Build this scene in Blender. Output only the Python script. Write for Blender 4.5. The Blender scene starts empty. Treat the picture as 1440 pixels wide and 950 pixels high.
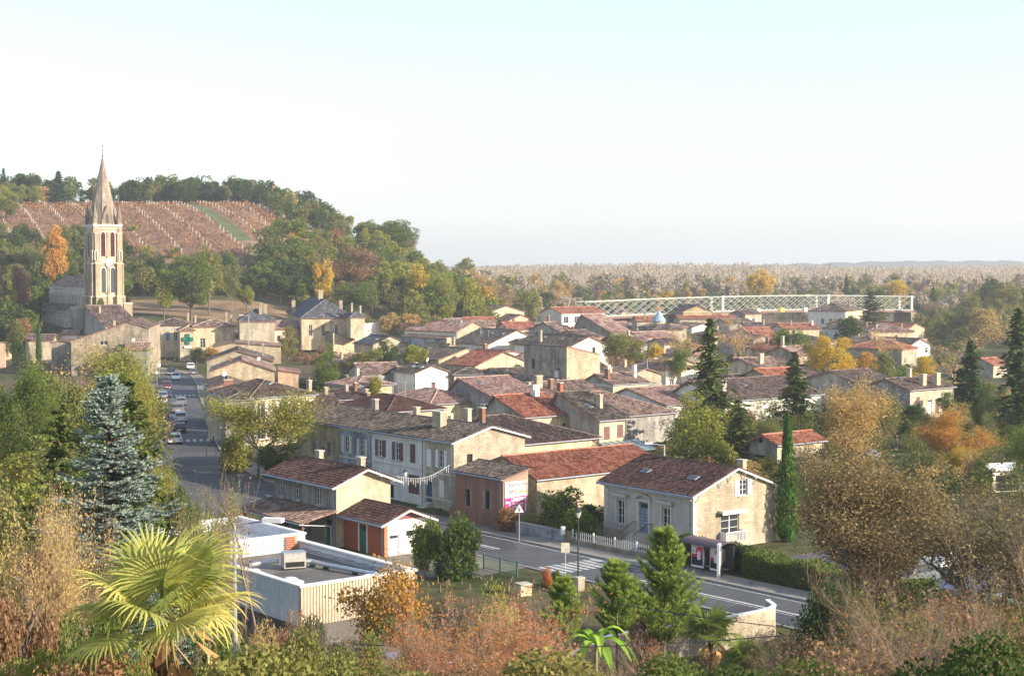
import bpy, math, random
import numpy as np
R = math.radians
C = bpy.context.scene.collection
scene = bpy.context.scene

# ------------------------------------------------------------------ camera
F = 2237.0            # focal length in pixels of the 1440 px wide photograph
CAM_H = 24.0
PITCH = math.atan(103.0 / F)
cam_d = bpy.data.cameras.new('camera')
cam = bpy.data.objects.new('camera', cam_d)
C.objects.link(cam)
cam.location = (0, 0, CAM_H)
cam.rotation_euler = (math.pi / 2 - PITCH, 0, 0)
cam_d.sensor_width = 36.0
cam_d.lens = F / 1440.0 * 36.0
cam_d.clip_start = 0.5
cam_d.clip_end = 20000
scene.camera = cam

# ------------------------------------------------------------------ light
VEIL = (3.0, 3.12, 3.27)
SUN_AZ, SUN_EL = 112.0, 19.0      # azimuth clockwise from the view axis (+y)
wd = bpy.data.worlds.new('World')
scene.world = wd
wd.use_nodes = True
wn = wd.node_tree.nodes
sky = wn.new('ShaderNodeTexSky')
sky.sky_type = 'NISHITA'
sky.sun_disc = False
sky.sun_elevation = R(SUN_EL)
sky.sun_rotation = R(SUN_AZ)
sky.altitude = 50
sky.air_density = 1.0
sky.dust_density = 1.0
sky.ozone_density = 1.6
bg = wn['Background']
bg.inputs['Strength'].default_value = 0.14
# a thin even veil of high cloud, faintly streaked, whiter towards the sun
wl = wd.node_tree.links
tc = wn.new('ShaderNodeTexCoord')
mp = wn.new('ShaderNodeMapping'); mp.inputs['Scale'].default_value = (1.6, 1.2, 9.0); mp.inputs['Rotation'].default_value = (0, .12, .3)
wl.new(tc.outputs['Generated'], mp.inputs[0])
nz = wn.new('ShaderNodeTexNoise'); nz.inputs['Scale'].default_value = 1.6; nz.inputs['Detail'].default_value = 7; nz.inputs['Roughness'].default_value = .55
wl.new(mp.outputs[0], nz.inputs[0])
dt = wn.new('ShaderNodeVectorMath'); dt.operation = 'DOT_PRODUCT'
wl.new(tc.outputs['Generated'], dt.inputs[0]); dt.inputs[1].default_value = (math.sin(R(SUN_AZ)), math.cos(R(SUN_AZ)), 0)
ma = wn.new('ShaderNodeMath'); ma.operation = 'MULTIPLY_ADD'; wl.new(dt.outputs['Value'], ma.inputs[0]); ma.inputs[1].default_value = .34; ma.inputs[2].default_value = .03
mb_ = wn.new('ShaderNodeMath'); mb_.operation = 'MULTIPLY_ADD'; wl.new(nz.outputs[0], mb_.inputs[0]); mb_.inputs[1].default_value = .5; wl.new(ma.outputs[0], mb_.inputs[2]); mb_.use_clamp = True
# the veil is seen edge-on near the horizon, so it thickens there
sx_ = wn.new('ShaderNodeSeparateXYZ'); wl.new(tc.outputs['Generated'], sx_.inputs[0])
hr_ = wn.new('ShaderNodeMapRange'); wl.new(sx_.outputs[2], hr_.inputs[0]); hr_.inputs[1].default_value = .26; hr_.inputs[2].default_value = .0; hr_.inputs[3].default_value = 0; hr_.inputs[4].default_value = .62
ad_ = wn.new('ShaderNodeMath'); ad_.operation = 'ADD'; ad_.use_clamp = True; wl.new(mb_.outputs[0], ad_.inputs[0]); wl.new(hr_.outputs[0], ad_.inputs[1]); mb_ = ad_
mv = wn.new('ShaderNodeMix'); mv.data_type = 'RGBA'
wl.new(mb_.outputs[0], mv.inputs[0]); wl.new(sky.outputs[0], mv.inputs[6]); mv.inputs[7].default_value = (VEIL[0], VEIL[1], VEIL[2], 1)
wl.new(mv.outputs[2], bg.inputs[0])
sun_d = bpy.data.lights.new('sun', 'SUN')
sun_d.energy = 4.4
sun_d.angle = R(0.53)
sun_d.color = (1.0, 0.88, 0.72)
sun = bpy.data.objects.new('sun', sun_d)
C.objects.link(sun)
from mathutils import Vector, Matrix
sdir = Vector((math.sin(R(SUN_AZ)) * math.cos(R(SUN_EL)), math.cos(R(SUN_AZ)) * math.cos(R(SUN_EL)), math.sin(R(SUN_EL))))
sun.rotation_euler = sdir.to_track_quat('Z', 'Y').to_euler()
sun.location = (200, -60, 120)
vs = scene.view_settings
vs.view_transform = 'Standard'
vs.look = 'None'
vs.exposure = 1.18
vs.gamma = 1.0
scene.cycles.volume_bounces = 0
scene.cycles.max_bounces = 6
scene.cycles.diffuse_bounces = 3
scene.cycles.transparent_max_bounces = 8

# ------------------------------------------------------------------ terrain
def sstep(v, a, b):
    v = min(1.0, max(0.0, (v - a) / (b - a)))
    return v * v * (3 - 2 * v)

SK = ((0.0, 0.0), (.015, .05), (.031, .20), (.054, .35), (.077, .58), (.098, .68), (.134, .84), (.165, 1.0))
def interp1(v, tb):
    if v <= tb[0][0]: return tb[0][1]
    for (a, p), (b, q) in zip(tb[:-1], tb[1:]):
        if v <= b: return p + (q - p) * (v - a) / (b - a)
    return tb[-1][1]

def terr(x, y):
    r = math.hypot(x * 0.75, y)
    z = 22.0 - .266 * max(0.0, y)
    z = z if z > 1.5 else (0.0 if z < -1.5 else (z + 1.5) ** 2 / 6)
    if y > 300:
        t = x / y
        S = interp1(-t, SK)
        z += 50 * S * sstep(y, 400, 700)
        g = math.exp(-(((x + 112) / 34) ** 2 + ((y - 440) / 36) ** 2))
        z += 6.3 * g
    if y > 640:
        # river bed beyond the town
        pass
    return z

def ray(px, py):
    r, u = (px - 720.0) / F, -(py - 475.0) / F
    return Vector((r, math.cos(PITCH) + u * math.sin(PITCH), -math.sin(PITCH) + u * math.cos(PITCH)))

def at(px, py, z):
    d = ray(px, py)
    t = (z - CAM_H) / d.z
    return Vector((d.x * t, d.y * t, z))

def at_d(px, py, dist):
    d = ray(px, py)
    t = dist / d.y
    return Vector((d.x * t, dist, CAM_H + d.z * t))

def ground(px, py):
    p = at(px, py, 0)
    d = ray(px, py)
    t = 30.0
    while t < 1500:
        q = d * t
        if CAM_H + q.z <= terr(q.x, q.y):
            return Vector((q.x, q.y, terr(q.x, q.y)))
        t += 1.0
    return p

# ------------------------------------------------------------------ object helpers
def tag(o, label=None, cat=None, group=None, kind=None):
    if label: o['label'] = label
    if cat: o['category'] = cat
    if group: o['group'] = group
    if kind: o['kind'] = kind
    return o

def empty(name, loc=(0, 0, 0), rz=0.0, label=None, cat=None, group=None):
    o = bpy.data.objects.new(name, None)
    C.objects.link(o)
    o.location = loc
    o.rotation_euler = (0, 0, rz)
    o.empty_display_size = 0.5
    return tag(o, label, cat, group)

def put(name, me, parent=None, loc=(0, 0, 0), rot=(0, 0, 0), mat=None, kind=None, scale=None):
    o = bpy.data.objects.new(name, me)
    C.objects.link(o)
    if parent: o.parent = parent
    o.location = loc
    o.rotation_euler = rot
    if scale is not None: o.scale = scale
    if mat is not None:
        if not me.materials: me.materials.append(None)
        o.material_slots[0].link = 'OBJECT'
        o.material_slots[0].material = mat
    if kind: o['kind'] = kind
    return o

def copy_tree(o, parent=None):
    c = o.copy()
    C.objects.link(c)
    c.parent = parent
    for ch in list(o.children):
        copy_tree(ch, c)
    return c

class MB:
    """collects polygons"""
    def __init__(s):
        s.v, s.f, s.m, s.uv = [], [], [], []
        s.mats = []
        s.smooth = False
    def mi(s, mat):
        if mat not in s.mats: s.mats.append(mat)
        return s.mats.index(mat)
    def face(s, pts, mat, uv=None):
        n = len(s.v)
        s.v += [tuple(p) for p in pts]
        s.f.append(tuple(range(n, n + len(pts))))
        s.m.append(s.mi(mat))
        s.uv.append(uv)
    def box(s, x0, y0, z0, x1, y1, z1, mat, rz=0.0, c=None):
        P = [(x0, y0, z0), (x1, y0, z0), (x1, y1, z0), (x0, y1, z0), (x0, y0, z1), (x1, y0, z1), (x1, y1, z1), (x0, y1, z1)]
        if rz:
            cx, cy = c if c else ((x0 + x1) / 2, (y0 + y1) / 2)
            k, q = math.cos(rz), math.sin(rz)
            P = [(cx + (a - cx) * k - (b - cy) * q, cy + (a - cx) * q + (b - cy) * k, z) for a, b, z in P]
        n = len(s.v)
        s.v += P
        for f in ((0, 3, 2, 1), (4, 5, 6, 7), (0, 1, 5, 4), (1, 2, 6, 5), (2, 3, 7, 6), (3, 0, 4, 7)):
            s.f.append(tuple(n + i for i in f))
            s.m.append(s.mi(mat))
            s.uv.append(None)
    def prism(s, poly, d, mat):
        """poly extruded by vector d"""
        n = len(s.v); k = len(poly)
        s.v += [tuple(p) for p in poly] + [tuple(Vector(p) + Vector(d)) for p in poly]
        fs = [tuple(range(n + k - 1, n - 1, -1)), tuple(range(n + k, n + 2 * k))]
        for i in range(k):
            j = (i + 1) % k
            fs.append((n + i, n + j, n + k + j, n + k + i))
        for f in fs:
            s.f.append(f); s.m.append(s.mi(mat)); s.uv.append(None)
    def tube(s, p0, p1, r0, r1, mat, k=6, cap=True):
        p0, p1 = Vector(p0), Vector(p1)
        a = (p1 - p0)
        if a.length < 1e-6: return
        a.normalize()
        b = a.cross(Vector((0, 0, 1)) if abs(a.z) < .9 else Vector((1, 0, 0))).normalized()
        c = a.cross(b)
        n = len(s.v)
        for p, r in ((p0, r0), (p1, r1)):
            for i in range(k):
                t = 2 * math.pi * i / k
                s.v.append(tuple(p + b * (math.cos(t) * r) + c * (math.sin(t) * r)))
        for i in range(k):
            j = (i + 1) % k
            s.f.append((n + i, n + j, n + k + j, n + k + i)); s.m.append(s.mi(mat)); s.uv.append(None)
        if cap:
            s.f.append(tuple(range(n + k - 1, n - 1, -1))); s.m.append(s.mi(mat)); s.uv.append(None)
            s.f.append(tuple(range(n + k, n + 2 * k))); s.m.append(s.mi(mat)); s.uv.append(None)
    def poly(s, pts, r, mat, k=5):
        for a, b in zip(pts[:-1], pts[1:]): s.tube(a, b, r, r, mat, k)
    def lathe(s, prof, mat, k=12, c=(0, 0, 0)):
        n = len(s.v)
        for r, z in prof:
            for i in range(k):
                t = 2 * math.pi * i / k
                s.v.append((c[0] + r * math.cos(t), c[1] + r * math.sin(t), c[2] + z))
        for j in range(len(prof) - 1):
            for i in range(k):
                q = (i + 1) % k
                s.f.append((n + j * k + i, n + j * k + q, n + (j + 1) * k + q, n + (j + 1) * k + i)); s.m.append(s.mi(mat)); s.uv.append(None)
        s.f.append(tuple(n + (len(prof) - 1) * k + i for i in range(k))); s.m.append(s.mi(mat)); s.uv.append(None)
    def mesh(s, name):
        me = bpy.data.meshes.new(name)
        me.from_pydata(s.v, [], s.f)
        for m in s.mats: me.materials.append(m)
        me.polygons.foreach_set('material_index', s.m)
        if any(u is not None for u in s.uv):
            ul = me.uv_layers.new(name='UVMap')
            arr = []
            for f, u in zip(s.f, s.uv):
                arr += [c for q in (u if u is not None else [(0, 0)] * len(f)) for c in q]
            ul.data.foreach_set('uv', arr)
        if s.smooth: me.polygons.foreach_set('use_smooth', [True] * len(s.f))
        me.update()
        return me
    def put(s, name, parent=None, **k):
        return put(name, s.mesh(name), parent, **k)

def np_mesh(name, V, n_per, tint=None, mats=(), faces=None, smooth=False):
    """V (N,3); consecutive polygons of n_per corners unless faces (M,n_per) is given"""
    me = bpy.data.meshes.new(name)
    V = np.asarray(V, dtype=np.float32)
    if faces is None:
        faces = np.arange(len(V), dtype=np.int32).reshape(-1, n_per)
    faces = np.asarray(faces, dtype=np.int32)
    M = len(faces)
    me.vertices.add(len(V)); me.vertices.foreach_set('co', V.ravel())
    me.loops.add(M * n_per); me.loops.foreach_set('vertex_index', faces.ravel())
    me.polygons.add(M)
    me.polygons.foreach_set('loop_start', np.arange(0, M * n_per, n_per, dtype=np.int32))
    if smooth: me.polygons.foreach_set('use_smooth', np.ones(M, dtype=bool))
    if tint is not None:
        a = me.attributes.new('tint', 'FLOAT', 'POINT')
        a.data.foreach_set('value', np.asarray(tint, dtype=np.float32))
    for m in mats: me.materials.append(m)
    me.update(calc_edges=True)
    me.validate()
    return me

# ------------------------------------------------------------------ materials
def nmat(name):
    m = bpy.data.materials.new(name)
    m.use_nodes = True
    nt = m.node_tree
    b = nt.nodes['Principled BSDF']
    return m, nt, b

def rgb(c): return (c[0], c[1], c[2], 1)

def mixc(nt, fac, a, b, mode='MIX'):
    n = nt.nodes.new('ShaderNodeMix'); n.data_type = 'RGBA'; n.blend_type = mode
    for sock, v in ((n.inputs[0], fac), (n.inputs[6], a), (n.inputs[7], b)):
        if isinstance(v, bpy.types.NodeSocket): nt.links.new(v, sock)
        elif isinstance(v, (int, float)): sock.default_value = v
        else: sock.default_value = rgb(v)
    return n.outputs[2]

def noise(nt, scale, detail=4, vec=None, rough=.6, out=0):
    n = nt.nodes.new('ShaderNodeTexNoise')
    n.inputs['Scale'].default_value = scale; n.inputs['Detail'].default_value = detail
    n.inputs['Roughness'].default_value = rough
    if vec is not None: nt.links.new(vec, n.inputs['Vector'])
    return n.outputs[out]

def ramp(nt, fac, a, b):
    n = nt.nodes.new('ShaderNodeMapRange')
    n.inputs[1].default_value = a; n.inputs[2].default_value = b
    nt.links.new(fac, n.inputs[0])
    return n.outputs[0]

def coords(nt, which='Object', scale=None):
    n = nt.nodes.new('ShaderNodeTexCoord')
    o = n.outputs[which]
    if scale:
        m = nt.nodes.new('ShaderNodeMapping'); m.inputs['Scale'].default_value = scale
        nt.links.new(o, m.inputs[0]); o = m.outputs[0]
    return o

def bump(nt, b, h, strength=.4, dist=.02):
    n = nt.nodes.new('ShaderNodeBump'); n.inputs['Strength'].default_value = strength; n.inputs['Distance'].default_value = dist
    nt.links.new(h, n.inputs['Height']); nt.links.new(n.outputs[0], b.inputs['Normal'])

_mc = {}
def plain(name, col, rough=.7, metal=0.0, var=.15, sc=3.0, spec=.3):
    if name in _mc: return _mc[name]
    m, nt, b = nmat(name)
    c = coords(nt)
    n = noise(nt, sc, 5, c)
    k = mixc(nt, ramp(nt, n, .35, .7), tuple(v * (1 - var) for v in col), tuple(min(1, v * (1 + var)) for v in col))
    nt.links.new(k, b.inputs['Base Color'])
    b.inputs['Roughness'].default_value = rough; b.inputs['Metallic'].default_value = metal
    b.inputs['Specular IOR Level'].default_value = spec
    _mc[name] = m
    return m

def wallmat(name, col, stain=(.2, .17, .13), amt=.45, stone=False, bw=.52, bh=.26, mortar=.6):
    if name in _mc: return _mc[name]
    m, nt, b = nmat(name)
    oc = coords(nt)
    wc = nt.nodes.new('ShaderNodeNewGeometry').outputs['Position']
    base = mixc(nt, ramp(nt, noise(nt, 1.3, 6, oc), .3, .7), tuple(v * .86 for v in col), tuple(min(1, v * 1.1) for v in col))
    if stone:
        uv = coords(nt, 'UV')
        br = nt.nodes.new('ShaderNodeTexBrick')
        nt.links.new(uv, br.inputs['Vector'])
        br.inputs['Scale'].default_value = 1.0
        br.inputs['Brick Width'].default_value = bw; br.inputs['Row Height'].default_value = bh
        br.inputs['Mortar Size'].default_value = .018; br.inputs['Mortar Smooth'].default_value = .4
        br.inputs['Color1'].default_value = rgb([v * .68 for v in col]); br.inputs['Color2'].default_value = rgb([min(1, v * 1.18) for v in col])
        br.inputs['Mortar'].default_value = rgb([v * mortar for v in col]); br.inputs['Bias'].default_value = .1
        base = mixc(nt, .78, base, br.outputs[0])
        bump(nt, b, br.outputs['Fac'], .5, -.02)
    oi = nt.nodes.new('ShaderNodeObjectInfo')   # every house has its own tone
    base = mixc(nt, 1.0, base, mixc(nt, oi.outputs['Random'], (.78, .80, .84), (1.12, 1.04, .94)), 'MULTIPLY')
    # streaks run down the wall
    st = noise(nt, 1.0, 7, coords(nt, 'Object', (1.1, 1.1, .25)), .65)
    k = mixc(nt, ramp(nt, st, .44, .64), base, mixc(nt, min(1, amt * 1.25), base, stain))
    bl = noise(nt, .28, 6, wc, .7)
    k = mixc(nt, ramp(nt, bl, .47, .60), k, mixc(nt, amt, k, stain))
    nt.links.new(k, b.inputs['Base Color'])
    b.inputs['Roughness'].default_value = .92; b.inputs['Specular IOR Level'].default_value = .15
    if not stone: bump(nt, b, noise(nt, 25, 4, oc), .15, .01)
    _mc[name] = m
    return m

def tilemat(name, cols, moss=None, mossamt=.3):
    """cols: dark, mid, light; per-tile tint attribute chooses"""
    if name in _mc: return _mc[name]
    m, nt, b = nmat(name)
    at_ = nt.nodes.new('ShaderNodeAttribute'); at_.attribute_name = 'tint'
    wc = nt.nodes.new('ShaderNodeNewGeometry').outputs['Position']
    cr = nt.nodes.new('ShaderNodeValToRGB')
    e = cr.color_ramp.elements
    e[0].position = .05; e[0].color = rgb(cols[0]); e[1].position = .95; e[1].color = rgb(cols[2])
    q = e.new(.5); q.color = rgb(cols[1])
    mx = nt.nodes.new('ShaderNodeMath'); mx.operation = 'MULTIPLY_ADD'
    nt.links.new(at_.outputs['Fac'], mx.inputs[0]); mx.inputs[1].default_value = .95
    n1 = noise(nt, .45, 5, wc, .7)
    sc = nt.nodes.new('ShaderNodeMath'); sc.operation = 'MULTIPLY_ADD'; nt.links.new(n1, sc.inputs[0]); sc.inputs[1].default_value = 1.7; sc.inputs[2].default_value = -.82
    nt.links.new(sc.outputs[0], mx.inputs[2])
    nt.links.new(mx.outputs[0], cr.inputs[0])
    k = cr.outputs[0]
    if moss:
        mn = noise(nt, 1.6, 6, wc, .75)
        k = mixc(nt, ramp(nt, mn, .62 - mossamt * .5, .72), k, moss)
    lich = noise(nt, 3.2, 6, wc, .8)     # pale lichen flecks
    k = mixc(nt, ramp(nt, lich, .56, .66), k, mixc(nt, {'slate': 0.0, 'maroon_tiles': .12, 'brown_tiles': .3}.get(name, .42), k, (.50, .44, .37)))
    nt.links.new(k, b.inputs['Base Color'])
    b.inputs['Roughness'].default_value = .9; b.inputs['Specular IOR Level'].default_value = .2
    _mc[name] = m
    return m

def leafmat(name, a, bcol, c=None, trans=.35, hue=.5, dead=0):
    """leaves: colour varies per leaf, per clump and per plant"""
    if name in _mc: return _mc[name]
    m, nt, b = nmat(name)
    at_ = nt.nodes.new('ShaderNodeAttribute'); at_.attribute_name = 'tint'
    oi = nt.nodes.new('ShaderNodeObjectInfo')
    k = mixc(nt, at_.outputs['Fac'], a, bcol)
    wc = nt.nodes.new('ShaderNodeNewGeometry').outputs['Position']
    n1 = ramp(nt, noise(nt, .35, 3, wc), .38, .66)
    if c: k = mixc(nt, n1, k, mixc(nt, .65, k, c))
    k = mixc(nt, ramp(nt, oi.outputs['Random'], 0, 1), mixc(nt, 1.0, k, (1 - .28 * hue, 1 - .2 * hue, 1 - .3 * hue), 'MULTIPLY'), mixc(nt, 1.0, k, (1 + .3 * hue, 1 + .12 * hue, 1.0), 'MULTIPLY'))
    nt.nodes.remove(b)
    d = nt.nodes.new('ShaderNodeBsdfDiffuse'); t = nt.nodes.new('ShaderNodeBsdfTranslucent')
    nt.links.new(k, d.inputs[0]); nt.links.new(k, t.inputs[0])
    ms = nt.nodes.new('ShaderNodeMixShader'); ms.inputs[0].default_value = trans
    nt.links.new(d.outputs[0], ms.inputs[1]); nt.links.new(t.outputs[0], ms.inputs[2])
    nt.links.new(ms.outputs[0], nt.nodes['Material Output'].inputs[0])
    _mc[name] = m
    return m

W_CREAM = wallmat('cream_render', (.64, .54, .38))
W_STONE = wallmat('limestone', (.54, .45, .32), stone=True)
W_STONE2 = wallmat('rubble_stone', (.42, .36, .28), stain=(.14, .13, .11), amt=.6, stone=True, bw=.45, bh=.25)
W_WHITE = wallmat('white_render', (.78, .76, .70), stain=(.45, .42, .36), amt=.3)
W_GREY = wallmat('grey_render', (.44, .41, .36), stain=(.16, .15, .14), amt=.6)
W_BLUE = wallmat('blue_grey_render', (.40, .44, .47), stain=(.14, .15, .16), amt=.7)
W_PINK = wallmat('pink_render', (.60, .42, .32))
W_OCHRE = wallmat('ochre_render', (.62, .46, .22))
W_SMOOTH = wallmat('smooth_ashlar', (.60, .56, .50), stain=(.34, .31, .27), amt=.3)
W_PALE = wallmat('pale_limestone', (.62, .56, .45), stain=(.26, .23, .19), amt=.4, stone=True, bw=.9, bh=.38)
W_RED = wallmat('red_render', (.42, .12, .06), stain=(.26, .12, .08), amt=.6)
WALLS = dict(smooth=W_SMOOTH, cream=W_CREAM, stone=W_STONE, rubble=W_STONE2, white=W_WHITE, grey=W_GREY, blue=W_BLUE, pink=W_PINK, ochre=W_OCHRE, pale=W_PALE, red=W_RED)
T = dict(
    brown=tilemat('brown_tiles', ((.05, .038, .035), (.115, .078, .066), (.23, .165, .135)), (.17, .15, .12), .12),
    dark=tilemat('dark_mossy_tiles', ((.03, .025, .025), (.085, .065, .055), (.22, .17, .14)), (.14, .13, .10), .35),
    red=tilemat('red_tiles', ((.19, .06, .04), (.36, .12, .07), (.46, .21, .13)), (.2, .15, .12), .08),
    pink=tilemat('pink_tiles', ((.17, .10, .085), (.36, .20, .16), (.48, .33, .27)), (.22, .18, .15), .2),
    mixed=tilemat('mixed_tiles', ((.09, .06, .052), (.22, .14, .11), (.40, .28, .225)), (.17, .14, .12), .25),
    slate=tilemat('slate', ((.05, .055, .065), (.09, .095, .11), (.16, .165, .18))),
    maroon=tilemat('maroon_tiles', ((.045, .026, .024), (.085, .045, .039), (.14, .08, .066)), (.3, .2, .15), .02),
)
M_WHITE = plain('white_paint', (.78, .77, .74), .5, var=.06)
M_CREAMT = plain('cream_trim', (.62, .56, .45), .8)
M_STONET = plain('stone_trim', (.50, .45, .37), .9)
M_GREYM = plain('zinc', (.34, .37, .42), .45, .4)
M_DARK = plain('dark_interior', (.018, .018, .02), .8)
M_GLASS, _nt, _b = nmat('window_glass')
_b.inputs['Base Color'].default_value = (.03, .035, .045, 1); _b.inputs['Roughness'].default_value = .06; _b.inputs['Specular IOR Level'].default_value = .6
M_BROWNW = plain('brown_shutter', (.17, .085, .075), .6)
M_GREEN = plain('green_paint', (.05, .17, .12), .6)
M_BLUED = plain('blue_paint', (.06, .11, .22), .5)
M_GBLUE = plain('grey_blue_paint', (.16, .22, .30), .5)
M_METAL = plain('dark_metal', (.05, .055, .06), .5, .3)
M_WOOD, _nt, _b = nmat('weathered_wood')
_k = mixc(_nt, noise(_nt, 9, 5, coords(_nt, 'Object', (1, 1, .15))), (.13, .075, .055), (.26, .16, .12))
_oi = _nt.nodes.new('ShaderNodeObjectInfo')
_nt.links.new(mixc(_nt, _oi.outputs['Random'], _k, mixc(_nt, 1.0, _k, (1.7, 1.45, 1.4), 'MULTIPLY')), _b.inputs['Base Color']); _b.inputs['Roughness'].default_value = .9
M_BARK = plain('bark', (.15, .115, .085), .95, var=.4, sc=6)
M_TWIG = plain('twig_bark', (.28, .20, .15), .95, var=.35, sc=2)
M_TWIGP = plain('pale_twig_bark', (.42, .31, .22), .95, var=.3, sc=2)
M_BRICK = wallmat('brick', (.38, .15, .09), stone=True, bw=.22, bh=.07)
M_TERRA = plain('terracotta', (.45, .17, .09), .8)
M_ALU = plain('galvanised', (.5, .52, .54), .4, .5)
# ------------------------------------------------------------------ vegetation
def rnd(seed): return np.random.default_rng(seed)

def leaf_quads(P, size, rg, flat=0.0, elong=1.0, N=None):
    """random oriented quads centred on P"""
    n = len(P)
    a = rg.normal(size=(n, 3)); a[:, 2] *= (1 - flat)
    a /= np.linalg.norm(a, axis=1)[:, None]
    b = rg.normal(size=(n, 3))
    if flat: b[:, 2] *= (1 - flat)
    b -= a * np.sum(a * b, axis=1)[:, None]
    b /= np.linalg.norm(b, axis=1)[:, None] + 1e-9
    s = (size * rg.uniform(.6, 1.3, n))[:, None]
    a = a * s * elong; b = b * s
    V = np.stack([P - a, P - b * .6, P + a, P + b * .6], 1)
    return V.reshape(-1, 3)

def tintrep(n, k, rg, lo=0, hi=1): return np.repeat(rg.uniform(lo, hi, n), k)

def segs_mesh(name, segs, mat, k=4):
    """segs rows: p0(3) p1(3) r0 r1"""
    S = np.asarray(segs, dtype=float)
    p0, p1, r0, r1 = S[:, :3], S[:, 3:6], S[:, 6], S[:, 7]
    a = p1 - p0; a /= np.linalg.norm(a, axis=1)[:, None] + 1e-9
    ref = np.where(np.abs(a[:, 2:3]) < .9, np.array([[0, 0, 1.]]), np.array([[1., 0, 0]]))
    b = np.cross(a, ref); b /= np.linalg.norm(b, axis=1)[:, None]
    c = np.cross(a, b)
    n = len(S)
    V = np.zeros((n, 2 * k, 3))
    for i in range(k):
        t = 2 * math.pi * i / k
        o = b * math.cos(t) + c * math.sin(t)
        V[:, i] = p0 + o * r0[:, None]; V[:, k + i] = p1 + o * r1[:, None]
    base = (np.arange(n) * 2 * k)[:, None, None]
    fa = np.array([[i, (i + 1) % k, k + (i + 1) % k, k + i] for i in range(k)])[None]
    return np_mesh(name, V.reshape(-1, 3), 4, None, (mat,), (base + fa).reshape(-1, 4), smooth=True)

def grow(rs, p, d, L, r, depth, out, tips, spread=.6, up=.15, kids=(2, 4), nseg=3, shrink=.68):
    p = Vector(p); d = Vector(d).normalized()
    pts = [p.copy()]
    for i in range(nseg):
        d = (d + Vector((rs.gauss(0, .13), rs.gauss(0, .13), rs.gauss(0, .08) + up * .25))).normalized()
        q = p + d * (L / nseg)
        ra = r * (1 - .5 * i / nseg); rb = r * (1 - .5 * (i + 1) / nseg)
        out.append((*p, *q, ra, rb))
        p = q; pts.append(p.copy())
        if depth <= 1: tips.append(tuple(p))
    if depth <= 0: return
    for k in range(rs.randint(*kids)):
        q = pts[rs.randint(1, nseg)] if k else pts[-1]
        az = rs.uniform(0, 2 * math.pi)
        s = Vector((math.cos(az), math.sin(az), rs.uniform(-.2, .6)))
        nd = (d + s * spread * rs.uniform(.6, 1.4)).normalized()
        grow(rs, q, nd, L * shrink * rs.uniform(.75, 1.2), r * .52, depth - 1, out, tips, spread, up, kids, nseg, shrink)

def crown_points(rg, n, h, w, z0, lobes, lr, shape='round'):
    """points on the shells of lobes that fill the crown: base z0, height h, half-width w"""
    cs = []
    while len(cs) < lobes:
        p = rg.uniform(-1, 1, 3)
        if shape == 'cone':
            lim = (1 - (p[2] + 1) / 2) * 1.0
            if math.hypot(p[0], p[1]) > lim + .12: continue
        elif np.linalg.norm(p) > 1: continue
        elif np.linalg.norm(p) < .35 and rg.random() < .7: continue
        cs.append(p)
    cs = np.array(cs)
    cs = cs * np.array([w * (1 - lr * .8), w * (1 - lr * .8), h / 2 * (1 - lr * .6)]) + np.array([0, 0, z0 + h / 2])
    rad = rg.uniform(.65, 1.25, lobes) * lr * w
    i = rg.integers(0, lobes, n)
    v = rg.normal(size=(n, 3)); v /= np.linalg.norm(v, axis=1)[:, None]
    rr = rad[i] * rg.uniform(.45, 1.12, n) ** .6
    P = cs[i] + v * rr[:, None] * np.array([1, 1, .8])
    return P, cs, rad[i]

def make_round(seed, n=3800, H=12., w=4.2, trunk=2.2, lobes=26, lr=.36, leaf=.26, shape='round'):
    rg = rnd(seed); rs = random.Random(seed)
    P, cs, _ = crown_points(rg, n, H - trunk, w, trunk, lobes, lr, shape)
    V = leaf_quads(P, leaf, rg)
    cr = np_mesh('crown', V, 4, tintrep(n, 4, rg), (None,))
    segs = [(0, 0, -.5, 0, 0, trunk, .26, .2), (0, 0, trunk, rs.uniform(-.4, .4), rs.uniform(-.4, .4), H * .7, .2, .06)]
    for c in cs[:14]:
        z = rs.uniform(trunk * .8, H * .45)
        segs.append((0, 0, z, c[0] * .5, c[1] * .5, (z + c[2]) / 2 + .2, .12, .08)); segs.append((c[0] * .5, c[1] * .5, (z + c[2]) / 2 + .2, *c, .08, .03))
    return segs_mesh('trunk', segs, M_BARK, 5), cr, H, w

def make_twiggy(seed, H=12., depth=4, leaves=2500, leaf=.13, spread=.75, up=.5, trunk=3., kids=(3, 5), r=.2, mat=None, stems=1, jit=.35, shrink=.66):
    rg = rnd(seed); rs = random.Random(seed)
    out, tips = [], []
    for s in range(stems):
        az = rs.uniform(0, 6.28); k = .12 if stems == 1 else .5
        base = (0, 0, -.4) if stems == 1 else (math.cos(az) * rs.uniform(0, .6), math.sin(az) * rs.uniform(0, .6), -.3)
        grow(rs, base, (math.cos(az) * k, math.sin(az) * k, 1), trunk, r / stems ** .4, depth, out, tips, spread, up, kids, 3, shrink)
    zs = max(t[2] for t in tips)
    sc = H / zs
    out = [tuple(v * sc if i < 6 else v for i, v in enumerate(s)) for s in out]
    tp = np.array(tips) * sc
    tm = segs_mesh('trunk', out, mat or M_TWIG, 3)
    P = tp[rg.integers(0, len(tp), leaves)] + rg.normal(size=(leaves, 3)) * jit
    cr = np_mesh('crown', leaf_quads(P, leaf, rg), 4, tintrep(leaves, 4, rg), (None,))
    w = np.percentile(np.abs(tp[:, :2]), 96)
    return tm, cr, H, w

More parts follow.
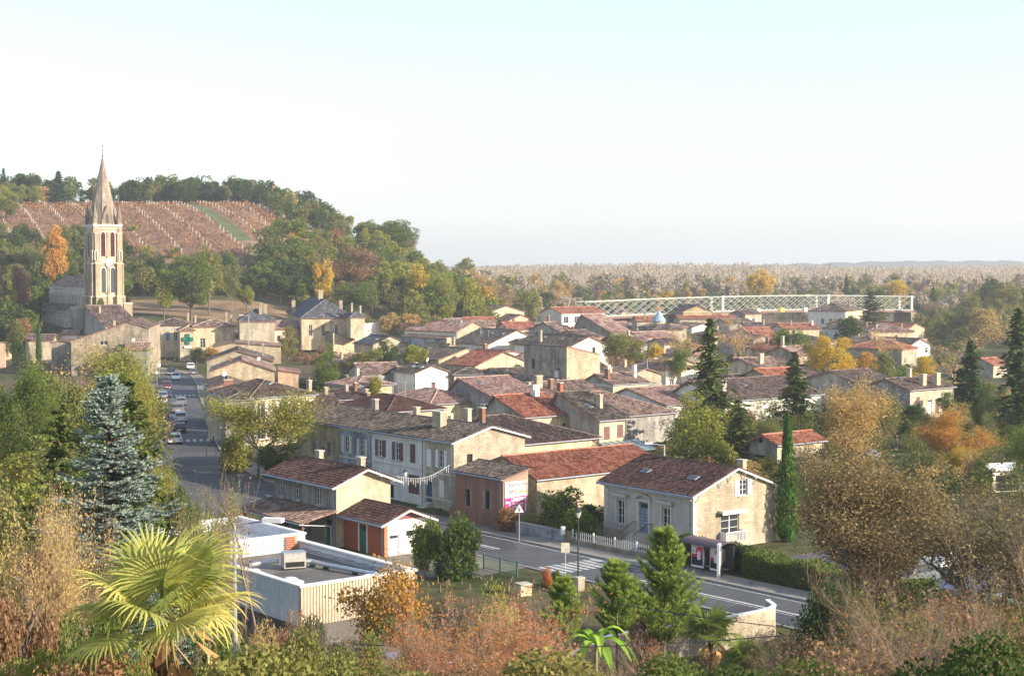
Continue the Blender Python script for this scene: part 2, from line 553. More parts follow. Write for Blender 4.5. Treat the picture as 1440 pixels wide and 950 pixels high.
def make_conifer(seed, H=16., w=3.4, whorls=34, per=9, leaf=.22, droop=.25, z0=1.0, power=.85, dens=16, gap=0.0, flat=.35, sag=.18):
    rg = rnd(seed); rs = random.Random(seed)
    pts, segs = [], [(0, 0, -.5, 0, 0, H * .98, .28, .02)]
    ph = rs.uniform(0, 6.28)
    for i in range(whorls):
        f = i / whorls
        wk = rs.uniform(.72, 1.12)
        z = z0 + (H - z0) * f
        L0 = w * (1 - f) ** power + .12
        for k in range(per):
            if rs.random() < gap: continue
            az = rs.uniform(0, 6.283)
            if rs.random() < .12: continue
            L = L0 * wk * rs.uniform(.4, 1.2) * (1 + .22 * math.sin(az + ph + f * 5))
            d = np.array([math.cos(az), math.sin(az), 0]); s = np.array([-d[1], d[0], 0])
            m = max(3, int(dens * L / w))
            t = rg.uniform(.1, 1, m)
            zz = z + rs.uniform(-.5, .5) * (H - z0) / whorls + .12 * L * t - droop * L * t ** 2
            side = rg.normal(size=m) * .16 * L * (1.1 - t)
            P = d[None] * (L * t)[:, None] + s[None] * side[:, None]; P[:, 2] = zz + rg.normal(size=m) * .05 - rg.uniform(0, sag, m)
            pts.append(P)
            segs.append((0, 0, z, d[0] * L * .85, d[1] * L * .85, z + .1 * L - droop * L * .72, .035, .01))
    P = np.concatenate(pts)
    V = leaf_quads(P, leaf, rg, flat=flat, elong=1.5)
    return segs_mesh('trunk', segs, M_BARK, 4), np_mesh('crown', V, 4, tintrep(len(P), 4, rg), (None,)), H, w

def make_column(seed, H=10., w=1.0, n=5000, leaf=.14):
    rg = rnd(seed)
    f = rg.uniform(0, 1, n)
    rad = w * np.clip(np.minimum((f + .03) * 9, (1 - f) ** .62 * 1.15), 0, 1)
    az = rg.uniform(0, 6.283, n)
    lump = 1 + .13 * np.sin(az * 3 + f * 25) + .1 * np.sin(az * 5 - f * 40)
    rr = rad * lump * rg.uniform(.7, 1.05, n)
    P = np.stack([rr * np.cos(az), rr * np.sin(az), f * H + rg.normal(size=n) * .05], 1)
    up = np.zeros((n, 3)); up[:, 2] = 1; up[:, 0] = np.cos(az) * .25; up[:, 1] = np.sin(az) * .25
    s = np.stack([-np.sin(az), np.cos(az), np.zeros(n)], 1) + rg.normal(size=(n, 3)) * .4
    L = leaf * rg.uniform(.7, 1.4, n)[:, None]
    V = np.stack([P - up * L, P - s * L * .35, P + up * L * 1.3, P + s * L * .35], 1).reshape(-1, 3)
    tr = segs_mesh('trunk', [(0, 0, -.4, 0, 0, H * .8, .14, .04)], M_BARK, 5)
    return tr, np_mesh('crown', V, 4, tintrep(n, 4, rg), (None,)), H, w

PROTO = {}
def proto(kind):
    if kind in PROTO: return PROTO[kind]
    k, v = kind.rsplit('_', 1); s = int(v) * 17 + 3
    if k == 'round': r = make_round(s, lobes=22 + s % 7, w=4.4)
    elif k == 'wide': r = make_round(s, H=10, w=5., trunk=1.6, lobes=30, lr=.3)
    elif k == 'tall': r = make_round(s, H=15, w=3.6, trunk=2.0, lobes=26, lr=.4)
    elif k == 'cone': r = make_round(s, H=12, w=4.4, trunk=1.2, lobes=34, lr=.34, shape='cone', n=9000, leaf=.17)
    elif k == 'fine': r = make_round(s, n=12000, H=12, w=4.6, trunk=2, lobes=34, lr=.3, leaf=.15)
    elif k == 'bush': r = make_round(s, n=5200, H=3.0, w=1.9, trunk=-.5, lobes=20, lr=.42, leaf=.11)
    elif k == 'nbush': r = make_round(s, n=17000, H=3.0, w=1.9, trunk=-.5, lobes=26, lr=.36, leaf=.05)
    elif k == 'bare': r = make_twiggy(s, H=13, depth=5, leaves=1500, leaf=.14, kids=(3, 4), trunk=3.2, mat=M_TWIG, up=.35)
    elif k == 'airy': r = make_twiggy(s, H=12, depth=5, leaves=24000, leaf=.09, kids=(3, 5), trunk=1.5, mat=M_BARK, jit=.45, spread=.85)
    elif k == 'half': r = make_twiggy(s, H=12, depth=5, leaves=5200, leaf=.17, kids=(3, 4), trunk=3., mat=M_TWIG, jit=.5)
    elif k == 'spruce': r = make_conifer(s, H=18, w=3.6, droop=.5, whorls=44, per=10, leaf=.24, dens=22)
    elif k == 'fir': r = make_conifer(s, H=14, w=4.0, whorls=40, per=14, leaf=.26, droop=.15, dens=22)
    elif k == 'cedar': r = make_conifer(s, H=13, w=7., whorls=20, per=16, leaf=.15, droop=.04, power=.6, dens=230, gap=.15, flat=.88, sag=.1)
    elif k == 'umbrella': r = make_round(s, n=6000, H=12, w=5.2, trunk=8.2, lobes=26, lr=.26, leaf=.2)
    elif k == 'cypress': r = make_column(s)
    PROTO[kind] = r
    return r

_lm0 = leafmat
def leafmat(name, a, b, c=None, trans=.4, hue=.5, dead=0, k=1.5):
    f = lambda q: None if q is None else tuple(min(.8, v * k) for v in q)
    return _lm0(name, f(a), f(b), f(c), trans, hue)
L_DK = leafmat('dark_green_leaves', (.028, .052, .016), (.085, .12, .03), (.045, .07, .03))
L_MID = leafmat('green_leaves', (.055, .095, .018), (.16, .20, .045), (.10, .12, .04))
L_OLV = leafmat('olive_leaves', (.08, .09, .027), (.22, .225, .075), (.15, .14, .05))
L_LIME = leafmat('lime_leaves', (.10, .13, .025), (.27, .28, .06), (.22, .19, .05))
L_YEL = leafmat('yellow_leaves', (.26, .20, .025), (.52, .38, .05), (.34, .22, .05))
L_ORG = leafmat('orange_leaves', (.26, .12, .03), (.46, .25, .06), (.30, .23, .07))
L_RUST = leafmat('rust_leaves', (.24, .075, .035), (.50, .20, .08), (.30, .16, .06))
L_BIG = leafmat('thin_autumn_leaves', (.09, .07, .04), (.23, .18, .085), (.16, .12, .055), .3)
L_BRN = leafmat('brown_leaves', (.13, .075, .045), (.29, .17, .10), (.20, .14, .08))
L_TAN = leafmat('tan_leaves', (.27, .19, .08), (.48, .34, .14), (.30, .22, .10))
L_BLUE = leafmat('blue_needles', (.05, .085, .075), (.28, .35, .32), None, .1)
L_PINE = leafmat('dark_conifer_needles', (.03, .048, .014), (.11, .14, .045), None, .2)
L_YPINE = leafmat('pine_needles', (.11, .17, .03), (.36, .42, .10), None, .4)
L_CYP = leafmat('cypress_foliage', (.02, .055, .012), (.06, .13, .03), None, .15)
L_FIR = leafmat('fir_needles', (.018, .04, .016), (.06, .10, .035), None, .15)
L_PALM = leafmat('palm_blade', (.15, .18, .045), (.42, .40, .13), None, .35, 1.0)
L_DEADP = leafmat('dry_palm_blade', (.26, .14, .06), (.50, .33, .16), None, .2, .3)
L_BAN = leafmat('banana_leaf', (.14, .26, .03), (.28, .40, .06), None, .4, .2)
LM = dict(big=L_BIG, dk=L_DK, mid=L_MID, olv=L_OLV, lime=L_LIME, yel=L_YEL, org=L_ORG, rust=L_RUST, brn=L_BRN, tan=L_TAN, blue=L_BLUE, pine=L_PINE, cyp=L_CYP, fir=L_FIR)

def tree(name, label, kind, col, x, y, height, width=None, rz=None, group=None, z=None, cat='tree', sink=0.0):
    tm, cm, H, w = proto(kind)
    s = height / H
    sx = (width / (2 * w)) if width else s
    rz = random.uniform(0, 6.28) if rz is None else rz
    e = empty(name, (x, y, (terr(x, y) if z is None else z) - sink), rz, label, cat, group)
    e.scale = (sx, sx, s)
    put('trunk', tm, e)
    put('foliage' if cat in ('bush', 'shrub', 'hedge') else 'crown', cm, e, mat=LM[col])
    return e

def tree_px(name, label, kind, col, px, top, wpx, dist, base=None, **k):
    """tree standing at distance dist in the column px, top at pixel row top, crown wpx wide"""
    p = at_d(px, top, dist)
    zg = terr(p.x, p.y)
    if base is not None: zg = at_d(px, base, dist).z
    return tree(name, label, kind, col, p.x, p.y, p.z - zg, wpx * dist / F, z=zg, **k)
# ------------------------------------------------------------------ buildings
def tiles_on(polys, d, name='roof_tiles', tw=None, tl=None, seed=0, ridges=(), slate=False):
    """real tile geometry laid on each planar convex polygon [(pts), ...] (first two points are the eave, left to right seen from outside)"""
    rg = rnd(seed)
    if tw is None: tw = .24 if d < 175 else (.30 if d < 260 else (.5 if d < 420 else .8))
    if tl is None: tl = tw * 1.5
    Vs, Ts, Fs = [], [], []
    base = 0
    prof = [(0, 0), (.22, 1), (.6, 1), (.82, 0)] if d < 200 else [(0, 0), (.4, 1), (.85, 0)]
    hh = .085 if not slate else .004
    if d > 420: hh = .1 if not slate else .01
    kp = len(prof)
    for pts in polys:
        P = [Vector(p) for p in pts]
        U = (P[1] - P[0]).normalized()
        N = U.cross(P[2] - P[1])
        if N.length < 1e-6: N = U.cross(P[-1] - P[0])
        N.normalize()
        if N.z < 0: N = -N
        Vv = N.cross(U).normalized()
        if Vv.z < 0: Vv = -Vv
        q = [((p - P[0]).dot(U), (p - P[0]).dot(Vv)) for p in P]
        vmax = max(b for a, b in q)
        def span(v):
            xs = []
            for i in range(len(q)):
                (a0, b0), (a1, b1) = q[i], q[(i + 1) % len(q)]
                if abs(b1 - b0) < 1e-7:
                    if abs(b0 - v) < 1e-6: xs += [a0, a1]
                elif min(b0, b1) - 1e-7 <= v <= max(b0, b1) + 1e-7:
                    xs.append(a0 + (a1 - a0) * (v - b0) / (b1 - b0))
            return (min(xs), max(xs)) if xs else None
        rows = max(1, int(round(vmax / tl)))
        for r in range(rows):
            v0, v1 = vmax * r / rows, vmax * (r + 1) / rows
            s0, s1 = span(min(v0, vmax - 1e-4)), span(min(v1, vmax - 1e-4))
            if s0 is None or s1 is None: continue
            lo, hi = min(s0[0], s1[0]), max(s0[1], s1[1])
            m = int((hi - lo) / tw) + 1
            u = (lo + np.arange(m) * tw)[:, None] + np.array([[a for a, b in prof]]) * tw
            h = np.array([[b for a, b in prof]]) * hh + rg.uniform(0, .012, m)[:, None] * (0 if slate else 1)
            ua = np.clip(u, s0[0], s0[1]); ub = np.clip(u, s1[0], s1[1])
            keep = (ua[:, -1] - ua[:, 0] > .01) | (ub[:, -1] - ub[:, 0] > .01)
            ua, ub, h = ua[keep], ub[keep], h[keep]
            m = len(ua)
            if not m: continue
            Pa = np.array(P[0])[None, None] + ua[..., None] * np.array(U) + v0 * np.array(Vv) + (h + .05)[..., None] * np.array(N)
            Pb = np.array(P[0])[None, None] + ub[..., None] * np.array(U) + (v1 + .02) * np.array(Vv) + (h + .012)[..., None] * np.array(N)
            A = np.concatenate([Pa, Pb], 1)
            Vs.append(A.reshape(-1, 3))
            Ts.append(np.repeat(rg.uniform(0, 1, m), 2 * kp))
            f = np.array([[i, i + 1, kp + i + 1, kp + i] for i in range(kp - 1)])[None] + (base + np.arange(m) * 2 * kp)[:, None, None]
            Fs.append(f.reshape(-1, 4)); base += m * 2 * kp
            if d < 260 and r == 0:
                pass
    for a, b in ridges:
        a, b = Vector(a), Vector(b)
        L = (b - a).length; D = (b - a).normalized(); S = D.cross(Vector((0, 0, 1))).normalized(); Z = S.cross(D)
        if Z.z < 0: Z = -Z
        m = max(1, int(L / (tl * 1.1)))
        w = .15 if d < 300 else .22
        for i in range(m):
            p0 = a + D * (L * i / m); p1 = a + D * (L * (i + 1.08) / m)
            V = []
            for p, k in ((p0, 1.0), (p1, .85)):
                for su, zu in ((-w, .0), (-w * .6, w * .85), (w * .6, w * .85), (w, 0)):
                    V.append(p + S * su * k + Z * (zu * k + .03))
            Vs.append(np.array([tuple(v) for v in V])); t = rg.uniform(.4, 1.3)
            Ts.append(np.full(8, t))
            Fs.append(np.array([[j, j + 1, 5 + j, 4 + j] for j in range(3)]) + base); base += 8
    V = np.concatenate(Vs); Tt = np.concatenate(Ts); Fc = np.concatenate(Fs)
    return np_mesh(name, V, 4, Tt, (None,), Fc)

def wall_mesh(mb, fn, L, prof, ops, mat, depth=.2, z0=0.0, reveal=None):
    """fn(u, z, d) -> point; prof: [(u, height)...]; ops: (u0, z0, w, h)"""
    us = sorted({0.0, L} | {min(L, max(0, p[0])) for p in prof} | {o[0] for o in ops} | {o[0] + o[2] for o in ops})
    us = [u for u in us if 0 <= u <= L]
    zs = sorted({z0} | {o[1] for o in ops} | {o[1] + o[3] for o in ops})
    def hgt(u):
        for (a, ha), (b, hb) in zip(prof[:-1], prof[1:]):
            if a - 1e-6 <= u <= b + 1e-6: return ha + (hb - ha) * (u - a) / max(1e-9, b - a)
        return prof[-1][1]
    for ua, ub in zip(us[:-1], us[1:]):
        if ub - ua < 1e-5: continue
        ha, hb = hgt(ua + 1e-5), hgt(ub - 1e-5)
        um = (ua + ub) / 2
        for i, za in enumerate(zs):
            zb = zs[i + 1] if i + 1 < len(zs) else 1e9
            if zb <= min(ha, hb):
                zm = (za + zb) / 2
                if any(o[0] < um < o[0] + o[2] and o[1] < zm < o[1] + o[3] for o in ops): continue
                q = [(ua, za), (ub, za), (ub, zb), (ua, zb)]
            else:
                q = [(ua, za), (ub, za), (ub, hb), (ua, ha)]
                mb.face([fn(a, b, 0) for a, b in q], mat, [(a, b) for a, b in q]); break
            mb.face([fn(a, b, 0) for a, b in q], mat, [(a, b) for a, b in q])
    for (u, z, w, h) in ops:
        c = [(u, z), (u + w, z), (u + w, z + h), (u, z + h)]
        for i in range(4):
            a, b = c[i], c[(i + 1) % 4]
            mb.face([fn(a[0], a[1], 0), fn(b[0], b[1], 0), fn(b[0], b[1], depth), fn(a[0], a[1], depth)], reveal or mat, [(0, 0), (depth, 0), (depth, 1), (0, 1)])

_wm = {}
def window_parts(w, h, style):
    """meshes in local coords: x across, z up, y inward; origin bottom-left of the opening"""
    key = (round(w, 2), round(h, 2), style)
    if key in _wm: return _wm[key]
    out = []
    fc = {'grey': M_GBLUE, 'blue': M_BLUED, 'green': M_GREEN}.get(style.split('_')[0], M_WHITE)
    door = 'door' in style
    f = MB(); t = .07; y0, y1 = .10, .16
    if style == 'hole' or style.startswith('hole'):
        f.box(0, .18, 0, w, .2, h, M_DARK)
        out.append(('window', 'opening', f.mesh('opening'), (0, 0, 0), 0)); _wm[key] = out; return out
    if style.startswith('closed'):
        m = {'closed_brown': M_BROWNW, 'closed_white': M_WHITE, 'closed_green': M_GREEN, 'closed_grey': M_GBLUE}[style]
        for s in (0, 1):
            x0 = s * w / 2 + .01; x1 = x0 + w / 2 - .02
            f.box(x0, .02, 0.01, x1, .07, h - .01, m)
            for i in range(max(2, int(h / .22))):
                z = .08 + i * .22
                if z + .1 < h: f.box(x0 + .08, 0.0, z, x1 - .08, .02, z + .07, m)
        out.append(('window', 'shutter', f.mesh('shutter'), (0, 0, 0), 0)); _wm[key] = out; return out
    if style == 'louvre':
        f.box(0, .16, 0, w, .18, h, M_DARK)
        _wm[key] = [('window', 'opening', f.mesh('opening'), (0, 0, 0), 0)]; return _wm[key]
    if door:
        m = {'green_door': M_GREEN, 'blue_door': M_BLUED, 'grey_door': M_GBLUE, 'brown_door': M_BROWNW, 'white_door': M_WHITE}.get(style, M_WHITE)
        f.box(0, .1, 0, w, .16, h, m)
        for s in (0, 1):
            x0 = w * (.08 + .46 * s)
            f.box(x0, .075, h * .08, x0 + w * .38, .1, h * .42, m); f.box(x0, .075, h * .48, x0 + w * .38, .1, h * .78, m)
        out.append(('door', 'door', f.mesh('door'), (0, 0, 0), 0))
        g = MB(); g.box(w * .1, .07, h * .82, w * .9, .098, h * .95, M_GLASS)
        out.append(('sub', 'pane', g.mesh('pane'), (0, 0, 0), 0)); _wm[key] = out; return out
    for a, b, c, d in ((0, 0, w, t), (0, h - t, w, h), (0, t, t, h - t), (w - t, t, w, h - t), (w / 2 - .035, t, w / 2 + .035, h - t)):
        f.box(a, y0, b, c, y1, d, fc)
    if h > 1.2:
        for s in (0, 1):
            xa = t if s == 0 else w / 2 + .035; xb = w / 2 - .035 if s == 0 else w - t
            for q in (.36, .68): f.box(xa, y0 + .01, h * q - .015, xb, y1 - .01, h * q + .015, fc)
    out.append(('window', 'window', f.mesh('window'), (0, 0, 0), 0))
    g = MB(); g.box(t, .13, t, w - t, .15, h - t, M_GLASS)
    out.append(('sub', 'pane', g.mesh('pane'), (0, 0, 0), 0))
    if not style.endswith('nosill'):
        g = MB(); g.box(-.12, -.1, -.12, w + .12, .1, 0, M_STONET)
        out.append(('sub', 'sill', g.mesh('sill'), (0, 0, 0), 0))
    if 'shut' in style:
        m = M_WHITE if 'white' in style else (M_BROWNW if 'brown' in style else (M_CREAMT if 'cream' in style else M_GBLUE))
        sw = w / 2 + .03
        for s in (0, 1):
            g = MB()
            g.box(0, -.05, 0.0, sw, -.01, h, m)
            for i in range(max(2, int(h / .3))):
                z = .1 + i * .3
                if z + .12 < h: g.box(.06, -.068, z, sw - .06, -.05, z + .14, m)
            me = g.mesh('shutter')
            out.append(('sub', 'shutter', me, ((-sw - .04) if s == 0 else w + .04, 0, 0), 0))
    if 'surround' in style:
        g = MB(); q = .16
        for a, b, c, d in ((-q, -.02, 0, h + q), (w, -.02, w + q, h + q), (0, h, w, h + q)): g.box(a, -.05, b, c, .02, d, M_STONET)
        out.append(('sub', 'surround', g.mesh('surround'), (0, 0, 0), 0))
    _wm[key] = out
    return out

def add_window(root, loc, rz, w, h, style, far=False):
    parts = window_parts(w, h, style)
    top = None
    for i, (k, nm, me, off, _) in enumerate(parts):
        if i == 0:
            top = put(nm, me, root, loc, (0, 0, rz))
        else:
            if far and nm in ('sill',): continue
            put(nm, me, top, off)
    return top

def add_chimney(root, x, y, z0, z1, w=.5, l=.8, mat=W_STONE, pots=1, cap=True):
    m = MB(); m.box(x - w / 2, y - l / 2, z0, x + w / 2, y + l / 2, z1, mat)
    m.uv = [[(0, 0), (w, 0), (w, z1 - z0), (0, z1 - z0)]] * len(m.f)
    if cap: m.box(x - w / 2 - .07, y - l / 2 - .07, z1, x + w / 2 + .07, y + l / 2 + .07, z1 + .1, M_STONET)
    c = m.put('chimney', root)
    for i in range(pots):
        g = MB(); yy = y + (i - (pots - 1) / 2) * .4
        g.lathe([(.11, z1 + .1), (.09, z1 + .36), (.12, z1 + .38), (.12, z1 + .42)], M_TERRA, 8, (x, yy, 0))
        g.put('chimney_pot', c)
    return c

def add_antenna(root, x, y, z, h=2.2):
    m = MB(); m.tube((x, y, z), (x, y, z + h), .025, .02, M_ALU, 5)
    m.tube((x - .6, y, z + h - .1), (x + .6, y, z + h - .1), .015, .015, M_ALU, 4)
    for i in range(6): m.tube((x - .55 + i * .22, y - .22, z + h - .1), (x - .55 + i * .22, y + .22, z + h - .1), .01, .01, M_ALU, 4)
    m.put('antenna', root)

def add_dish(root, x, y, z):
    m = MB(); m.tube((x, y, z - .8), (x, y, z), .03, .03, M_ALU, 5)
    n = MB(); n.lathe([(.42, .0), (.34, -.06), (.2, -.11), (.02, -.13)], M_WHITE, 14)
    b = m.put('dish_mast', root)
    o = put('satellite_dish', n.mesh('satellite_dish'), b, (x, y, z), (R(65), 0, R(-150)))

HOUSES = {}
def house(key, label, c, xr, xl, E, roof='gable', ridge='y', pitch=18, yaw=38.4, tile='brown', wall='cream', E2=None, rp=.5,
          S=(), W=(), chim=(), over=.35, sky=(), z0=None, cat='house', name='house', group=None, y0col=None, cornice=False,
          gutter=True, antenna=(), dish=(), wallS=None, edge=None, wallW=None, base=.6, seed=None, auto=None, back=True):
    yaw = R(yaw)
    dx = (math.cos(yaw), math.sin(yaw)); dy = (-math.sin(yaw), math.cos(yaw))
    zg = 0.0 if z0 is None else z0
    for _ in range(6 if z0 is None else 1):
        p = at(c[0], c[1], zg + E)
        if z0 is None: zg = terr(p.x, p.y) * .5 + zg * .5
    p = at(c[0], c[1], zg + E)
    def solve(col, d):
        t = (col - 720.0) / F * 1.0
        # column plane: x = t * depth, depth measured along the pitched axis
        k = t * math.cos(PITCH)
        kz = -t * math.sin(PITCH) * (zg + E - CAM_H)
        return (k * p.y + kz - p.x) / (d[0] - k * d[1])
    WX = xr[0] if isinstance(xr, tuple) else solve(xr, dx)
    WY = xl[0] if isinstance(xl, tuple) else solve(xl, dy)
    if WX < 1: print('BAD WX', key, WX); WX = 6
    if WY < 1: print('BAD WY', key, WY); WY = 6
    o = (p.x, p.y)
    if y0col is not None:
        t = solve(y0col, dy)
        o = (p.x + dy[0] * t, p.y + dy[1] * t); WY -= t
    d = o[1]
    root = empty(name, (o[0], o[1], zg), yaw, label, cat, group)
    E2 = E if E2 is None else E2
    tp = math.tan(R(pitch))
    zb = -base
    rn = random.Random(seed if seed is not None else sum(map(ord, str(key))) * 7)
    # roof surfaces
    ov = over
    polys, rid = [], []
    flatw = lambda u: [(0, E), (u, E)]
    pS, pN, pW, pE_ = flatw(WX), flatw(WX), flatw(WY), flatw(WY)
    hmax = E
    if roof == 'gable' and ridge == 'y':
        xm = WX * rp; H = E + xm * tp
        sR = (H - E2) / max(.1, WX - xm)
        pS = [(0, E), (xm, H), (WX, E2)]; pN = [(0, E2), (WX - xm, H), (WX, E)]; pE_ = [(0, E2), (WY, E2)]
        polys = [[(-ov, WY + ov, E - ov * tp), (-ov, -ov, E - ov * tp), (xm, -ov, H), (xm, WY + ov, H)],
                 [(WX + ov, -ov, E2 - ov * sR), (WX + ov, WY + ov, E2 - ov * sR), (xm, WY + ov, H), (xm, -ov, H)]]
        rid = [((xm, -ov, H), (xm, WY + ov, H))]; hmax = H
    elif roof == 'gable':
        ym = WY * rp; H = E + ym * tp
        sR = (H - E2) / max(.1, WY - ym)
        pW = [(0, E), (ym, H), (WY, E2)]; pE_ = pW; pN = [(0, E2), (WX, E2)]
        polys = [[(-ov, -ov, E - ov * tp), (WX + ov, -ov, E - ov * tp), (WX + ov, ym, H), (-ov, ym, H)],
                 [(WX + ov, WY + ov, E2 - ov * sR), (-ov, WY + ov, E2 - ov * sR), (-ov, ym, H), (WX + ov, ym, H)]]
        rid = [((-ov, ym, H), (WX + ov, ym, H))]; hmax = H
    elif roof == 'hip':
        m = min(WX, WY) / 2 + ov; H = E - ov * tp + m * tp
        a, b, c2, e = (-ov, -ov), (WX + ov, -ov), (WX + ov, WY + ov), (-ov, WY + ov)
        ze = E - ov * tp
        if WX >= WY: r1, r2 = (-ov + m, WY / 2, H), (WX + ov - m, WY / 2, H)
        else: r1, r2 = (WX / 2, -ov + m, H), (WX / 2, WY + ov - m, H)
        A, B, C2, D = (*a, ze), (*b, ze), (*c2, ze), (*e, ze)
        if WX >= WY: polys = [[A, B, r2, r1], [B, C2, r2], [C2, D, r1, r2], [D, A, r1]]; hp = [(A, r1), (D, r1), (B, r2), (C2, r2)]
        else: polys = [[A, B, r1], [B, C2, r2, r1], [C2, D, r2], [D, A, r1, r2]]; hp = [(A, r1), (B, r1), (C2, r2), (D, r2)]
        rid = hp + ([(r1, r2)] if (Vector(r1) - Vector(r2)).length > .3 else []); hmax = H
    elif roof.startswith('mono'):
        k = roof[4:]
        if k == '+x':
            H = E + WX * tp; pS = [(0, E), (WX, H)]; pN = [(0, H), (WX, E)]; pE_ = [(0, H), (WY, H)]
            polys = [[(-ov, WY + ov, E - ov * tp), (-ov, -ov, E - ov * tp), (WX, -ov, H), (WX, WY + ov, H)]]; rid = [((WX, -ov, H), (WX, WY + ov, H))]
        elif k == '-x':
            H = E - WX * tp; pS = [(0, E), (WX, H)]; pN = [(0, H), (WX, E)]; pE_ = [(0, H), (WY, H)]
            polys = [[(WX + ov, -ov, H - ov * tp), (WX + ov, WY + ov, H - ov * tp), (0, WY + ov, E), (0, -ov, E)]]; rid = [((0, -ov, E), (0, WY + ov, E))]
        elif k == '+y':
            H = E + WY * tp; pW = [(0, E), (WY, H)]; pE_ = pW; pN = [(0, H), (WX, H)]
            polys = [[(-ov, -ov, E - ov * tp), (WX + ov, -ov, E - ov * tp), (WX + ov, WY, H), (-ov, WY, H)]]; rid = [((-ov, WY, H), (WX + ov, WY, H))]
        hmax = max(H, E)
    else:
        polys = [[(.2, .2, E - .5), (WX - .2, .2, E - .5), (WX - .2, WY - .2, E - .5), (.2, WY - .2, E - .5)]]
    # walls
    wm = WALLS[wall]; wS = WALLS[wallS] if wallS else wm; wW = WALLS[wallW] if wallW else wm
    def res(lst, L):
        out = []
        for q in lst:
            f, z, w, h, st = q
            u = f * L - w / 2 if f <= 1 else f - w / 2
            out.append((max(.05, min(u, L - w - .05)), z, w, h, st))
        return out
    S, W = list(S), list(W)
    if auto:
        for side, L, lst in (('S', WX, S), ('W', WY, W)):
            if side not in auto or lst: continue
            n = max(1, int(L / 3.4))
            fl = [1.0] if E < 4.6 else [1.0, 3.7]
            sty = auto.split(':')[1] if ':' in auto else 'plain'
            for z in fl:
                for i in range(n):
                    if rn.random() < .72: lst.append(((i + .5 + rn.uniform(-.15, .15)) / n, z, 1.0, 1.35, sty))
    So, Wo = res(S, WX), res(W, WY)
    mb = MB()
    wall_mesh(mb, lambda u, z, dd: (u, dd, z), WX, pS, [q[:4] for q in So], wS, z0=zb)
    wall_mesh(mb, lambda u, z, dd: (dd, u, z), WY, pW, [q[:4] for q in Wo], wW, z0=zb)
    wall_mesh(mb, lambda u, z, dd: (WX - u, WY - dd, z), WX, pN, [], wm, z0=zb)
    wall_mesh(mb, lambda u, z, dd: (WX - dd, u, z), WY, pE_, [], wm, z0=zb)
    if roof == 'flat':
        for q in ((0, 0, WX, .2), (0, WY - .2, WX, WY), (0, .2, .2, WY - .2), (WX - .2, .2, WX, WY - .2)):
            mb.box(q[0] - .03, q[1] - .03, E, q[2] + .03, q[3] + .03, E + .08, M_WHITE if wall in ('white',) else M_STONET)
    mb.put('walls', root)
    far = d > 300
    for u, z, w, h, st in So: add_window(root, (u, 0, z), 0, w, h, st, far)
    for u, z, w, h, st in Wo: add_window(root, (0, u + w, z), -math.pi / 2, w, h, st, far)
    # roof slab
    th = .14
    rb = MB()
    em = edge or M_WOOD
    for P in polys:
        P2 = [(a, b, z - .02) for a, b, z in P]
        rb.prism(P2, (0, 0, -th), em)
    ro = rb.put('roof', root)
    if roof != 'flat':
        tm_ = T[tile]
        put('roof_tiles', tiles_on(polys, d, seed=len(HOUSES), ridges=rid, slate=(tile == 'slate')), ro, mat=tm_, kind='stuff')
    def rz_(x, y):
        best = E
        if roof == 'gable' and ridge == 'y': best = E + x * tp if x < WX * rp else H - (x - WX * rp) * sR
        elif roof == 'gable': best = E + y * tp if y < WY * rp else H - (y - WY * rp) * sR
        elif roof == 'hip': best = E + tp * min(x, WX - x, y, WY - y)
        elif roof == 'mono+x': best = E + x * tp
        elif roof == 'mono-x': best = E - x * tp
        elif roof == 'mono+y': best = E + y * tp
        else: best = E - .5
        return best
    for q in chim:
        fx, fy, h = q[:3]
        mt = {'brick': M_BRICK, 'white': W_WHITE, 'stone': W_STONE, 'cream': W_CREAM, 'grey': W_GREY}[q[3] if len(q) > 3 else 'stone']
        x, y = fx * WX, fy * WY
        z = rz_(x, y)
        add_chimney(ro, x, y, z - .8, z + h, .46 if len(q) < 5 else q[4], .72 if len(q) < 6 else q[5], mt, rn.choice((0, 0, 1)) if d < 330 else 0)
    for fx, fy in sky:
        x, y = fx * WX, fy * WY
        z = rz_(x, y)
        m = MB(); m.box(-.32, -.5, 0, .32, .5, .09, M_GREYM); m.box(-.25, -.43, .09, .25, .43, .1, M_GLASS)
        ang = math.atan(tp)
        if ridge == 'y' or roof == 'mono+x': rot = (0, -ang, 0)
        else: rot = (ang, 0, 0)
        m.put('skylight', ro, loc=(x, y, z + .1), rot=rot)
    for fx, fy in antenna: add_antenna(root, fx * WX, fy * WY, rz_(fx * WX, fy * WY) - .2, 1.6 + rn.random() * 1.4)
    for fx, fy in dish: add_dish(root, fx * WX, fy * WY, rz_(fx * WX, fy * WY) + 1.1)
    if cornice:
        m = MB()
        m.box(-.22, -.22, E - .32, WX + .22, 0, E - .14, M_CREAMT); m.box(-.22, 0, E - .32, 0, WY + .22, E - .14, M_CREAMT)
        m.box(-.12, -.12, E - .5, WX + .12, 0, E - .32, M_CREAMT); m.box(-.12, 0, E - .5, 0, WY, E - .32, M_CREAMT)
        m.put('cornice', root)
    if gutter and roof in ('gable', 'hip', 'mono+x', 'mono+y') and d < 280:
        m = MB(); zz = E - ov * tp - .06
        if ridge == 'y' or roof in ('hip', 'mono+x'):
            m.tube((-ov - .07, -ov, zz), (-ov - .07, WY + ov, zz), .07, .07, M_GREYM, 6)
            m.tube((-.08, WY * .02 + .1, -.3), (-.08, WY * .02 + .1, zz), .05, .05, M_GREYM, 6)
        if ridge == 'x' or roof in ('hip', 'mono+y'):
            m.tube((-ov, -ov - .07, zz), (WX + ov, -ov - .07, zz), .07, .07, M_GREYM, 6)
            m.tube((WX - .15, -.08, -.3), (WX - .15, -.08, zz), .05, .05, M_GREYM, 6)
        m.put('gutter', ro)
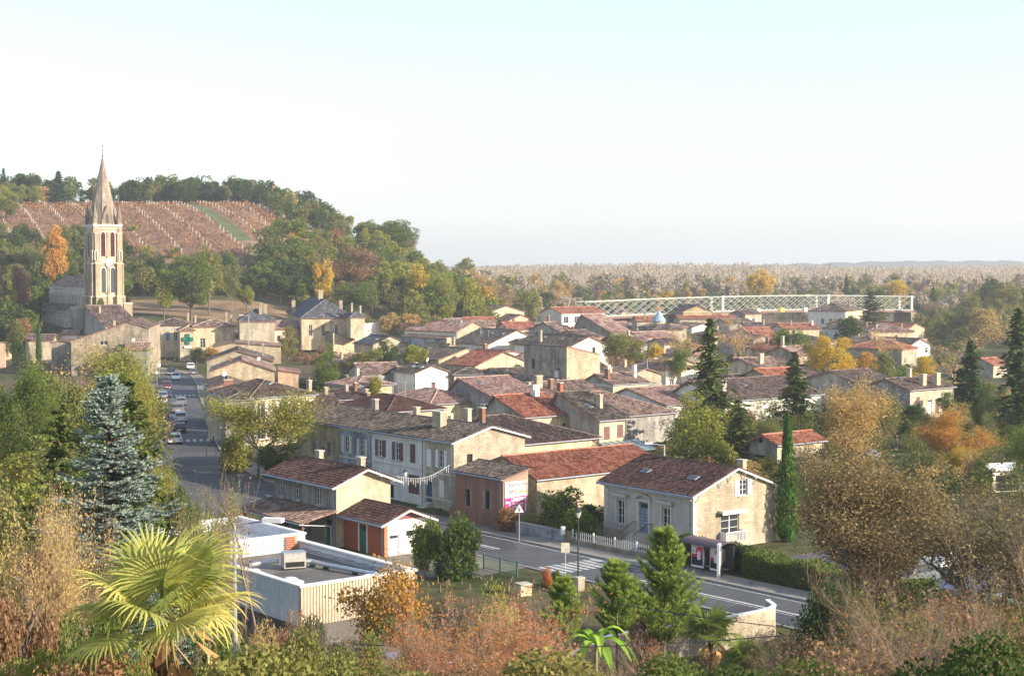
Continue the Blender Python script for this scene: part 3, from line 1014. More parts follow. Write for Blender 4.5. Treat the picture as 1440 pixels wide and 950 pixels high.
    HOUSES[key] = dict(root=root, WX=WX, WY=WY, E=E, H=hmax, o=o, z=zg, d=d, roof=ro, rz=rz_, yaw=yaw)
    return root

def local(key, x, y, z):
    h = HOUSES[key]; c, s = math.cos(h['yaw']), math.sin(h['yaw'])
    return Vector((h['o'][0] + x * c - y * s, h['o'][1] + x * s + y * c, h['z'] + z))
random.seed(11)
# ------------------------------------------------------------------ ground
def build_ground():
    ys = np.unique(np.concatenate([np.linspace(-60, 120, 61), np.linspace(120, 780, 133), np.geomspace(780, 9000, 40)]))
    fr = np.linspace(-1, 1, 171)
    V = []
    for y in ys:
        half = max(120, 0.62 * abs(y) + 90)
        for f in fr: V.append((f * half, y, 0))
    V = np.array(V)
    V[:, 2] = [terr(a, b) for a, b in V[:, :2]]
    nx = len(fr)
    j, i = np.meshgrid(np.arange(len(ys) - 1), np.arange(nx - 1), indexing='ij')
    a = (j * nx + i).ravel()
    Fc = np.stack([a, a + 1, a + nx + 1, a + nx], 1)
    m, nt, b = nmat('ground_soil_and_grass')
    wc = nt.nodes.new('ShaderNodeNewGeometry').outputs['Position']
    n1 = ramp(nt, noise(nt, .035, 6, wc), .4, .62); n2 = ramp(nt, noise(nt, .6, 5, wc), .35, .65)
    g = mixc(nt, n2, (.035, .05, .018), (.09, .10, .035)); s = mixc(nt, n2, (.09, .07, .04), (.17, .12, .075))
    k = mixc(nt, n1, g, s)
    nt.links.new(k, b.inputs['Base Color']); b.inputs['Roughness'].default_value = 1; b.inputs['Specular IOR Level'].default_value = .1
    me = np_mesh('ground', V, 4, None, (m,), Fc, smooth=True)
    put('ground', me, kind='structure')
build_ground()

# ------------------------------------------------------------------ roads
def RD(t, n, z=0.0):
    return Vector((9.2 - .632 * t + .775 * (n - 87.1), 126.6 + .775 * t + .632 * (n - 87.1), z))
def catmull(P, n=10):
    P = [np.array(p, float) for p in P]; P = [2 * P[0] - P[1]] + P + [2 * P[-1] - P[-2]]
    out = []
    for i in range(1, len(P) - 2):
        for t in np.linspace(0, 1, n, endpoint=False):
            out.append(.5 * ((2 * P[i]) + (-P[i - 1] + P[i + 1]) * t + (2 * P[i - 1] - 5 * P[i] + 4 * P[i + 1] - P[i + 2]) * t ** 2 + (-P[i - 1] + 3 * P[i] - 3 * P[i + 1] + P[i + 2]) * t ** 3))
    out.append(P[-2]); return np.array(out)

def offs(path, o):
    d = np.gradient(path, axis=0); d /= np.linalg.norm(d, axis=1)[:, None]
    return path + np.stack([d[:, 1], -d[:, 0]], 1) * np.asarray(o).reshape(-1, 1) if np.ndim(o) else path + np.stack([d[:, 1], -d[:, 0]], 1) * o

def ribbon(name, L, Rr, z, mat, kind='structure', thick=0, parent=None):
    mb = MB()
    for i in range(len(L) - 1):
        q = [L[i], L[i + 1], Rr[i + 1], Rr[i]]
        pts = [(a, b, terr(a, b) + z) for a, b in q]
        if thick: mb.prism([(p[0], p[1], p[2] - thick) for p in pts], (0, 0, thick), mat)
        else: mb.face(pts[::-1], mat)
    return mb.put(name, parent, kind=kind)

def asphalt(name, c, v=.25):
    m, nt, b = nmat(name)
    wc = nt.nodes.new('ShaderNodeNewGeometry').outputs['Position']
    k = mixc(nt, ramp(nt, noise(nt, .5, 7, wc, .7), .35, .68), tuple(x * (1 - v) for x in c), tuple(x * (1 + v) for x in c))
    k = mixc(nt, ramp(nt, noise(nt, 30, 2, wc), .3, .7), k, mixc(nt, .35, k, (.12, .12, .12)))
    nt.links.new(k, b.inputs['Base Color']); b.inputs['Roughness'].default_value = .85; b.inputs['Specular IOR Level'].default_value = .3
    vo = nt.nodes.new('ShaderNodeTexVoronoi'); vo.inputs['Scale'].default_value = .16; nt.links.new(wc, vo.inputs['Vector'])   # repair patches
    sp_ = nt.nodes.new('ShaderNodeSeparateColor'); nt.links.new(vo.outputs['Color'], sp_.inputs[0])
    k = mixc(nt, ramp(nt, sp_.outputs[0], .62, .66), k, mixc(nt, 1.0, k, (.72, .72, .74), 'MULTIPLY'))
    nt.links.new(k, b.inputs['Base Color'])
    bump(nt, b, noise(nt, 40, 2, wc), .3, .01)
    return m
M_ASPH = asphalt('asphalt', (.085, .09, .098))
M_PAVE = asphalt('pavement', (.27, .24, .20), .15)
M_LINE = plain('road_paint', (.52, .52, .51), .8, var=.35, sc=4)
M_KERB = plain('kerb_stone', (.36, .34, .31), .9)
M_GRAVEL = asphalt('gravel', (.24, .20, .15), .25)

# right-hand kerb of the road, near to far, read off the photograph and laid on the ground
kerb = catmull([(44, 84), (30, 101), (18.8, 115), (9.2, 126.6), (-3, 141.7), (-13.2, 154.3), (-22.5, 167), (-29.8, 181), (-36.5, 200), (-41.8, 222), (-48.5, 252), (-57.6, 291.8), (-65.8, 329), (-72.5, 350), (-84, 368), (-99, 384), (-120, 400)])
n_k = len(kerb)
wid = np.interp(np.arange(n_k), [0, 50, 70, 90, n_k - 1], [7.2, 7.2, 8.4, 8.2, 8.0])
left = offs(kerb, -wid)
ribbon('road', left, kerb, .05, M_ASPH)
pl = kerb[60:152]; ribbon('pavement', offs(pl, .15), offs(pl, 2.4), .17, M_PAVE, thick=.16)
p2 = kerb[:58]; ribbon('pavement', offs(p2, .15), offs(p2, 2.45), .17, M_PAVE, thick=.16)
ribbon('kerb', kerb[:152], offs(kerb[:152], .15), .18, M_KERB, thick=.18)
ll = left[84:150]; ribbon('pavement', offs(ll, -3.2), ll, .17, M_PAVE, thick=.16)
# widening where the street meets the square
plz = MB()
q = [(-30, 150), (-20, 163), (-29, 181), (-36.5, 200), (-41.8, 222), (-48, 224), (-46, 200), (-39, 172), (-35, 155)]
plz.face([(a, b, .042) for a, b in q], M_ASPH)
plz.put('side_road', kind='structure')
mk = MB()
def stripe(a, b, w, z=.056):
    a, b = np.array(a, float), np.array(b, float); d = (b - a) / np.linalg.norm(b - a); n = np.array([d[1], -d[0]]) * w / 2
    mk.face([(q_[0], q_[1], z + terr(q_[0], q_[1])) for q_ in (a - n, b - n, b + n, a + n)][::-1], M_LINE)
def line_along(o, i0, i1, w):
    c = offs(kerb, o)
    for i in range(i0, i1): stripe(c[i], c[i + 1], w)
line_along(-.55, 0, 60, .12)
line_along(-3.75, 0, 27, .28); line_along(-3.75, 36, 60, .28); line_along(-4.25, 0, 27, .1); line_along(-4.25, 36, 58, .1)
line_along(-6.9, 0, 58, .12)
# zebra crossings: bars parallel to the road, spaced across it
def zebra(i, length=2.6, n=8, span=None, first=.5):
    i0, i1 = int(i), int(i) + 1
    a = kerb[i0]; d = kerb[i1] - kerb[i0]; d /= np.linalg.norm(d); nn = np.array([-d[1], d[0]])
    w = span or wid[i0]
    for k in range(n):
        o = first + (w - 2 * first) * (k + .5) / n
        p = a + nn * o
        stripe(p - d * length / 2, p + d * length / 2, .45, .0585)
zebra(31, 3.2, 8); zebra(88, 2.8, 8); zebra(110, 2.6, 9); zebra(132, 2.6, 9)
c = offs(kerb, -4.9)
for i in range(90, 150, 2): stripe(c[i], c[i] * .55 + c[i + 1] * .45, .12)
# hatched bay and curved kerb line of the square
for k in range(14):
    a = R(-40 + k * 12); b_ = R(-40 + (k + 1) * 12)
    stripe((-41.5 + 3.2 * math.cos(a), 176 + 5.5 * math.sin(a)), (-41.5 + 3.2 * math.cos(b_), 176 + 5.5 * math.sin(b_)), .15)
mk.put('road_marking', kind='structure')
# station yard
sy = MB(); sy.face([(a, b, .03) for a, b in [(-26, 126), (-14, 131), (-2, 132), (3, 127), (-3, 121), (-12, 122), (-28, 118)]], M_GRAVEL); sy.put('yard', kind='structure')
# parking area on the right behind the big tree
sy = MB(); sy.face([(a, b, .035) for a, b in [RD(-6, 94.5)[:2], RD(-6, 112)[:2], RD(-42, 112)[:2], RD(-42, 94.5)[:2]]], M_ASPH); sy.put('car_park', kind='structure')
# river under the bridge
wm_, nt_, b_2 = nmat('river_water')
b_2.inputs['Base Color'].default_value = (.16, .13, .08, 1); b_2.inputs['Roughness'].default_value = .12
rv = MB(); rv.face([(50, 560, .1), (150, 575, .1), (210, 760, .1), (90, 760, .1)], wm_); rv.put('river', kind='structure')

# ------------------------------------------------------------------ far ridge and horizon
mb = MB()
hm, nt, b = nmat('far_wooded_ridge')
k = mixc(nt, noise(nt, .01, 5, nt.nodes.new('ShaderNodeNewGeometry').outputs['Position']), (.05, .06, .04), (.11, .10, .06))
nt.links.new(k, b.inputs['Base Color']); b.inputs['Roughness'].default_value = 1
rs = random.Random(5)
nseg = 260
V, Fc = [], []
for i in range(nseg + 1):
    a = -.36 + .8 * i / nseg
    y = 4200
    h = 20 + 7 * (math.sin(i * .07) * .5 + .5) * min(1, max(0, (a - .02) * 5)) + 9 * min(1, max(0, (a - .1) * 5)) + rs.uniform(-1.2, 1.2) + 1.6 * math.sin(i * .9)
    V += [(a * y, y - 350, -1), (a * y, y, h), (a * y * 1.1, y + 500, h * .8)]
for i in range(nseg):
    for j in (0, 1): Fc.append((i * 3 + j, i * 3 + 3 + j, i * 3 + 4 + j, i * 3 + 1 + j))
put('wooded_hills', np_mesh('wooded_hills', np.array(V), 4, None, (hm,), np.array(Fc)), kind='structure')
# ------------------------------------------------------------------ the town (pixel of the near eave corner, column of the right and left wall ends)
Hs = house
# --- near row -------------------------------------------------------
Hs('stone', 'detached pale stone house with dark brown roof and grey-blue door near the bus shelter', (975, 694), 1090, 850, 5.0, pitch=20, tile='maroon', wall='smooth',
   W=[(.285, 1.35, 1.0, 2.1, 'plain'), (.535, .95, 1.15, 2.65, 'grey_door'), (.80, 1.35, 1.0, 2.1, 'plain')],
   S=[(.60, 4.35, .95, 1.35, 'shut_white'), (.44, 1.0, 2.2, 2.0, 'plain'), (.60, -.45, 1.3, .8, 'plain_nosill')],
   chim=[(.72, .12, 1.1, 'stone')], sky=[(.22, .20), (.22, .73)], edge=M_WHITE, over=.45, cornice=False, wallS='stone')
Hs('shed', 'brown weathered plank shed with a mossy tiled roof and a pink advertising board', (707.5, 672), 742.5, 641, 4.7, roof='mono+x', pitch=14, tile='dark', wall='grey', over=.3, name='plank_shed', cat='shed',
   W=[(.33, 1.6, .8, 1.7, 'hole'), (.74, 1.5, .75, 1.6, 'hole')], edge=M_WOOD)
Hs('terr1', 'stone terraced house at the road end of the row with blue arched door', (638, 620), 738, 597, 6.9, pitch=15.5, tile='dark', wall='stone', wallW='cream', edge=M_WHITE, over=.45,
   W=[(.42, 4.1, .85, 1.75, 'shut_white'), (.86, 4.0, .8, 1.75, 'closed_white'), (.84, -.1, .95, 3.0, 'blue_door'), (.42, 1.2, .8, 1.7, 'closed_white'), (.45, -.4, .6, .5, 'hole')],
   S=[(.22, 4.5, .7, 1.0, 'hole_x'), (.55, 3.0, .5, .45, 'hole')])
Hs('terr2', 'cream terraced house with mauve-brown shutters in the middle of the row', (638, 620), 738, 523, 6.9, pitch=15.5, y0col=597, tile='dark', wall='white', over=.4,
   W=[(.22, 4.1, .95, 1.9, 'closed_brown'), (.50, 4.1, .9, 1.85, 'shut_brown'), (.83, 4.2, .9, 1.75, 'shut_brown'), (.20, 1.0, 1.9, 1.9, 'closed_brown'), (.62, .1, .8, 1.4, 'hole')], chim=[(.30, .12, 1.5, 'cream', .8, 1.4), (.62, .02, 1.5, 'cream'), (.6, .95, 1.0, 'stone')])
Hs('terr3', 'pale blue-grey terraced house with cream shutters at the far end of the row', (638, 620), 738, 478, 6.9, pitch=15.5, y0col=523, tile='dark', wall='blue', over=.35, cornice=True,
   W=[(.30, 3.9, .9, 1.8, 'shut_cream'), (.78, 4.0, .9, 1.8, 'shut_cream'), (.3, .6, 1, 2.0, 'white_door'), (.75, 1, .9, 1.7, 'shut_cream')], chim=[(.5, .98, 1.2, 'grey')])
Hs('lower', 'low cream stone house with a dark tiled roof adjoining the row', (638, 620), 738, 418, 6.0, y0col=478.5, pitch=17, tile='dark', wall='cream', W=[(.26, 2.2, .75, 1.7, 'closed_grey'), (.60, 2.3, .75, 1.7, 'closed_grey'), (.9, 2.3, .7, 1.6, 'plain')])
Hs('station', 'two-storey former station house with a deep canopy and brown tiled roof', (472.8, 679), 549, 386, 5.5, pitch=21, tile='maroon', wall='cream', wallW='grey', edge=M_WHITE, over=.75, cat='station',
   W=[(.28, 3.3, .75, 1.5, 'plain'), (.62, 3.3, .75, 1.5, 'plain'), (.88, 3.35, .7, 1.4, 'plain'), (.12, 0, .95, 2.3, 'green_door'), (.52, 0, .9, 2.3, 'green_door'), (.80, 0, .9, 2.3, 'brown_door')],
   chim=[(.55, .08, .9, 'stone'), (.62, .8, .9, 'stone')])
Hs('annex', 'red-walled station outbuilding with green-framed glazed door', (540.7, 732), 600, 474, 3.0, pitch=21, tile='maroon', wall='red', wallS='white', edge=M_WHITE, over=.7, name='outbuilding', cat='outbuilding',
   W=[(.44, -.2, 1.1, 2.45, 'green_door')], S=[(.60, 1.5, .8, .45, 'hole'), (.84, 1.5, .65, .45, 'hole'), (.22, -.2, .95, 2.0, 'white_door')])
Hs('longred', 'long low stone building with a bright orange-red tiled roof', (755, 673), 935, (10.,), 4.0, ridge='x', pitch=18, tile='red', wall='stone', over=.25)
Hs('bigdark', 'broad house with dark ribbed hipped roof and stained cream wall behind the row', (658, 630), 841, (15.,), 4.5, roof='hip', pitch=17.5, tile='brown', wall='cream', S=[(.47, 2.4, .7, .9, 'plain'), (.63, 2.4, .75, .9, 'plain'), (.86, 2.4, .8, .9, 'plain')], chim=[(.35, .4, 1.6, 'brick')], antenna=[(.4, .45)])
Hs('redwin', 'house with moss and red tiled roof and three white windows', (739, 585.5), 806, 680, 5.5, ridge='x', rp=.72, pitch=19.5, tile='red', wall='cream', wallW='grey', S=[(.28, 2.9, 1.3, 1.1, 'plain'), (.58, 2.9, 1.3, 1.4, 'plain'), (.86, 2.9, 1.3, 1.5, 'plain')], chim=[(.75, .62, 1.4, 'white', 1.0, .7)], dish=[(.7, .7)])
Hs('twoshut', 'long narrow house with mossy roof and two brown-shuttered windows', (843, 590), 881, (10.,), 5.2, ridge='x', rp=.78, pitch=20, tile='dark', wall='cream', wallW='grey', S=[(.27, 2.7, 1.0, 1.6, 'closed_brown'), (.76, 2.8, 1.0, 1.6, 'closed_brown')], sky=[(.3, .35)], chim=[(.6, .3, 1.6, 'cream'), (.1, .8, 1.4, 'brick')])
Hs('redhip', 'wide hipped roof of ribbed red-brown tiles above a grey rubble wall', (824, 588), 949, (13.8,), 4.0, roof='hip', pitch=21, tile='mixed', wall='grey', group=None)
Hs('lowwide', 'low building with wide pinkish-brown roof next to the pyramid tree', (937, 569), 1005, (14.,), 3.3, ridge='x', rp=.6, pitch=13, tile='pink', wall='white')
Hs('cornice', 'cream house with moulded white cornice and green-shuttered window', (862, 540), 912, 820, 5.2, ridge='x', rp=.6, pitch=17, tile='mixed', wall='cream', wallW='grey', cornice=True, S=[(.17, 1.6, .8, 1.5, 'closed_green'), (.42, 1.8, .6, 1.2, 'plain'), (.6, 1.8, .6, 1.2, 'plain'), (.82, 1.8, .8, 1.3, 'brown_door')], chim=[(.85, .3, 2.0, 'white'), (.5, .7, 1.2, 'stone'), (.1, .3, 1.6, 'brick')], dish=[(.4, .6)])
Hs('gardenwall', 'grey flat-roofed annexe beside the corniced cream house', (913, 540), 931, (6.,), 4.4, roof='flat', wall='grey', name='annexe', cat='annexe', yaw=30)
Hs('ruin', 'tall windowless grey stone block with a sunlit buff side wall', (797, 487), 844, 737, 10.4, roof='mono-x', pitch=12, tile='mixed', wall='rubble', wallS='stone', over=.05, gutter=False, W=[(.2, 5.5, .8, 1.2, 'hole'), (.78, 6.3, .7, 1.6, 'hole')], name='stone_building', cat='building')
Hs('white1', 'white gabled house with peeling grey left wall and dark mossy roof', (584, 523.5), 630, 554.5, 6.0, pitch=18, tile='dark', wall='white', S=[(.55, 2.6, .9, 1.6, 'brown_door')], sky=[(.3, .2), (.3, .6)], dish=[(.4, .05)])
Hs('white2', 'white house with two round gable vents and dark hipped roof', (639, 525.5), 689, 630, 5.5, roof='hip', pitch=17, yaw=14, tile='dark', wall='white', wallW='stone', S=[(.3, 1.6, 1.2, 1.3, 'plain'), (.75, 1.6, 1.2, 1.3, 'plain'), (.3, 4.2, .45, .45, 'hole'), (.68, 4.2, .45, .45, 'hole')], sky=[(.35, .3)])
Hs('pinkhip', 'house with wide pale pink hipped roof in front of the white gabled house', (605, 567.5), 682, (13.,), 4.2, roof='hip', pitch=17, tile='pink', wall='cream', antenna=[(.4, .3)], auto='S')
Hs('redhip2', 'house with tall dark red hipped roof of ribbed tiles', (544, 578.5), 624, 472, 4.5, roof='hip', pitch=19, tile='maroon', wall='cream', chim=[(.5, .93, 1.2, 'brick')], antenna=[(.6, .3)])
Hs('smallcr', 'small cream house with mossy brown roof left of the tall red hip', (441, 573.5), 479, (8.,), 4.8, ridge='x', pitch=20, yaw=25, tile='brown', wall='cream', chim=[(.8, .5, .9, 'stone'), (.2, .9, .6, 'stone')], auto='S:hole')
Hs('backlow', 'low house with brown roof and brick chimney in front of the garden wall', (478, 561), 520, (8.,), 3.6, ridge='x', pitch=16, yaw=30, tile='brown', wall='stone', chim=[(.8, .4, 1.2, 'brick'), (.95, .1, 1.0, 'stone'), (.5, .4, .8, 'stone')])
Hs('corner1', 'tall cream corner house with mossy hipped roof behind the green tree', (352, 558), 443, (12.,), 6.6, roof='hip', pitch=19, tile='brown', wall='cream', cornice=True, S=[(.84, 3.9, 1.1, 1.9, 'shut_white'), (.5, 3.9, 1.1, 1.9, 'shut_white'), (.16, 3.9, 1.1, 1.9, 'shut_white'), (.5, .3, 1.1, 2.2, 'white_door'), (.84, .9, 1.1, 1.8, 'shut_white'), (.16, .9, 1.1, 1.8, 'shut_white')], sky=[(.5, .3)], chim=[(.98, .1, 1.6, 'cream')])
Hs('corner2', 'grey-walled street corner house with brick chimney along the pavement', (317, 561), 358, (15.,), 6.4, roof='hip', yaw=15, pitch=17, tile='dark', wall='grey', cornice=True, W=[(.12, 3.7, 1.0, 1.8, 'shut_white'), (.32, 3.7, 1.0, 1.8, 'plain'), (.55, 3.7, 1.0, 1.8, 'plain'), (.8, 3.7, 1.0, 1.8, 'plain'), (.2, .2, 1.2, 2.3, 'blue_door'), (.5, .8, 1.1, 1.7, 'plain'), (.8, .8, 1.1, 1.7, 'closed_white')], S=[(.3, 3.7, .9, 1.8, 'plain')], chim=[(.35, .75, 1.3, 'brick', 1.2, .8)])
Hs('corner3', 'narrow street house with grey roof beyond the corner house', (296, 545), 350, (14.,), 6.2, ridge='y', rp=.55, yaw=15, pitch=16, tile='dark', wall='grey', auto='W', dish=[(.4, .2)])
Hs('gable1', 'stone house with broad plain gable and roman-tiled roof on the street', (296, 521.5), 386, (13.,), 5.0, pitch=20, yaw=9, rp=.48, tile='mixed', wall='stone', over=.25, chim=[(.3, .5, .9, 'brick')], dish=[(.75, .0)], antenna=[(.6, .1)])
Hs('gable1b', 'low pinkish annexe with lean-to roof right of the plain stone gable', (391, 519), 420, (7.,), 4.3, roof='mono-x', pitch=8, yaw=9, tile='pink', wall='pink', name='annexe', cat='annexe')
Hs('gable2', 'stone gabled house with pale grey roof behind the first street gable', (291, 507.5), 384, (14.,), 5.0, pitch=20, yaw=9, tile='dark', wall='stone', over=.3, rp=.45, chim=[(.85, .3, 2.4, 'grey')], antenna=[(.7, .2), (.9, .4)])
Hs('gable3', 'low stone house with reddish lean-to roof behind the street gables', (300, 487), 395, (12.,), 4.2, pitch=12, yaw=9, rp=.3, tile='mixed', wall='stone', antenna=[(.5, .1)])
Hs('pharm', 'cream corner shop with a green pharmacy cross and hipped roof', (253, 464), 273, (7.,), 7.6, roof='hip', pitch=19, yaw=16, tile='mixed', wall='cream', cat='shop', name='shop', base=1.5)
Hs('pharm2', 'long cream building with small white window right of the pharmacy', (272, 458.5), 330, (13.,), 8.0, roof='hip', pitch=18, yaw=14, tile='mixed', wall='cream', base=1.5, S=[(.22, 2.6, 1.3, 2.4, 'plain')], chim=[(.1, .8, 2, 'stone'), (.85, .6, 2.6, 'stone'), (.95, .4, 2.2, 'stone')])
Hs('pharm3', 'cream street building with tall windows and faded lettering left of the pharmacy', (214, 456), 262, (12.,), 8.0, roof='hip', pitch=17, yaw=4, tile='brown', wall='cream', base=1.5, S=[(.2, 3.9, .9, 2.3, 'closed_grey'), (.45, 3.9, .9, 2.3, 'closed_grey'), (.68, 3.9, .9, 2.3, 'plain')], sky=[(.4, .3)], chim=[(.9, .8, 2.2, 'stone')])
Hs('smallred', 'small cream shed with dark roof and red doors behind the pharmacy', (305, 472.5), 357, (7.,), 4.6, roof='hip', pitch=19, yaw=10, tile='brown', wall='cream', S=[(.05, 1.8, .7, 1.6, 'brown_door'), (.45, 1.8, .6, 1.5, 'brown_door')])
Hs('pinkroof', 'stone house with pale pink tiled roof and grey gable above the round tree', (377, 463), 436, 350, 6.2, ridge='x', rp=.5, pitch=21, tile='pink', wall='cream', wallW='grey', S=[(.82, 2.6, 1.1, 2.0, 'plain'), (.25, 3.0, 1, 1.5, 'hole')])
Hs('manor', 'cream manor house with tall slate hipped roof and large chimney', (424, 446), 496, 404, 6.6, roof='hip', pitch=33, yaw=12, tile='slate', wall='cream', cornice=True, S=[(.17, 1.6, .9, 3.0, 'plain'), (.42, 1.6, .9, 3.0, 'plain'), (.68, 1.6, .9, 3.0, 'plain'), (.9, 1.6, .9, 3.0, 'plain')], chim=[(.48, .3, 2.6, 'stone', 1.3, 1.0), (.02, .6, 3.5, 'stone', 1.0, 1.2), (.97, .5, 3.4, 'stone', .9, 1)], base=2)
Hs('slate2', 'house with dark blue slate roof left of the manor', (337, 450.5), 386, (9.,), 5.5, roof='hip', pitch=32, yaw=12, tile='slate', wall='cream', chim=[(.62, .3, 2.5, 'stone', .9, .9), (.75, .3, 2.5, 'stone', .9, .9)])
Hs('slate3', 'small slate-roofed wing right of the manor', (493, 445), 513, (8.,), 5.0, roof='hip', pitch=33, yaw=20, tile='slate', wall='cream', chim=[(.3, .4, 2.6, 'stone'), (.9, .4, 2.4, 'stone')])
Hs('whitebox', 'white flat-topped building with sloping grey side behind the plane trees', (499, 455.5), 542, 484, 5.2, roof='flat', wall='white', name='flat_building', cat='building', base=1.5)
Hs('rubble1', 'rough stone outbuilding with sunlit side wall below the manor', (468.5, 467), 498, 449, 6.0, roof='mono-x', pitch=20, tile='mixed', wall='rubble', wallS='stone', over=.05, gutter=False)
Hs('darkroof', 'house with dark smooth roof and one skylight behind the holm oak', (525, 483.5), 572, 498, 5.0, pitch=20, tile='slate', wall='cream', sky=[(.25, .3)], rp=.5)
Hs('bluewall', 'long building with stained blue-grey wall and lean-to roof', (627, 476.5), 640, 562, 6.5, roof='mono+x', pitch=8, tile='brown', wall='blue', over=.15, W=[(.2, 3.2, .7, .8, 'hole'), (.55, 3.4, .6, .7, 'hole')])
Hs('bigtile', 'large building with sprawling pink-brown roman tile roof', (642, 466), (14.,), 569, 5.6, pitch=19, yaw=52, tile='pink', wall='white', wallS='stone', W=[(.12, 2.9, .8, 1.2, 'plain'), (.5, 2.9, .9, 1.3, 'plain'), (.7, 2.9, .8, 1.0, 'plain')], dish=[(.3, .1)], antenna=[(.3, .6), (.3, .2), (.1, .85)])
Hs('hall', 'large hall with shallow brown roof and cream gable near the hill foot', (686, 439), 737, 644, 7.0, pitch=15, tile='brown', wall='white', wallS='cream', S=[(.18, 3.6, 1.0, 2.0, 'plain'), (.28, 3.6, 1.0, 2.0, 'plain'), (.38, 3.6, 1.0, 2.0, 'plain')], W=[(.35, 2.4, 2.6, 2.6, 'hole')], name='hall', cat='building')
Hs('brownG', 'house with dark brown roof and salmon gable in front of the hall', (714, 451), 751, 684, 5.2, pitch=19, tile='brown', wall='pink')
Hs('redG', 'house with smooth red roof and cream left gable below the salmon gable', (715, 462.5), 753, 698, 5.0, ridge='x', pitch=19, yaw=20, tile='red', wall='cream', antenna=[(.3, .5)])
Hs('red1', 'low house with bright red roof at the end of the plane trees', (655, 452), 697, (8.,), 4.6, ridge='x', pitch=17, yaw=14, tile='red', wall='cream')
Hs('red2', 'low cream house with red-brown roof right of the big roman tile roof', (667, 457.5), 696, (8.,), 4.6, ridge='x', pitch=17, yaw=14, tile='mixed', wall='cream')
Hs('sky41', 'broad dark tiled roof with skylights and several antennas', (686, 484), (17.,), (14.,), 5.5, pitch=20, tile='dark', wall='white', sky=[(.35, .15), (.35, .45), (.35, .75)], antenna=[(.2, .3), (.25, .6), (.2, .9)])
Hs('dark42', 'dark mossy roof with white gable beyond the tall stone block', (800, 487.5), 856, (19.,), 6.2, pitch=20, tile='dark', wall='white', sky=[(.3, .35), (.35, .7)], S=[(.62, 4.6, .9, 1.3, 'hole')], chim=[(.12, .6, 2.6, 'stone')])
Hs('brown43', 'small cream-sided house with brown roof left of the tall stone block', (736, 482), 765, 716, 6.0, ridge='x', pitch=15, tile='brown', wall='cream', chim=[(.05, .05, 1.0, 'brick')])
Hs('whiteG44', 'white house with low gable and red-brown roof beside the dark round tree', (703, 497), 735, (10.,), 5.3, rp=.3, pitch=17, tile='mixed', wall='white', S=[(.45, 1.4, 1.4, 1.2, 'plain')], chim=[(.1, .6, 1.6, 'brick')])
Hs('red45', 'long roof of faded red ribbed tiles sloping to the left', (668, 514), (14.,), 630, 4.4, pitch=20, tile='red', wall='cream')
Hs('stone46', 'narrow stone house with dark lean-to roof and sunlit wall', (617, 505), 656, (9.,), 5.0, roof='mono+x', pitch=16, tile='dark', wall='stone')
Hs('stone47', 'buff stone house falling to the right with two chimneys', (632, 483.5), 660, (10.,), 6.0, roof='mono-x', pitch=15, tile='mixed', wall='stone', over=.05, gutter=False, chim=[(.05, .1, 1.4, 'stone', 1.2, .8), (.6, .3, 2.2, 'stone')])
Hs('brown48a', 'low house with rough brown roof at the foot of the tall stone block', (706, 531), 792, (10.,), 4.2, ridge='x', pitch=15, tile='dark', wall='cream', yaw=25, antenna=[(.2, .3)])
Hs('hip48b', 'small cream house with brown hipped roof in front of the tall stone block', (730, 537), 776, (9.,), 4.0, roof='hip', pitch=18, yaw=14, tile='mixed', wall='cream', antenna=[(.8, .3)])
Hs('cream48c', 'cream wall block with white chimney right of the brown hipped roof', (785, 532), 803, (7.,), 5.0, roof='mono+x', pitch=8, tile='red', wall='cream', chim=[(.1, .1, 1.2, 'white')])
Hs('red49', 'red-brown roof strip with two white-capped chimneys behind the mossy roof', (772, 556), 852, (8.,), 4.6, ridge='x', rp=.7, pitch=16, tile='mixed', wall='cream', chim=[(.05, .4, 1.8, 'stone', 1.2, .7), (.2, .3, 1.5, 'brick')])
Hs('pink50', 'pale pink roof with skylight behind the grey gable', (694, 557.5), 762, (11.,), 5.2, ridge='x', rp=.75, pitch=15, tile='pink', wall='grey', sky=[(.2, .5)])
Hs('red51', 'long white house with long bright red roof and blue-white gable near the bridge', (790, 440), 850, 760, 8.0, ridge='x', pitch=15, yaw=32, tile='red', wall='white', S=[(.1, 4.6, 2.0, 2.2, 'plain'), (.35, 4.6, 2.0, 2.2, 'plain'), (.6, 4.8, 1.4, 1.8, 'plain'), (.8, 4.8, 1.4, 1.8, 'plain')], wallW='white')
Hs('creambox', 'square cream extension below the blue-white gable', (767, 443), 790, (5.,), 6.3, roof='flat', wall='cream', name='extension', cat='extension', yaw=32)
Hs('pink52', 'large barn with grey rubble gable and pale pink roman tiles', (859, 466), 886, 806, 5.0, ridge='x', rp=.76, pitch=20, tile='pink', wall='rubble', name='barn', cat='barn')
Hs('grey53', 'grey-gabled house with brown roof and brick chimney', (787, 465), 803, 744, 5.0, ridge='x', rp=.5, pitch=18, tile='mixed', wall='grey', chim=[(.5, .55, 2.0, 'brick')])
Hs('ochre53', 'small ochre house with dark pointed roof', (788, 463), 806, (7.,), 4.2, pitch=26, tile='dark', wall='ochre', yaw=25)
Hs('grey54', 'stone house with pale roof at the left end of the bridge', (875, 438), 886, 850, 7.0, ridge='x', pitch=16, tile='pink', wall='rubble', wallS='cream')
Hs('cream55', 'cream flat-fronted house with red roof left of the blue turret', (896, 451), 917, (8.,), 5.8, ridge='x', pitch=17, yaw=8, tile='red', wall='cream', chim=[(.6, .2, 2.2, 'stone')])
Hs('dark57', 'low hipped roof of dark tiles right of the blue turret', (918, 463), 959, (9.,), 4.6, roof='hip', pitch=18, yaw=8, tile='dark', wall='cream')
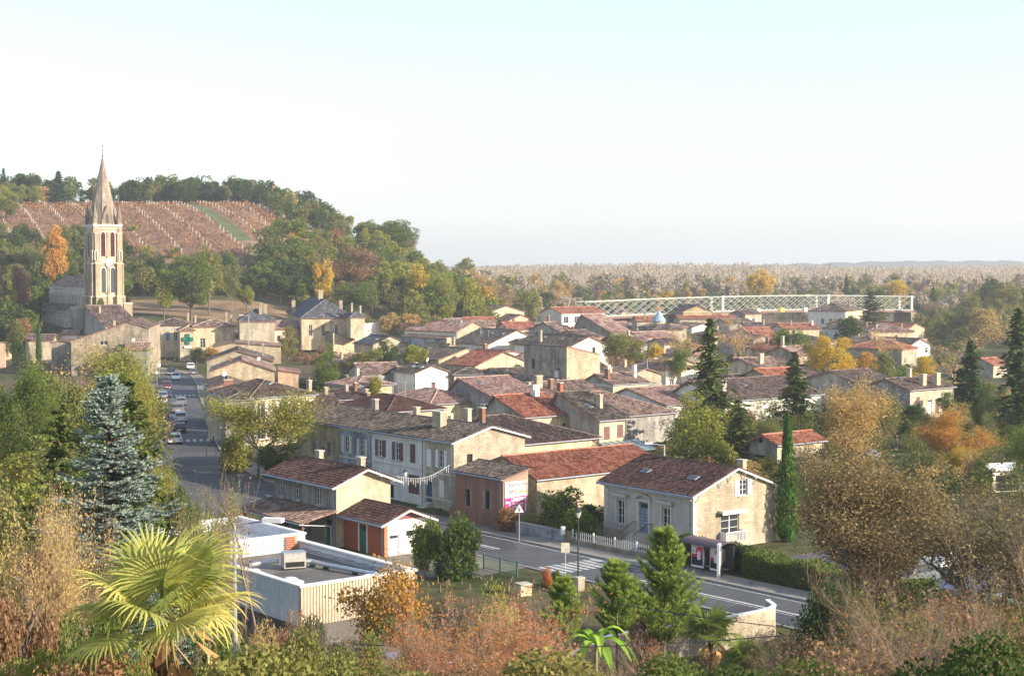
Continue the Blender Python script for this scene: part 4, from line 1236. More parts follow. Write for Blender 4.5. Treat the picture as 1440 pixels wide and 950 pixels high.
Hs('pedim', 'cream hall with classical pediment gable before the bridge', (961, 437.5), 1001, (22.,), 7.4, pitch=21, yaw=10, tile='brown', wall='ochre', wallW='grey', S=[(.25, 3.5, 1.6, 2.4, 'plain'), (.75, 3.5, 1.6, 2.4, 'plain')], cornice=True)
Hs('red59', 'long low cream building with red roof below the pediment hall', (956, 448), 1036, (8.,), 5.6, ridge='x', pitch=13, yaw=8, tile='red', wall='cream')
Hs('pink60', 'long faded pink roof with shadowed end above the autumn tree', (905, 474), 950, 879, 4.6, ridge='x', rp=.6, pitch=15, tile='pink', wall='cream')
Hs('cream60b', 'cream house end with bluish shutters beside the blossoming climber', (934, 483), 958, (8.,), 5.4, ridge='x', pitch=15, yaw=25, tile='brown', wall='cream', S=[(.3, 2, 1, 1.6, 'closed_grey')])
Hs('cream61', 'cream house with white shutters just below the bridge deck', (1048, 441), 1071, 1028, 6.8, ridge='x', pitch=14, yaw=25, tile='brown', wall='cream', wallW='grey', S=[(.5, 2.8, 1.3, 2.3, 'shut_white')])
Hs('dark62', 'row of low dark roofs with a white wall patch below the bridge', (1052, 461), 1104, (10.,), 4.4, ridge='x', pitch=17, yaw=10, tile='brown', wall='grey', chim=[(.5, .3, 1.4, 'stone')])
Hs('dark62b', 'low grey-walled roof row left of the green domed tree', (1025, 455), 1062, (9.,), 4.6, ridge='x', pitch=17, yaw=30, tile='dark', wall='grey')
Hs('dark64', 'reddish low roof with white chimneys behind the green domed tree', (1102, 462), 1152, (10.,), 4.6, ridge='x', pitch=16, yaw=10, tile='red', wall='cream', chim=[(.3, .3, 1.4, 'stone'), (.9, .3, 1.4, 'white')], sky=[(.2, .5), (.6, .5)])
Hs('bridgehouse', 'large cream house with shaded wall and brown hipped roof by the bridge end', (1189, 437), 1213, 1137, 7.6, roof='hip', pitch=20, yaw=62, tile='brown', wall='cream', wallW='white', W=[(.16, 2.7, 1.1, 2.1, 'plain'), (.40, 2.7, 1.1, 2.1, 'plain'), (.62, 2.7, 1.1, 2.1, 'plain')], chim=[(.5, .15, 2.6, 'stone')])
Hs('low65', 'low cream house with wide brown roof and chimneys behind the bare tree', (1222, 466), 1285, (13.,), 4.2, roof='hip', pitch=17, yaw=12, tile='mixed', wall='cream', chim=[(.15, .5, 1.6, 'brick'), (.25, .2, 1.2, 'stone'), (.9, .4, 1.4, 'stone')])
Hs('low65b', 'flat cream building with long front behind the bare tree', (1258, 477), 1304, (8.,), 3.4, roof='flat', yaw=10, wall='cream', name='flat_building', cat='building')
Hs('small66', 'small cream house end with grey side and brown roof', (1043, 508.5), 1067, 1020, 5.0, ridge='x', pitch=17, tile='brown', wall='cream', wallW='grey', S=[(.4, 3.1, .7, .7, 'hole')])
Hs('redG67', 'stone gabled house with shutters and orange-red roof among the conifers', (1082, 531), 1128, 1042, 5.0, ridge='x', pitch=22, tile='red', wall='cream', wallW='stone', W=[(.30, 1.9, .9, 1.6, 'closed_white'), (.72, 1.9, .9, 1.6, 'closed_white'), (.5, 1.6, 1.0, 1.8, 'hole')])
Hs('brown68', 'brown roof with buff chimney behind the orange-red roof', (1068, 517), 1120, (10.,), 5.0, ridge='x', pitch=17, tile='mixed', wall='cream', chim=[(.25, .2, 1.8, 'cream', 1.0, .7)])
Hs('greyG69', 'long house with grey gable and faded pink roof before the green domed tree', (1123, 498.5), 1152, 1075, 5.0, ridge='x', pitch=17, tile='pink', wall='rubble', chim=[(.05, .5, 2.2, 'cream')], antenna=[(.3, .4)])
Hs('dark70', 'dark roofed house with white wall right of the tall conifer', (1128, 529), 1160, (10.,), 4.5, ridge='x', pitch=17, tile='brown', wall='white')
Hs('long71', 'very long low house with brown roof and white wall top behind the trees', (1020, 563), 1155, (12.,), 4.0, ridge='x', rp=.62, pitch=18, tile='brown', wall='white', sky=[(.42, .4)], chim=[(.12, .25, 1.6, 'grey', .8, .8)])
Hs('whiteG72', 'white gabled house with brown roof at the left of the stone gable', (1040, 534), 1052, 1012, 4.5, ridge='x', pitch=18, tile='brown', wall='white')
Hs('right73', 'wide two-level house with weathered grey gable and porch on the sunny side', (1280, 547.5), 1341, 1213, 5.2, ridge='x', pitch=17, tile='brown', wall='cream', wallW='grey', base=2.2,
   W=[(.30, 2.6, 1.0, 1.1, 'plain'), (.45, 2.6, 1.9, 1.1, 'plain'), (.66, 2.6, .7, 1.0, 'plain'), (.86, 2.6, 1.8, 1.2, 'plain'), (.62, -.6, 1.0, 1.3, 'hole')], S=[(.18, 2.0, .9, 2.0, 'closed_brown'), (.45, 1.2, .9, 2.3, 'white_door'), (.62, 1.2, 1.0, 2.3, 'brown_door'), (.85, 2.3, 1.0, 1.5, 'closed_white')],
   chim=[(.42, .12, 1.7, 'cream', .9, .7), (.72, .1, 1.8, 'cream', .9, .7), (.52, .5, 1.3, 'cream')], sky=[(.25, .45)])
Hs('right74', 'house with plum-brown roof adjoining the two-level house on its left', (1208, 539), 1262, (12.,), 4.8, ridge='x', rp=.5, pitch=16, tile='brown', wall='grey', sky=[(.1, .6)])
Hs('garage75', 'small grey-gabled house with red roof behind the cypress', (1093, 624), 1158, 1054, 3.7, ridge='x', pitch=22, tile='red', wall='cream', wallW='grey', W=[(.55, -.1, 2.6, 2.3, 'hole'), (.6, 3.6, .6, .6, 'hole')])
Hs('small76', 'small cottage with red roof at the far right behind bare branches', (1397, 512), 1416, (6.,), 2.9, ridge='x', pitch=20, tile='red', wall='cream')
Hs('hill78', 'white hilltop house with low brown roof behind the church spire', (147, 282.5), 166, 126, 5.0, pitch=17, yaw=50, tile='brown', wall='white', S=[(.5, 1.8, 1.4, 1.6, 'plain')], z0=49.5)
Hs('hill78b', 'small white hut at the foot of the hill wood', (326, 419), 333, (5.,), 3.2, roof='flat', yaw=5, wall='white', name='hut', cat='hut')
# --- left of the street ---------------------------------------------
Hs('left79c', 'tall stone street house whose long roof rises to the right', (100, 479), 209, (26.,), 7.6, E2=10.4, rp=.74, pitch=18.5, yaw=7, tile='brown', wall='rubble', over=.25, S=[(.42, 6.6, 1.6, .9, 'plain')], chim=[(.55, .05, 1.2, 'stone')])
Hs('left79d', 'low lean-to building with pink tiles against the tall street house', (176, 491), 207, (5.,), 6.0, roof='mono+y', pitch=14, yaw=7, tile='pink', wall='grey', name='lean_to', cat='outbuilding', dish=[(.3, .6)])
Hs('left80', 'grey gabled house with brown roof at the foot of the church tower', (148, 458), 196, 119, 8.0, ridge='x', rp=.95, pitch=22, tile='brown', wall='grey', chim=[(.2, .6, 1.5, 'stone')], W=[(.5, 4, .8, 2, 'closed_grey')])
Hs('left79b', 'stone house with a dark gable and roof left of the street house', (72, 482), 112, (9.,), 6.0, pitch=18, yaw=8, rp=.3, tile='brown', wall='rubble')
Hs('left79a', 'low grey house with dark flat-looking roof below the church aisle', (36, 478), 74, (9.,), 5.0, ridge='x', pitch=14, yaw=10, tile='brown', wall='cream')
Hs('left81', 'pinkish rendered block at the far left edge', (-30, 484), 7, (9.,), 5.5, roof='flat', yaw=8, wall='pink', name='flat_building', cat='building')
Hs('left82', 'small white chapel-like outbuilding beside the church', (88, 470), 110, (5.,), 4.5, ridge='x', pitch=18, yaw=12, tile='pink', wall='white', name='outbuilding', cat='outbuilding')
Hs('far77', 'distant reddish-roofed building at the far end of the bridge', (1288, 417), 1312, (14.,), 7.0, ridge='x', pitch=15, yaw=8, tile='red', wall='grey')

# ---- packed small houses filling the middle of the town --------------
def fill_houses(n):
    rf = random.Random(77); k = 0; tries = 0
    def hit(x, y, r):
        for h in HOUSES.values():
            c, s = math.cos(h['yaw']), math.sin(h['yaw']); a, b = x - h['o'][0], y - h['o'][1]
            lx, ly = a * c + b * s, -a * s + b * c
            if -r < lx < h['WX'] + r and -r < ly < h['WY'] + r: return True
        return np.min((kerb[:, 0] - 4 - x) ** 2 + (kerb[:, 1] - y) ** 2) < 110
    while k < n and tries < 9000:
        tries += 1
        px, y = rf.uniform(440, 1290), rf.uniform(255, 575)
        if px < 620 and y > 460: continue
        if px > 980 and y < 330: continue
        x = (px - 720) / F * y
        W_, L_ = rf.uniform(7, 10), rf.uniform(8, 15); yw = R(38.4 + rf.choice((0, 0, -14, 12)) + rf.uniform(-3, 3))
        c, s = math.cos(yw), math.sin(yw); ok = True
        for a in (0, .33, .66, 1):
            for b in (0, .33, .66, 1):
                if hit(x + W_ * a * c - L_ * b * s, y + W_ * a * s + L_ * b * c, .5): ok = False; break
            if not ok: break
        if not ok: continue
        E = rf.uniform(3.2, 4.6); zg = terr(x, y)
        q = (x, y * math.cos(PITCH) - (zg + E - CAM_H) * math.sin(PITCH)); up = y * math.sin(PITCH) + (zg + E - CAM_H) * math.cos(PITCH)
        tl_ = rf.choice(('brown', 'mixed', 'mixed', 'pink', 'red', 'dark')); wl_ = rf.choice(('cream', 'stone', 'grey', 'white', 'rubble')); rg_ = rf.choice(('x', 'y')); rk = rf.choice(('gable', 'gable', 'hip'))
        nm = dict(brown='brown', mixed='mottled brown', pink='faded pink', red='red', dark='dark mossy')[tl_]
        house('fill%d' % k, 'low %s-walled house with %s %s roof in the packed middle of the town' % (wl_, nm, 'hipped' if rk == 'hip' else 'gabled'), (720 + F * q[0] / q[1], 475 - F * up / q[1]), (W_,), (L_,), E, roof=rk, ridge=rg_, pitch=rf.uniform(15, 20), yaw=math.degrees(yw), tile=tl_, wall=wl_, group='low houses packed in the middle of the town', auto='SW', z0=zg,
              chim=[(rf.uniform(.2, .8), rf.uniform(.2, .8), 1.3, rf.choice(('stone', 'cream', 'brick')))] if rf.random() < .7 else ())
        k += 1
    print('filled', k)
fill_houses(46)

# ---- details on the near houses --------------------------------------
def part_box(name, key, boxes, parent=None, kind=None):
    m = MB()
    for b in boxes: m.box(*b)
    return m.put(name, parent or HOUSES[key]['root'], kind=kind)

h = HOUSES['stone']; WX, WY = h['WX'], h['WY']
part_box('zinc_cornice', 'stone', [(-.56, -.5, 4.66, -.02, WY + .5, 4.86, M_GREYM), (-.30, -.2, 4.56, 0, WY + .2, 4.66, M_CREAMT)])
# plinth, string courses, quoins, dentils, window heads
part_box('plinth', 'stone', [(-.07, -.07, -.5, WX + .07, 0, .85, W_PALE), (-.07, 0, -.5, 0, WY + .07, .85, W_PALE)])
bx = []
for i in range(11):
    z = .9 + i * .34
    l = .55 if i % 2 else .36
    bx += [(-.03, -.03, z, l, 0, z + .31, M_CREAMT), (-.03, 0, z, 0, l, z + .31, M_CREAMT), (-.03, WY - l, z, 0, WY + .03, z + .31, M_CREAMT)]
part_box('quoins', 'stone', bx, kind='stuff')
bx = [(-.30, .05 + i * .3, 4.42, -.12, .2 + i * .3, 4.54, M_CREAMT) for i in range(int(WY / .3))]
part_box('dentils', 'stone', bx, kind='stuff')
for f in (.285, .80):
    u = f * WY
    part_box('window_hood', 'stone', [(-.42, u - .95, 3.82, 0, u + .95, 4.06, M_STONET), (-.22, u - .75, 3.62, 0, u + .75, 3.82, M_STONET), (-.12, u - .68, 1.35, 0, u - .52, 3.68, M_CREAMT), (-.12, u + .52, 1.35, 0, u + .68, 3.68, M_CREAMT)])
m = MB(); u = .535 * WY
for i in range(10):
    a, b_ = math.pi * i / 10, math.pi * (i + 1) / 10
    pts = [(0, u + 1.0 * math.cos(a), 3.85 + .5 * math.sin(a)), (0, u + 1.0 * math.cos(b_), 3.85 + .5 * math.sin(b_)), (0, u + .82 * math.cos(b_), 3.83 + .36 * math.sin(b_)), (0, u + .82 * math.cos(a), 3.83 + .36 * math.sin(a))]
    m.prism(pts, (-.3, 0, 0), M_STONET)
m.box(-.14, u - .95, 3.66, 0, u + .95, 3.83, M_CREAMT); m.box(-.14, u - .82, .95, 0, u - .6, 3.66, M_CREAMT); m.box(-.14, u + .6, .95, 0, u + .82, 3.66, M_CREAMT)
m.put('door_surround', h['root'])
st = MB()
for i in range(6): st.box(-2.3 + i * .3, u - .9, -.05, 0 if i == 5 else -2.0 + i * .3, u + .9, .16 * (i + 1), M_STONET)
st.put('front_steps', h['root'])
rl = MB()
for s in (-.88, .88):
    rl.tube((-2.25, u + s, 1.0), (-.5, u + s, 1.85), .03, .03, M_METAL)
    rl.tube((-.5, u + s, 1.85), (0, u + s, 1.85), .03, .03, M_METAL)
    for i in range(9): rl.tube((-2.2 + i * .26, u + s, .12 + i * .11), (-2.2 + i * .26, u + s, min(1.85, 1.02 + i * .125)), .014, .014, M_METAL, 4)
rl.put('stair_railing', h['root'])
dg = MB()
for i in range(6):
    for j in (-1, 1): dg.tube((.04, u + .3 * j - .2, 1.5 + i * .28), (.04, u + .3 * j + .2, 1.62 + i * .28), .02, .02, M_WHITE, 4)
dg.put('door_grille', h['root'])
# balcony of the gable side and its awning case
ub = .44 * WX
bl = MB(); bl.box(ub - 1.25, -.8, .55, ub + 1.25, 0, .68, M_STONET)
bl.box(ub - 1.25, -.8, 1.45, ub + 1.25, -.74, 1.52, M_WHITE)
for i in range(15): bl.box(ub - 1.22 + i * .17, -.79, .68, ub - 1.18 + i * .17, -.75, 1.45, M_WHITE)
bl.box(ub - 1.25, -.78, .68, ub - 1.2, 0, 1.5, M_WHITE); bl.box(ub + 1.2, -.78, .68, ub + 1.25, 0, 1.5, M_WHITE)
bl.put('balcony', h['root'])
aw = MB(); aw.box(ub - 1.45, -.55, 3.1, ub + 1.45, 0, 3.3, M_CREAMT); aw.box(ub - 1.45, -.58, 2.96, ub + 1.45, -.52, 3.12, M_WHITE); aw.put('awning_case', h['root'])
br = MB()
for x in (.25, WX * .30, WX * .5 - .9, WX * .5 + .9, WX * .72, WX - .25):
    z = h['rz'](x, 0) - .2
    br.tube((x, -.02, z - .7), (x, -.42, z), .05, .05, M_WHITE, 4); br.box(x - .05, -.45, z - .04, x + .05, 0, z + .06, M_WHITE)
br.put('eaves_brackets', h['root'])

# plank cladding of the shed (each board a part)
h = HOUSES['shed']; WX, WY = h['WX'], h['WY']
def plank_mesh(w, hgt, mat, t=.03):
    m = MB(); m.box(0, -t, 0, w, 0, hgt, mat); return m.mesh('plank')
pm = plank_mesh(.19, 1.0, M_WOOD)
M_WOODP = plain('grey_planks', (.36, .27, .20), .9, var=.3, sc=7)
rs = random.Random(4)
opsW = [(.33 * WY - .42, .33 * WY + .42, 1.6, 3.3), (.74 * WY - .4, .74 * WY + .4, 1.5, 3.1)]
y = 0.0
while y < WY - .1:
    z0, z1 = -.1, h['rz'](0, 0) - .12
    ov = [q for q in opsW if q[0] - .12 < y + .09 < q[1] + .12]
    rngs = [(z0, ov[0][2]), (ov[0][3], z1)] if ov else [(z0, z1)]
    for a, b_ in rngs:
        put('plank', pm, h['root'], (-rs.uniform(.0, .02), y + .19, a), (0, 0, -math.pi / 2), scale=(1, 1, b_ - a))
    y += .2
x = 0.0
pm2 = plank_mesh(.19, 1.0, M_WOODP)
while x < WX - .1:
    put('plank', pm2, h['root'], (x, -rs.uniform(.0, .02), -.1), scale=(1, 1, h['rz'](x, 0) + .0))
    x += .2

# station canopy
h = HOUSES['station']; WX, WY = h['WX'], h['WY']
cp = MB(); cp.prism([(-.02, -.2, 3.05), (-.02, WY + .2, 3.05), (-3.6, WY + .2, 2.35), (-3.6, -.2, 2.35)], (0, 0, .06), M_WOOD)
canopy = cp.put('canopy', h['root'])
put('roof_tiles', tiles_on([[(-3.7, WY + .3, 2.4), (-3.7, -.3, 2.4), (-.02, -.3, 3.12), (-.02, WY + .3, 3.12)]], 130, seed=77), canopy, mat=T['mixed'], kind='stuff')
for i in range(4):
    y = .2 + (WY - .4) * i / 3
    p = MB(); p.box(-3.3, y - .08, -.2, -3.14, y + .08, 2.35, M_BROWNW); p.tube((-3.22, y, 1.7), (-2.5, y, 2.5), .05, .05, M_BROWNW, 4); p.put('post', canopy)
bb = MB()
for x in (0.1, WX * .25, WX * .75, WX - .1):
    z = h['rz'](x, 0) - .2; bb.box(x - .05, -.7, z - .05, x + .05, 0, z + .05, M_WHITE)
bb.put('eaves_brackets', h['root'])
gb = MB(); gb.tube((-3.75, -.3, 2.35), (-3.75, WY + .3, 2.35), .07, .07, M_ALU, 6); gb.tube((-3.6, -.2, 2.3), (-.6, -.1, 1.9), .045, .045, M_ALU, 6); gb.tube((-.6, -.1, 1.9), (-.6, -.1, 0), .045, .045, M_ALU, 6); gb.put('gutter', canopy)
# annex: painted gable boards, band and brick corner
h = HOUSES['annex']; WX, WY = h['WX'], h['WY']
gm = MB()
M_GBRD = plain('plum_boards', (.27, .10, .10), .7, var=.2)
nb = int(WX / .16)
for i in range(nb):
    xa, xb = WX * i / nb + .008, WX * (i + 1) / nb - .008
    za, zb_ = h['rz'](xa, 0) - .12, h['rz'](xb, 0) - .12
    if min(za, zb_) > 3.0: gm.prism([(xa, -.04, 2.95), (xb, -.04, 2.95), (xb, -.04, zb_), (xa, -.04, za)], (0, .035, 0), M_GBRD)
gm.put('gable_boards', h['root'], kind='stuff')
part_box('wall_band', 'annex', [(-.05, 0, 2.5, 0, WY, 2.72, M_CREAMT), (-.03, 0, -.3, 0, .45, 2.5, M_TERRA), (-.03, -.03, -.3, .3, 0, 2.9, M_TERRA), (-.07, .44 * WY - .7, -.2, 0, .44 * WY - .56, 2.5, M_WHITE), (-.07, .44 * WY + .56, -.2, 0, .44 * WY + .7, 2.5, M_WHITE)])
# drip moulding and balcony on the terrace
h = HOUSES['terr1']; WY = h['WY']
bal = MB(); y0 = .84 * WY
for i in range(4): bal.box(-.3 - i * .3, y0 - .6, -.1, 0 - i * .3, y0 + .6, .5 - i * .14, M_STONET)
bal.put('doorstep', h['root'])
for k, z in (('terr1', 3.45), ('terr2', 3.55), ('terr3', 3.45), ('terr1', .9)):
    q = HOUSES[k]; part_box('string_course', k, [(-.06, .02, z, 0, q['WY'] - .02, z + .12, M_CREAMT)])
# ------------------------------------------------------------------ church
def arch_window(root, side, u, z, w, h, yoff=0.0, louvre=False, name='window', k=7, pointed=True, ring=True):
    """arched window with a proud stone ring; side S faces -Y, side W faces -X"""
    def P(a, b, d): return (a, yoff - d, b) if side == 'S' else (yoff - d, a, b)
    def outline(gw, gh):
        pts = [(u - gw / 2, z), (u + gw / 2, z), (u + gw / 2, z + gh - gw * .7)]
        for i in range(1, k):
            t = i / k
            pts.append((u + gw / 2 * math.cos(math.pi * t), z + gh - gw * .7 + gw * .7 * math.sin(math.pi * t) ** .8))
        pts.append((u - gw / 2, z + gh - gw * .7))
        return pts
    m = MB()
    o, i_ = outline(w + .5, h + .3), outline(w, h)
    n = len(o)
    for q in range(1, n):
        a, b = q, (q + 1) % n
        if b == 0: pass
        quad = [P(*o[a], .22), P(*o[b], .22), P(*i_[b], .22), P(*i_[a], .22)]
        m.face(quad, M_CREAMT)
        m.face([P(*i_[a], .22), P(*i_[b], .22), P(*i_[b], .0), P(*i_[a], .0)], M_CREAMT)
        m.face([P(*o[a], .22), P(*o[b], .22), P(*o[b], .0), P(*o[a], .0)], M_CREAMT)
    r = m.put(name, root)
    g = MB(); g.face([P(*q, .03) for q in i_], M_LOUV if louvre else M_GLASSD)
    if louvre:
        for q in range(int(h / .45)):
            zz = z + .2 + q * .45
            if zz < z + h - .5: g.box(*( [u - w / 2, yoff - .16, zz, u + w / 2, yoff - .04, zz + .12] if side == 'S' else [yoff - .16, u - w / 2, zz, yoff - .04, u + w / 2, zz + .12]), M_LOUV)
    g.put('louvres' if louvre else 'pane', r)
M_LOUV = plain('red_louvre', (.075, .018, .016), .85)
M_GLASSD = plain('leaded_glass', (.06, .06, .065), .35)
def church():
    p = at_d(134, 447, 420)
    yaw = R(32)
    zb = 8.0
    root = empty('church', (p.x, p.y, zb), yaw, 'tall pale stone church with a pointed spire beside the vineyard hill', 'church')
    root.scale = (.9, .9, 1)
    s = 7.9
    W_CH = wallmat('church_stone', (.60, .50, .37), stain=(.26, .21, .15), amt=.6, stone=True, bw=.9, bh=.45)
    mb = MB()
    pr = [(0, 26.3), (s, 26.3)]
    for fn in (lambda u, z, d: (u, d, z), lambda u, z, d: (d, u, z), lambda u, z, d: (s - u, s - d, z), lambda u, z, d: (s - d, u, z)):
        wall_mesh(mb, fn, s, pr, [], W_CH, z0=-4)
    tower = mb.put('tower', root)
    # corner buttresses and pilasters, set back stage by stage
    b = MB()
    for cx, cy in ((0, 0), (s, 0), (0, s), (s, s)):
        sx, sy = (-1 if cx == 0 else 1), (-1 if cy == 0 else 1)
        for hgt, pj, wd_ in ((7.5, 1.25, 1.7), (16.2, .85, 1.45), (24.2, .5, 1.2)):
            for ax in (0, 1):
                if ax == 0: x0, x1 = sorted((cx, cx + sx * pj)); y0, y1 = sorted((cy - sy * wd_, cy)); 
                else: x0, x1 = sorted((cx - sx * wd_, cx)); y0, y1 = sorted((cy, cy + sy * pj))
                b.box(x0, y0, -4, x1, y1, hgt, W_CH)
                b.box(x0 - .06, y0 - .06, hgt, x1 + .06, y1 + .06, hgt + .18, M_CREAMT)
        b.box(cx - .55 - sx * .2, cy - .55 - sy * .2, 24.2, cx + .55 - sx * .2, cy + .55 - sy * .2, 27.0, W_CH)
    b.put('buttress', tower)
    for i, f in enumerate((.5,)):
        m = MB()
        for side in (0, 1):
            for u in (s / 2,):
                if side == 0: m.box(u - .28, -.35, -2, u + .28, 0, 24.5, W_CH)
                else: m.box(-.35, u - .28, -2, 0, u + .28, 24.5, W_CH)
        m.put('pilaster', tower)
    m = MB()
    for z in (7.6, 16.3, 25.4):
        m.box(-.25, -.25, z, s + .25, 0, z + .3, M_CREAMT); m.box(-.25, 0, z, 0, s + .25, z + .3, M_CREAMT); m.box(s, 0, z, s + .25, s + .25, z + .3, M_CREAMT); m.box(0, s, z, s, s + .25, z + .3, M_CREAMT)
    m.box(-.5, -.5, 26.2, s + .5, s + .5, 26.6, M_CREAMT)
    for i in range(13):
        m.box(.1 + i * .6, -.48, 25.75, .4 + i * .6, -.2, 26.2, M_CREAMT); m.box(-.48, .1 + i * .6, 25.75, -.2, .4 + i * .6, 26.2, M_CREAMT)
    m.put('string_course', tower, kind='stuff')
    for side in ('S', 'W'):
        for u in (2.55, 5.35):
            arch_window(tower, side, u, 18.2, 1.35, 6.4, 0, louvre=True)
            arch_window(tower, side, u, 8.6, 1.35, 6.6, 0)
        arch_window(tower, side, 2.6, 1.0, .9, 2.6, 0); arch_window(tower, side, 6.0, 1.0, .9, 2.6, 0)
        for u in (.0, s): arch_window(tower, side, max(.25, min(s - .25, u)), 17.2, .45, 2.4, -.52)
    # clock face and gabled hood
    c = MB(); c.lathe([(.02, 0), (.62, 0), (.62, .12), (.5, .12)], M_WHITE, 20)
    ck = put('clock', c.mesh('clock'), tower, (3.95, -.36, 16.1), (R(90), 0, 0))
    hd = MB(); hd.box(-.03, .0, .13, .03, .5, .16, M_METAL); hd.box(0, -.03, .13, .35, .03, .16, M_METAL); hd.put('clock_hand', ck)
    g = MB(); g.prism([(1.6, -.4, 16.7), (3.95, -.4, 17.9), (6.3, -.4, 16.7)], (0, .35, 0), M_CREAMT); g.put('gable_hood', tower)
    # spire
    sp = MB(); R0 = 4.15; c0 = (s / 2, s / 2)
    W_SP = wallmat('spire_stone', (.40, .33, .26), stain=(.18, .14, .11), amt=.6, stone=True, bw=.7, bh=.5)
    H0, H1 = 26.6, 44.3
    nb = 16
    def ring(t):
        r = R0 * (1 - t) ** .96 + .12
        return [(c0[0] + r * math.cos(math.pi / 8 + i * math.pi / 4), c0[1] + r * math.sin(math.pi / 8 + i * math.pi / 4), H0 + (H1 - H0) * t) for i in range(8)]
    for j in range(nb):
        a, b_ = ring(j / nb), ring((j + 1) / nb)
        for i in range(8):
            q = (i + 1) % 8
            sp.face([a[i], a[q], b_[q], b_[i]], W_SP, [(0, j), (2, j), (2, j + 1), (0, j + 1)])
    for i in range(8):   # arris ribs
        a, b_ = ring(0), ring(1)
        sp.tube(a[i], b_[i], .14, .07, W_SP, 4)
    spire = sp.put('spire', root)
    for cx, cy in ((.35, .35), (s - .35, .35), (.35, s - .35), (s - .35, s - .35)):
        m = MB(); m.box(cx - .6, cy - .6, 26.4, cx + .6, cy + .6, 28.4, W_SP)
        m.lathe([(.85, 28.4), (.85, 28.6), (.42, 30.2), (.05, 32.2)], W_SP, 8, (cx, cy, 0)); m.put('pinnacle', spire)
    for dx_, dy_ in ((0, -1), (-1, 0), (1, 0), (0, 1)):
        m = MB(); bx, by = c0[0] + dx_ * 3.2, c0[1] + dy_ * 3.2
        px_, py_ = -dy_, dx_
        def L(a, d, z): return (bx + px_ * a + dx_ * d, by + py_ * a + dy_ * d, z)
        m.prism([L(-1.15, .65, 26.6), L(1.15, .65, 26.6), L(1.15, .65, 29.3), L(0, .65, 31.6), L(-1.15, .65, 29.3)], Vector((-dx_ * 2.6, -dy_ * 2.6, 0)), W_SP)
        m.prism([L(-.4, .70, 27.0), L(.4, .70, 27.0), L(.4, .70, 28.8), L(0, .70, 29.5), L(-.4, .70, 28.8)], Vector((-dx_ * .03, -dy_ * .03, 0)), M_GLASSD)
        m.put('lucarne', spire)
    m = MB(); x, y = c0
    m.tube((x, y, 44), (x, y, 48.6), .09, .05, M_METAL, 6); m.lathe([(.05, 44.6), (.3, 44.9), (.05, 45.2)], M_METAL, 8, (x, y, 0)); m.tube((x - .65, y, 47.6), (x + .65, y, 47.6), .05, .05, M_METAL, 4)
    m.tube((x - .3, y + .1, 46.3), (x + .3, y - .1, 46.3), .04, .04, M_METAL, 4)
    m.put('cross', spire)
    # stair block and lean-to at the right of the tower
    m = MB(); m.box(s + .6, -.4, -4, s + 3.2, 3.2, 5.6, W_CH); m.box(s + .5, -.5, 5.6, s + 3.3, 3.3, 5.85, M_CREAMT)
    m.box(s + .9, -2.2, -4, s + 2.2, -.4, 3.4, W_CH)
    m.put('stair_turret', root)
    # nave
    x0, x1, y0, y1 = .0, 10.5, s, s + 39
    W_NV = wallmat('nave_stone', (.74, .71, .65), stain=(.38, .35, .30), amt=.5, stone=True, bw=.9, bh=.45)
    m = MB()
    poly = [(x0, y0), (x1, y0), (x1, y1), (x1 - 3, y1 + 4), (x0 + 3, y1 + 4), (x0, y1)]
    for i in range(6):
        a, b_ = poly[i], poly[(i + 1) % 6]
        L_ = math.hypot(b_[0] - a[0], b_[1] - a[1])
        m.face([(*a, -4), (*b_, -4), (*b_, 9.8), (*a, 9.8)], W_NV, [(0, 0), (L_, 0), (L_, 13.8), (0, 13.8)])
    nave = m.put('nave', root)
    xm = (x0 + x1) / 2; hr = 12.6
    pl = [[(x0 - .4, y1, 9.7), (x0 - .4, y0, 9.7), (xm, y0, hr), (xm, y1, hr)], [(x1 + .4, y0, 9.7), (x1 + .4, y1, 9.7), (xm, y1, hr), (xm, y0, hr)],
          [(x0 + 2.8, y1 + 4.4, 9.7), (x0 - .4, y1, 9.7), (xm, y1, hr)], [(x1 - 2.8, y1 + 4.4, 9.7), (x0 + 2.8, y1 + 4.4, 9.7), (xm, y1, hr)], [(x1 + .4, y1, 9.7), (x1 - 2.8, y1 + 4.4, 9.7), (xm, y1, hr)]]
    r = MB()
    for q in pl: r.prism([(a, b_, c_ - .05) for a, b_, c_ in q], (0, 0, -.25), M_CREAMT)
    ro = r.put('roof', nave); put('roof_tiles', tiles_on(pl, 430, seed=9, ridges=[((xm, y0, hr), (xm, y1, hr))]), ro, mat=T['mixed'], kind='stuff')
    for i in range(11):
        y = y0 + 1.6 + i * 3.3
        bt = MB(); bt.box(x0 - .7, y + 1.1, -4, x0, y + 1.7, 7.6, W_NV); bt.prism([(x0 - .7, y + 1.1, 7.6), (x0, y + 1.1, 7.6), (x0, y + 1.1, 8.6)], (0, .6, 0), M_CREAMT); bt.put('buttress', nave)
        arch_window(nave, 'W', y, 4.2, 1.15, 4.3, x0)
    m = MB(); m.box(x0 - .3, y0, 9.3, x0, y1, 9.6, M_CREAMT); m.put('cornice', nave)
    # aisle
    xa = -4.2
    m = MB()
    ya0, ya1 = s + 8, s + 40
    W_ = [(xa, ya0), (xa, ya1)]
    m.face([(xa, ya0, -5), (xa, ya1, -5), (xa, ya1, 3.5), (xa, ya0, 3.5)], W_NV, [(0, 0), (23, 0), (23, 8.5), (0, 8.5)])
    m.face([(xa, ya0, -5), (x0, ya0, -5), (x0, ya0, 5.2), (xa, ya0, 3.5)], W_NV, [(0, 0), (4.8, 0), (4.8, 10.2), (0, 8.5)])
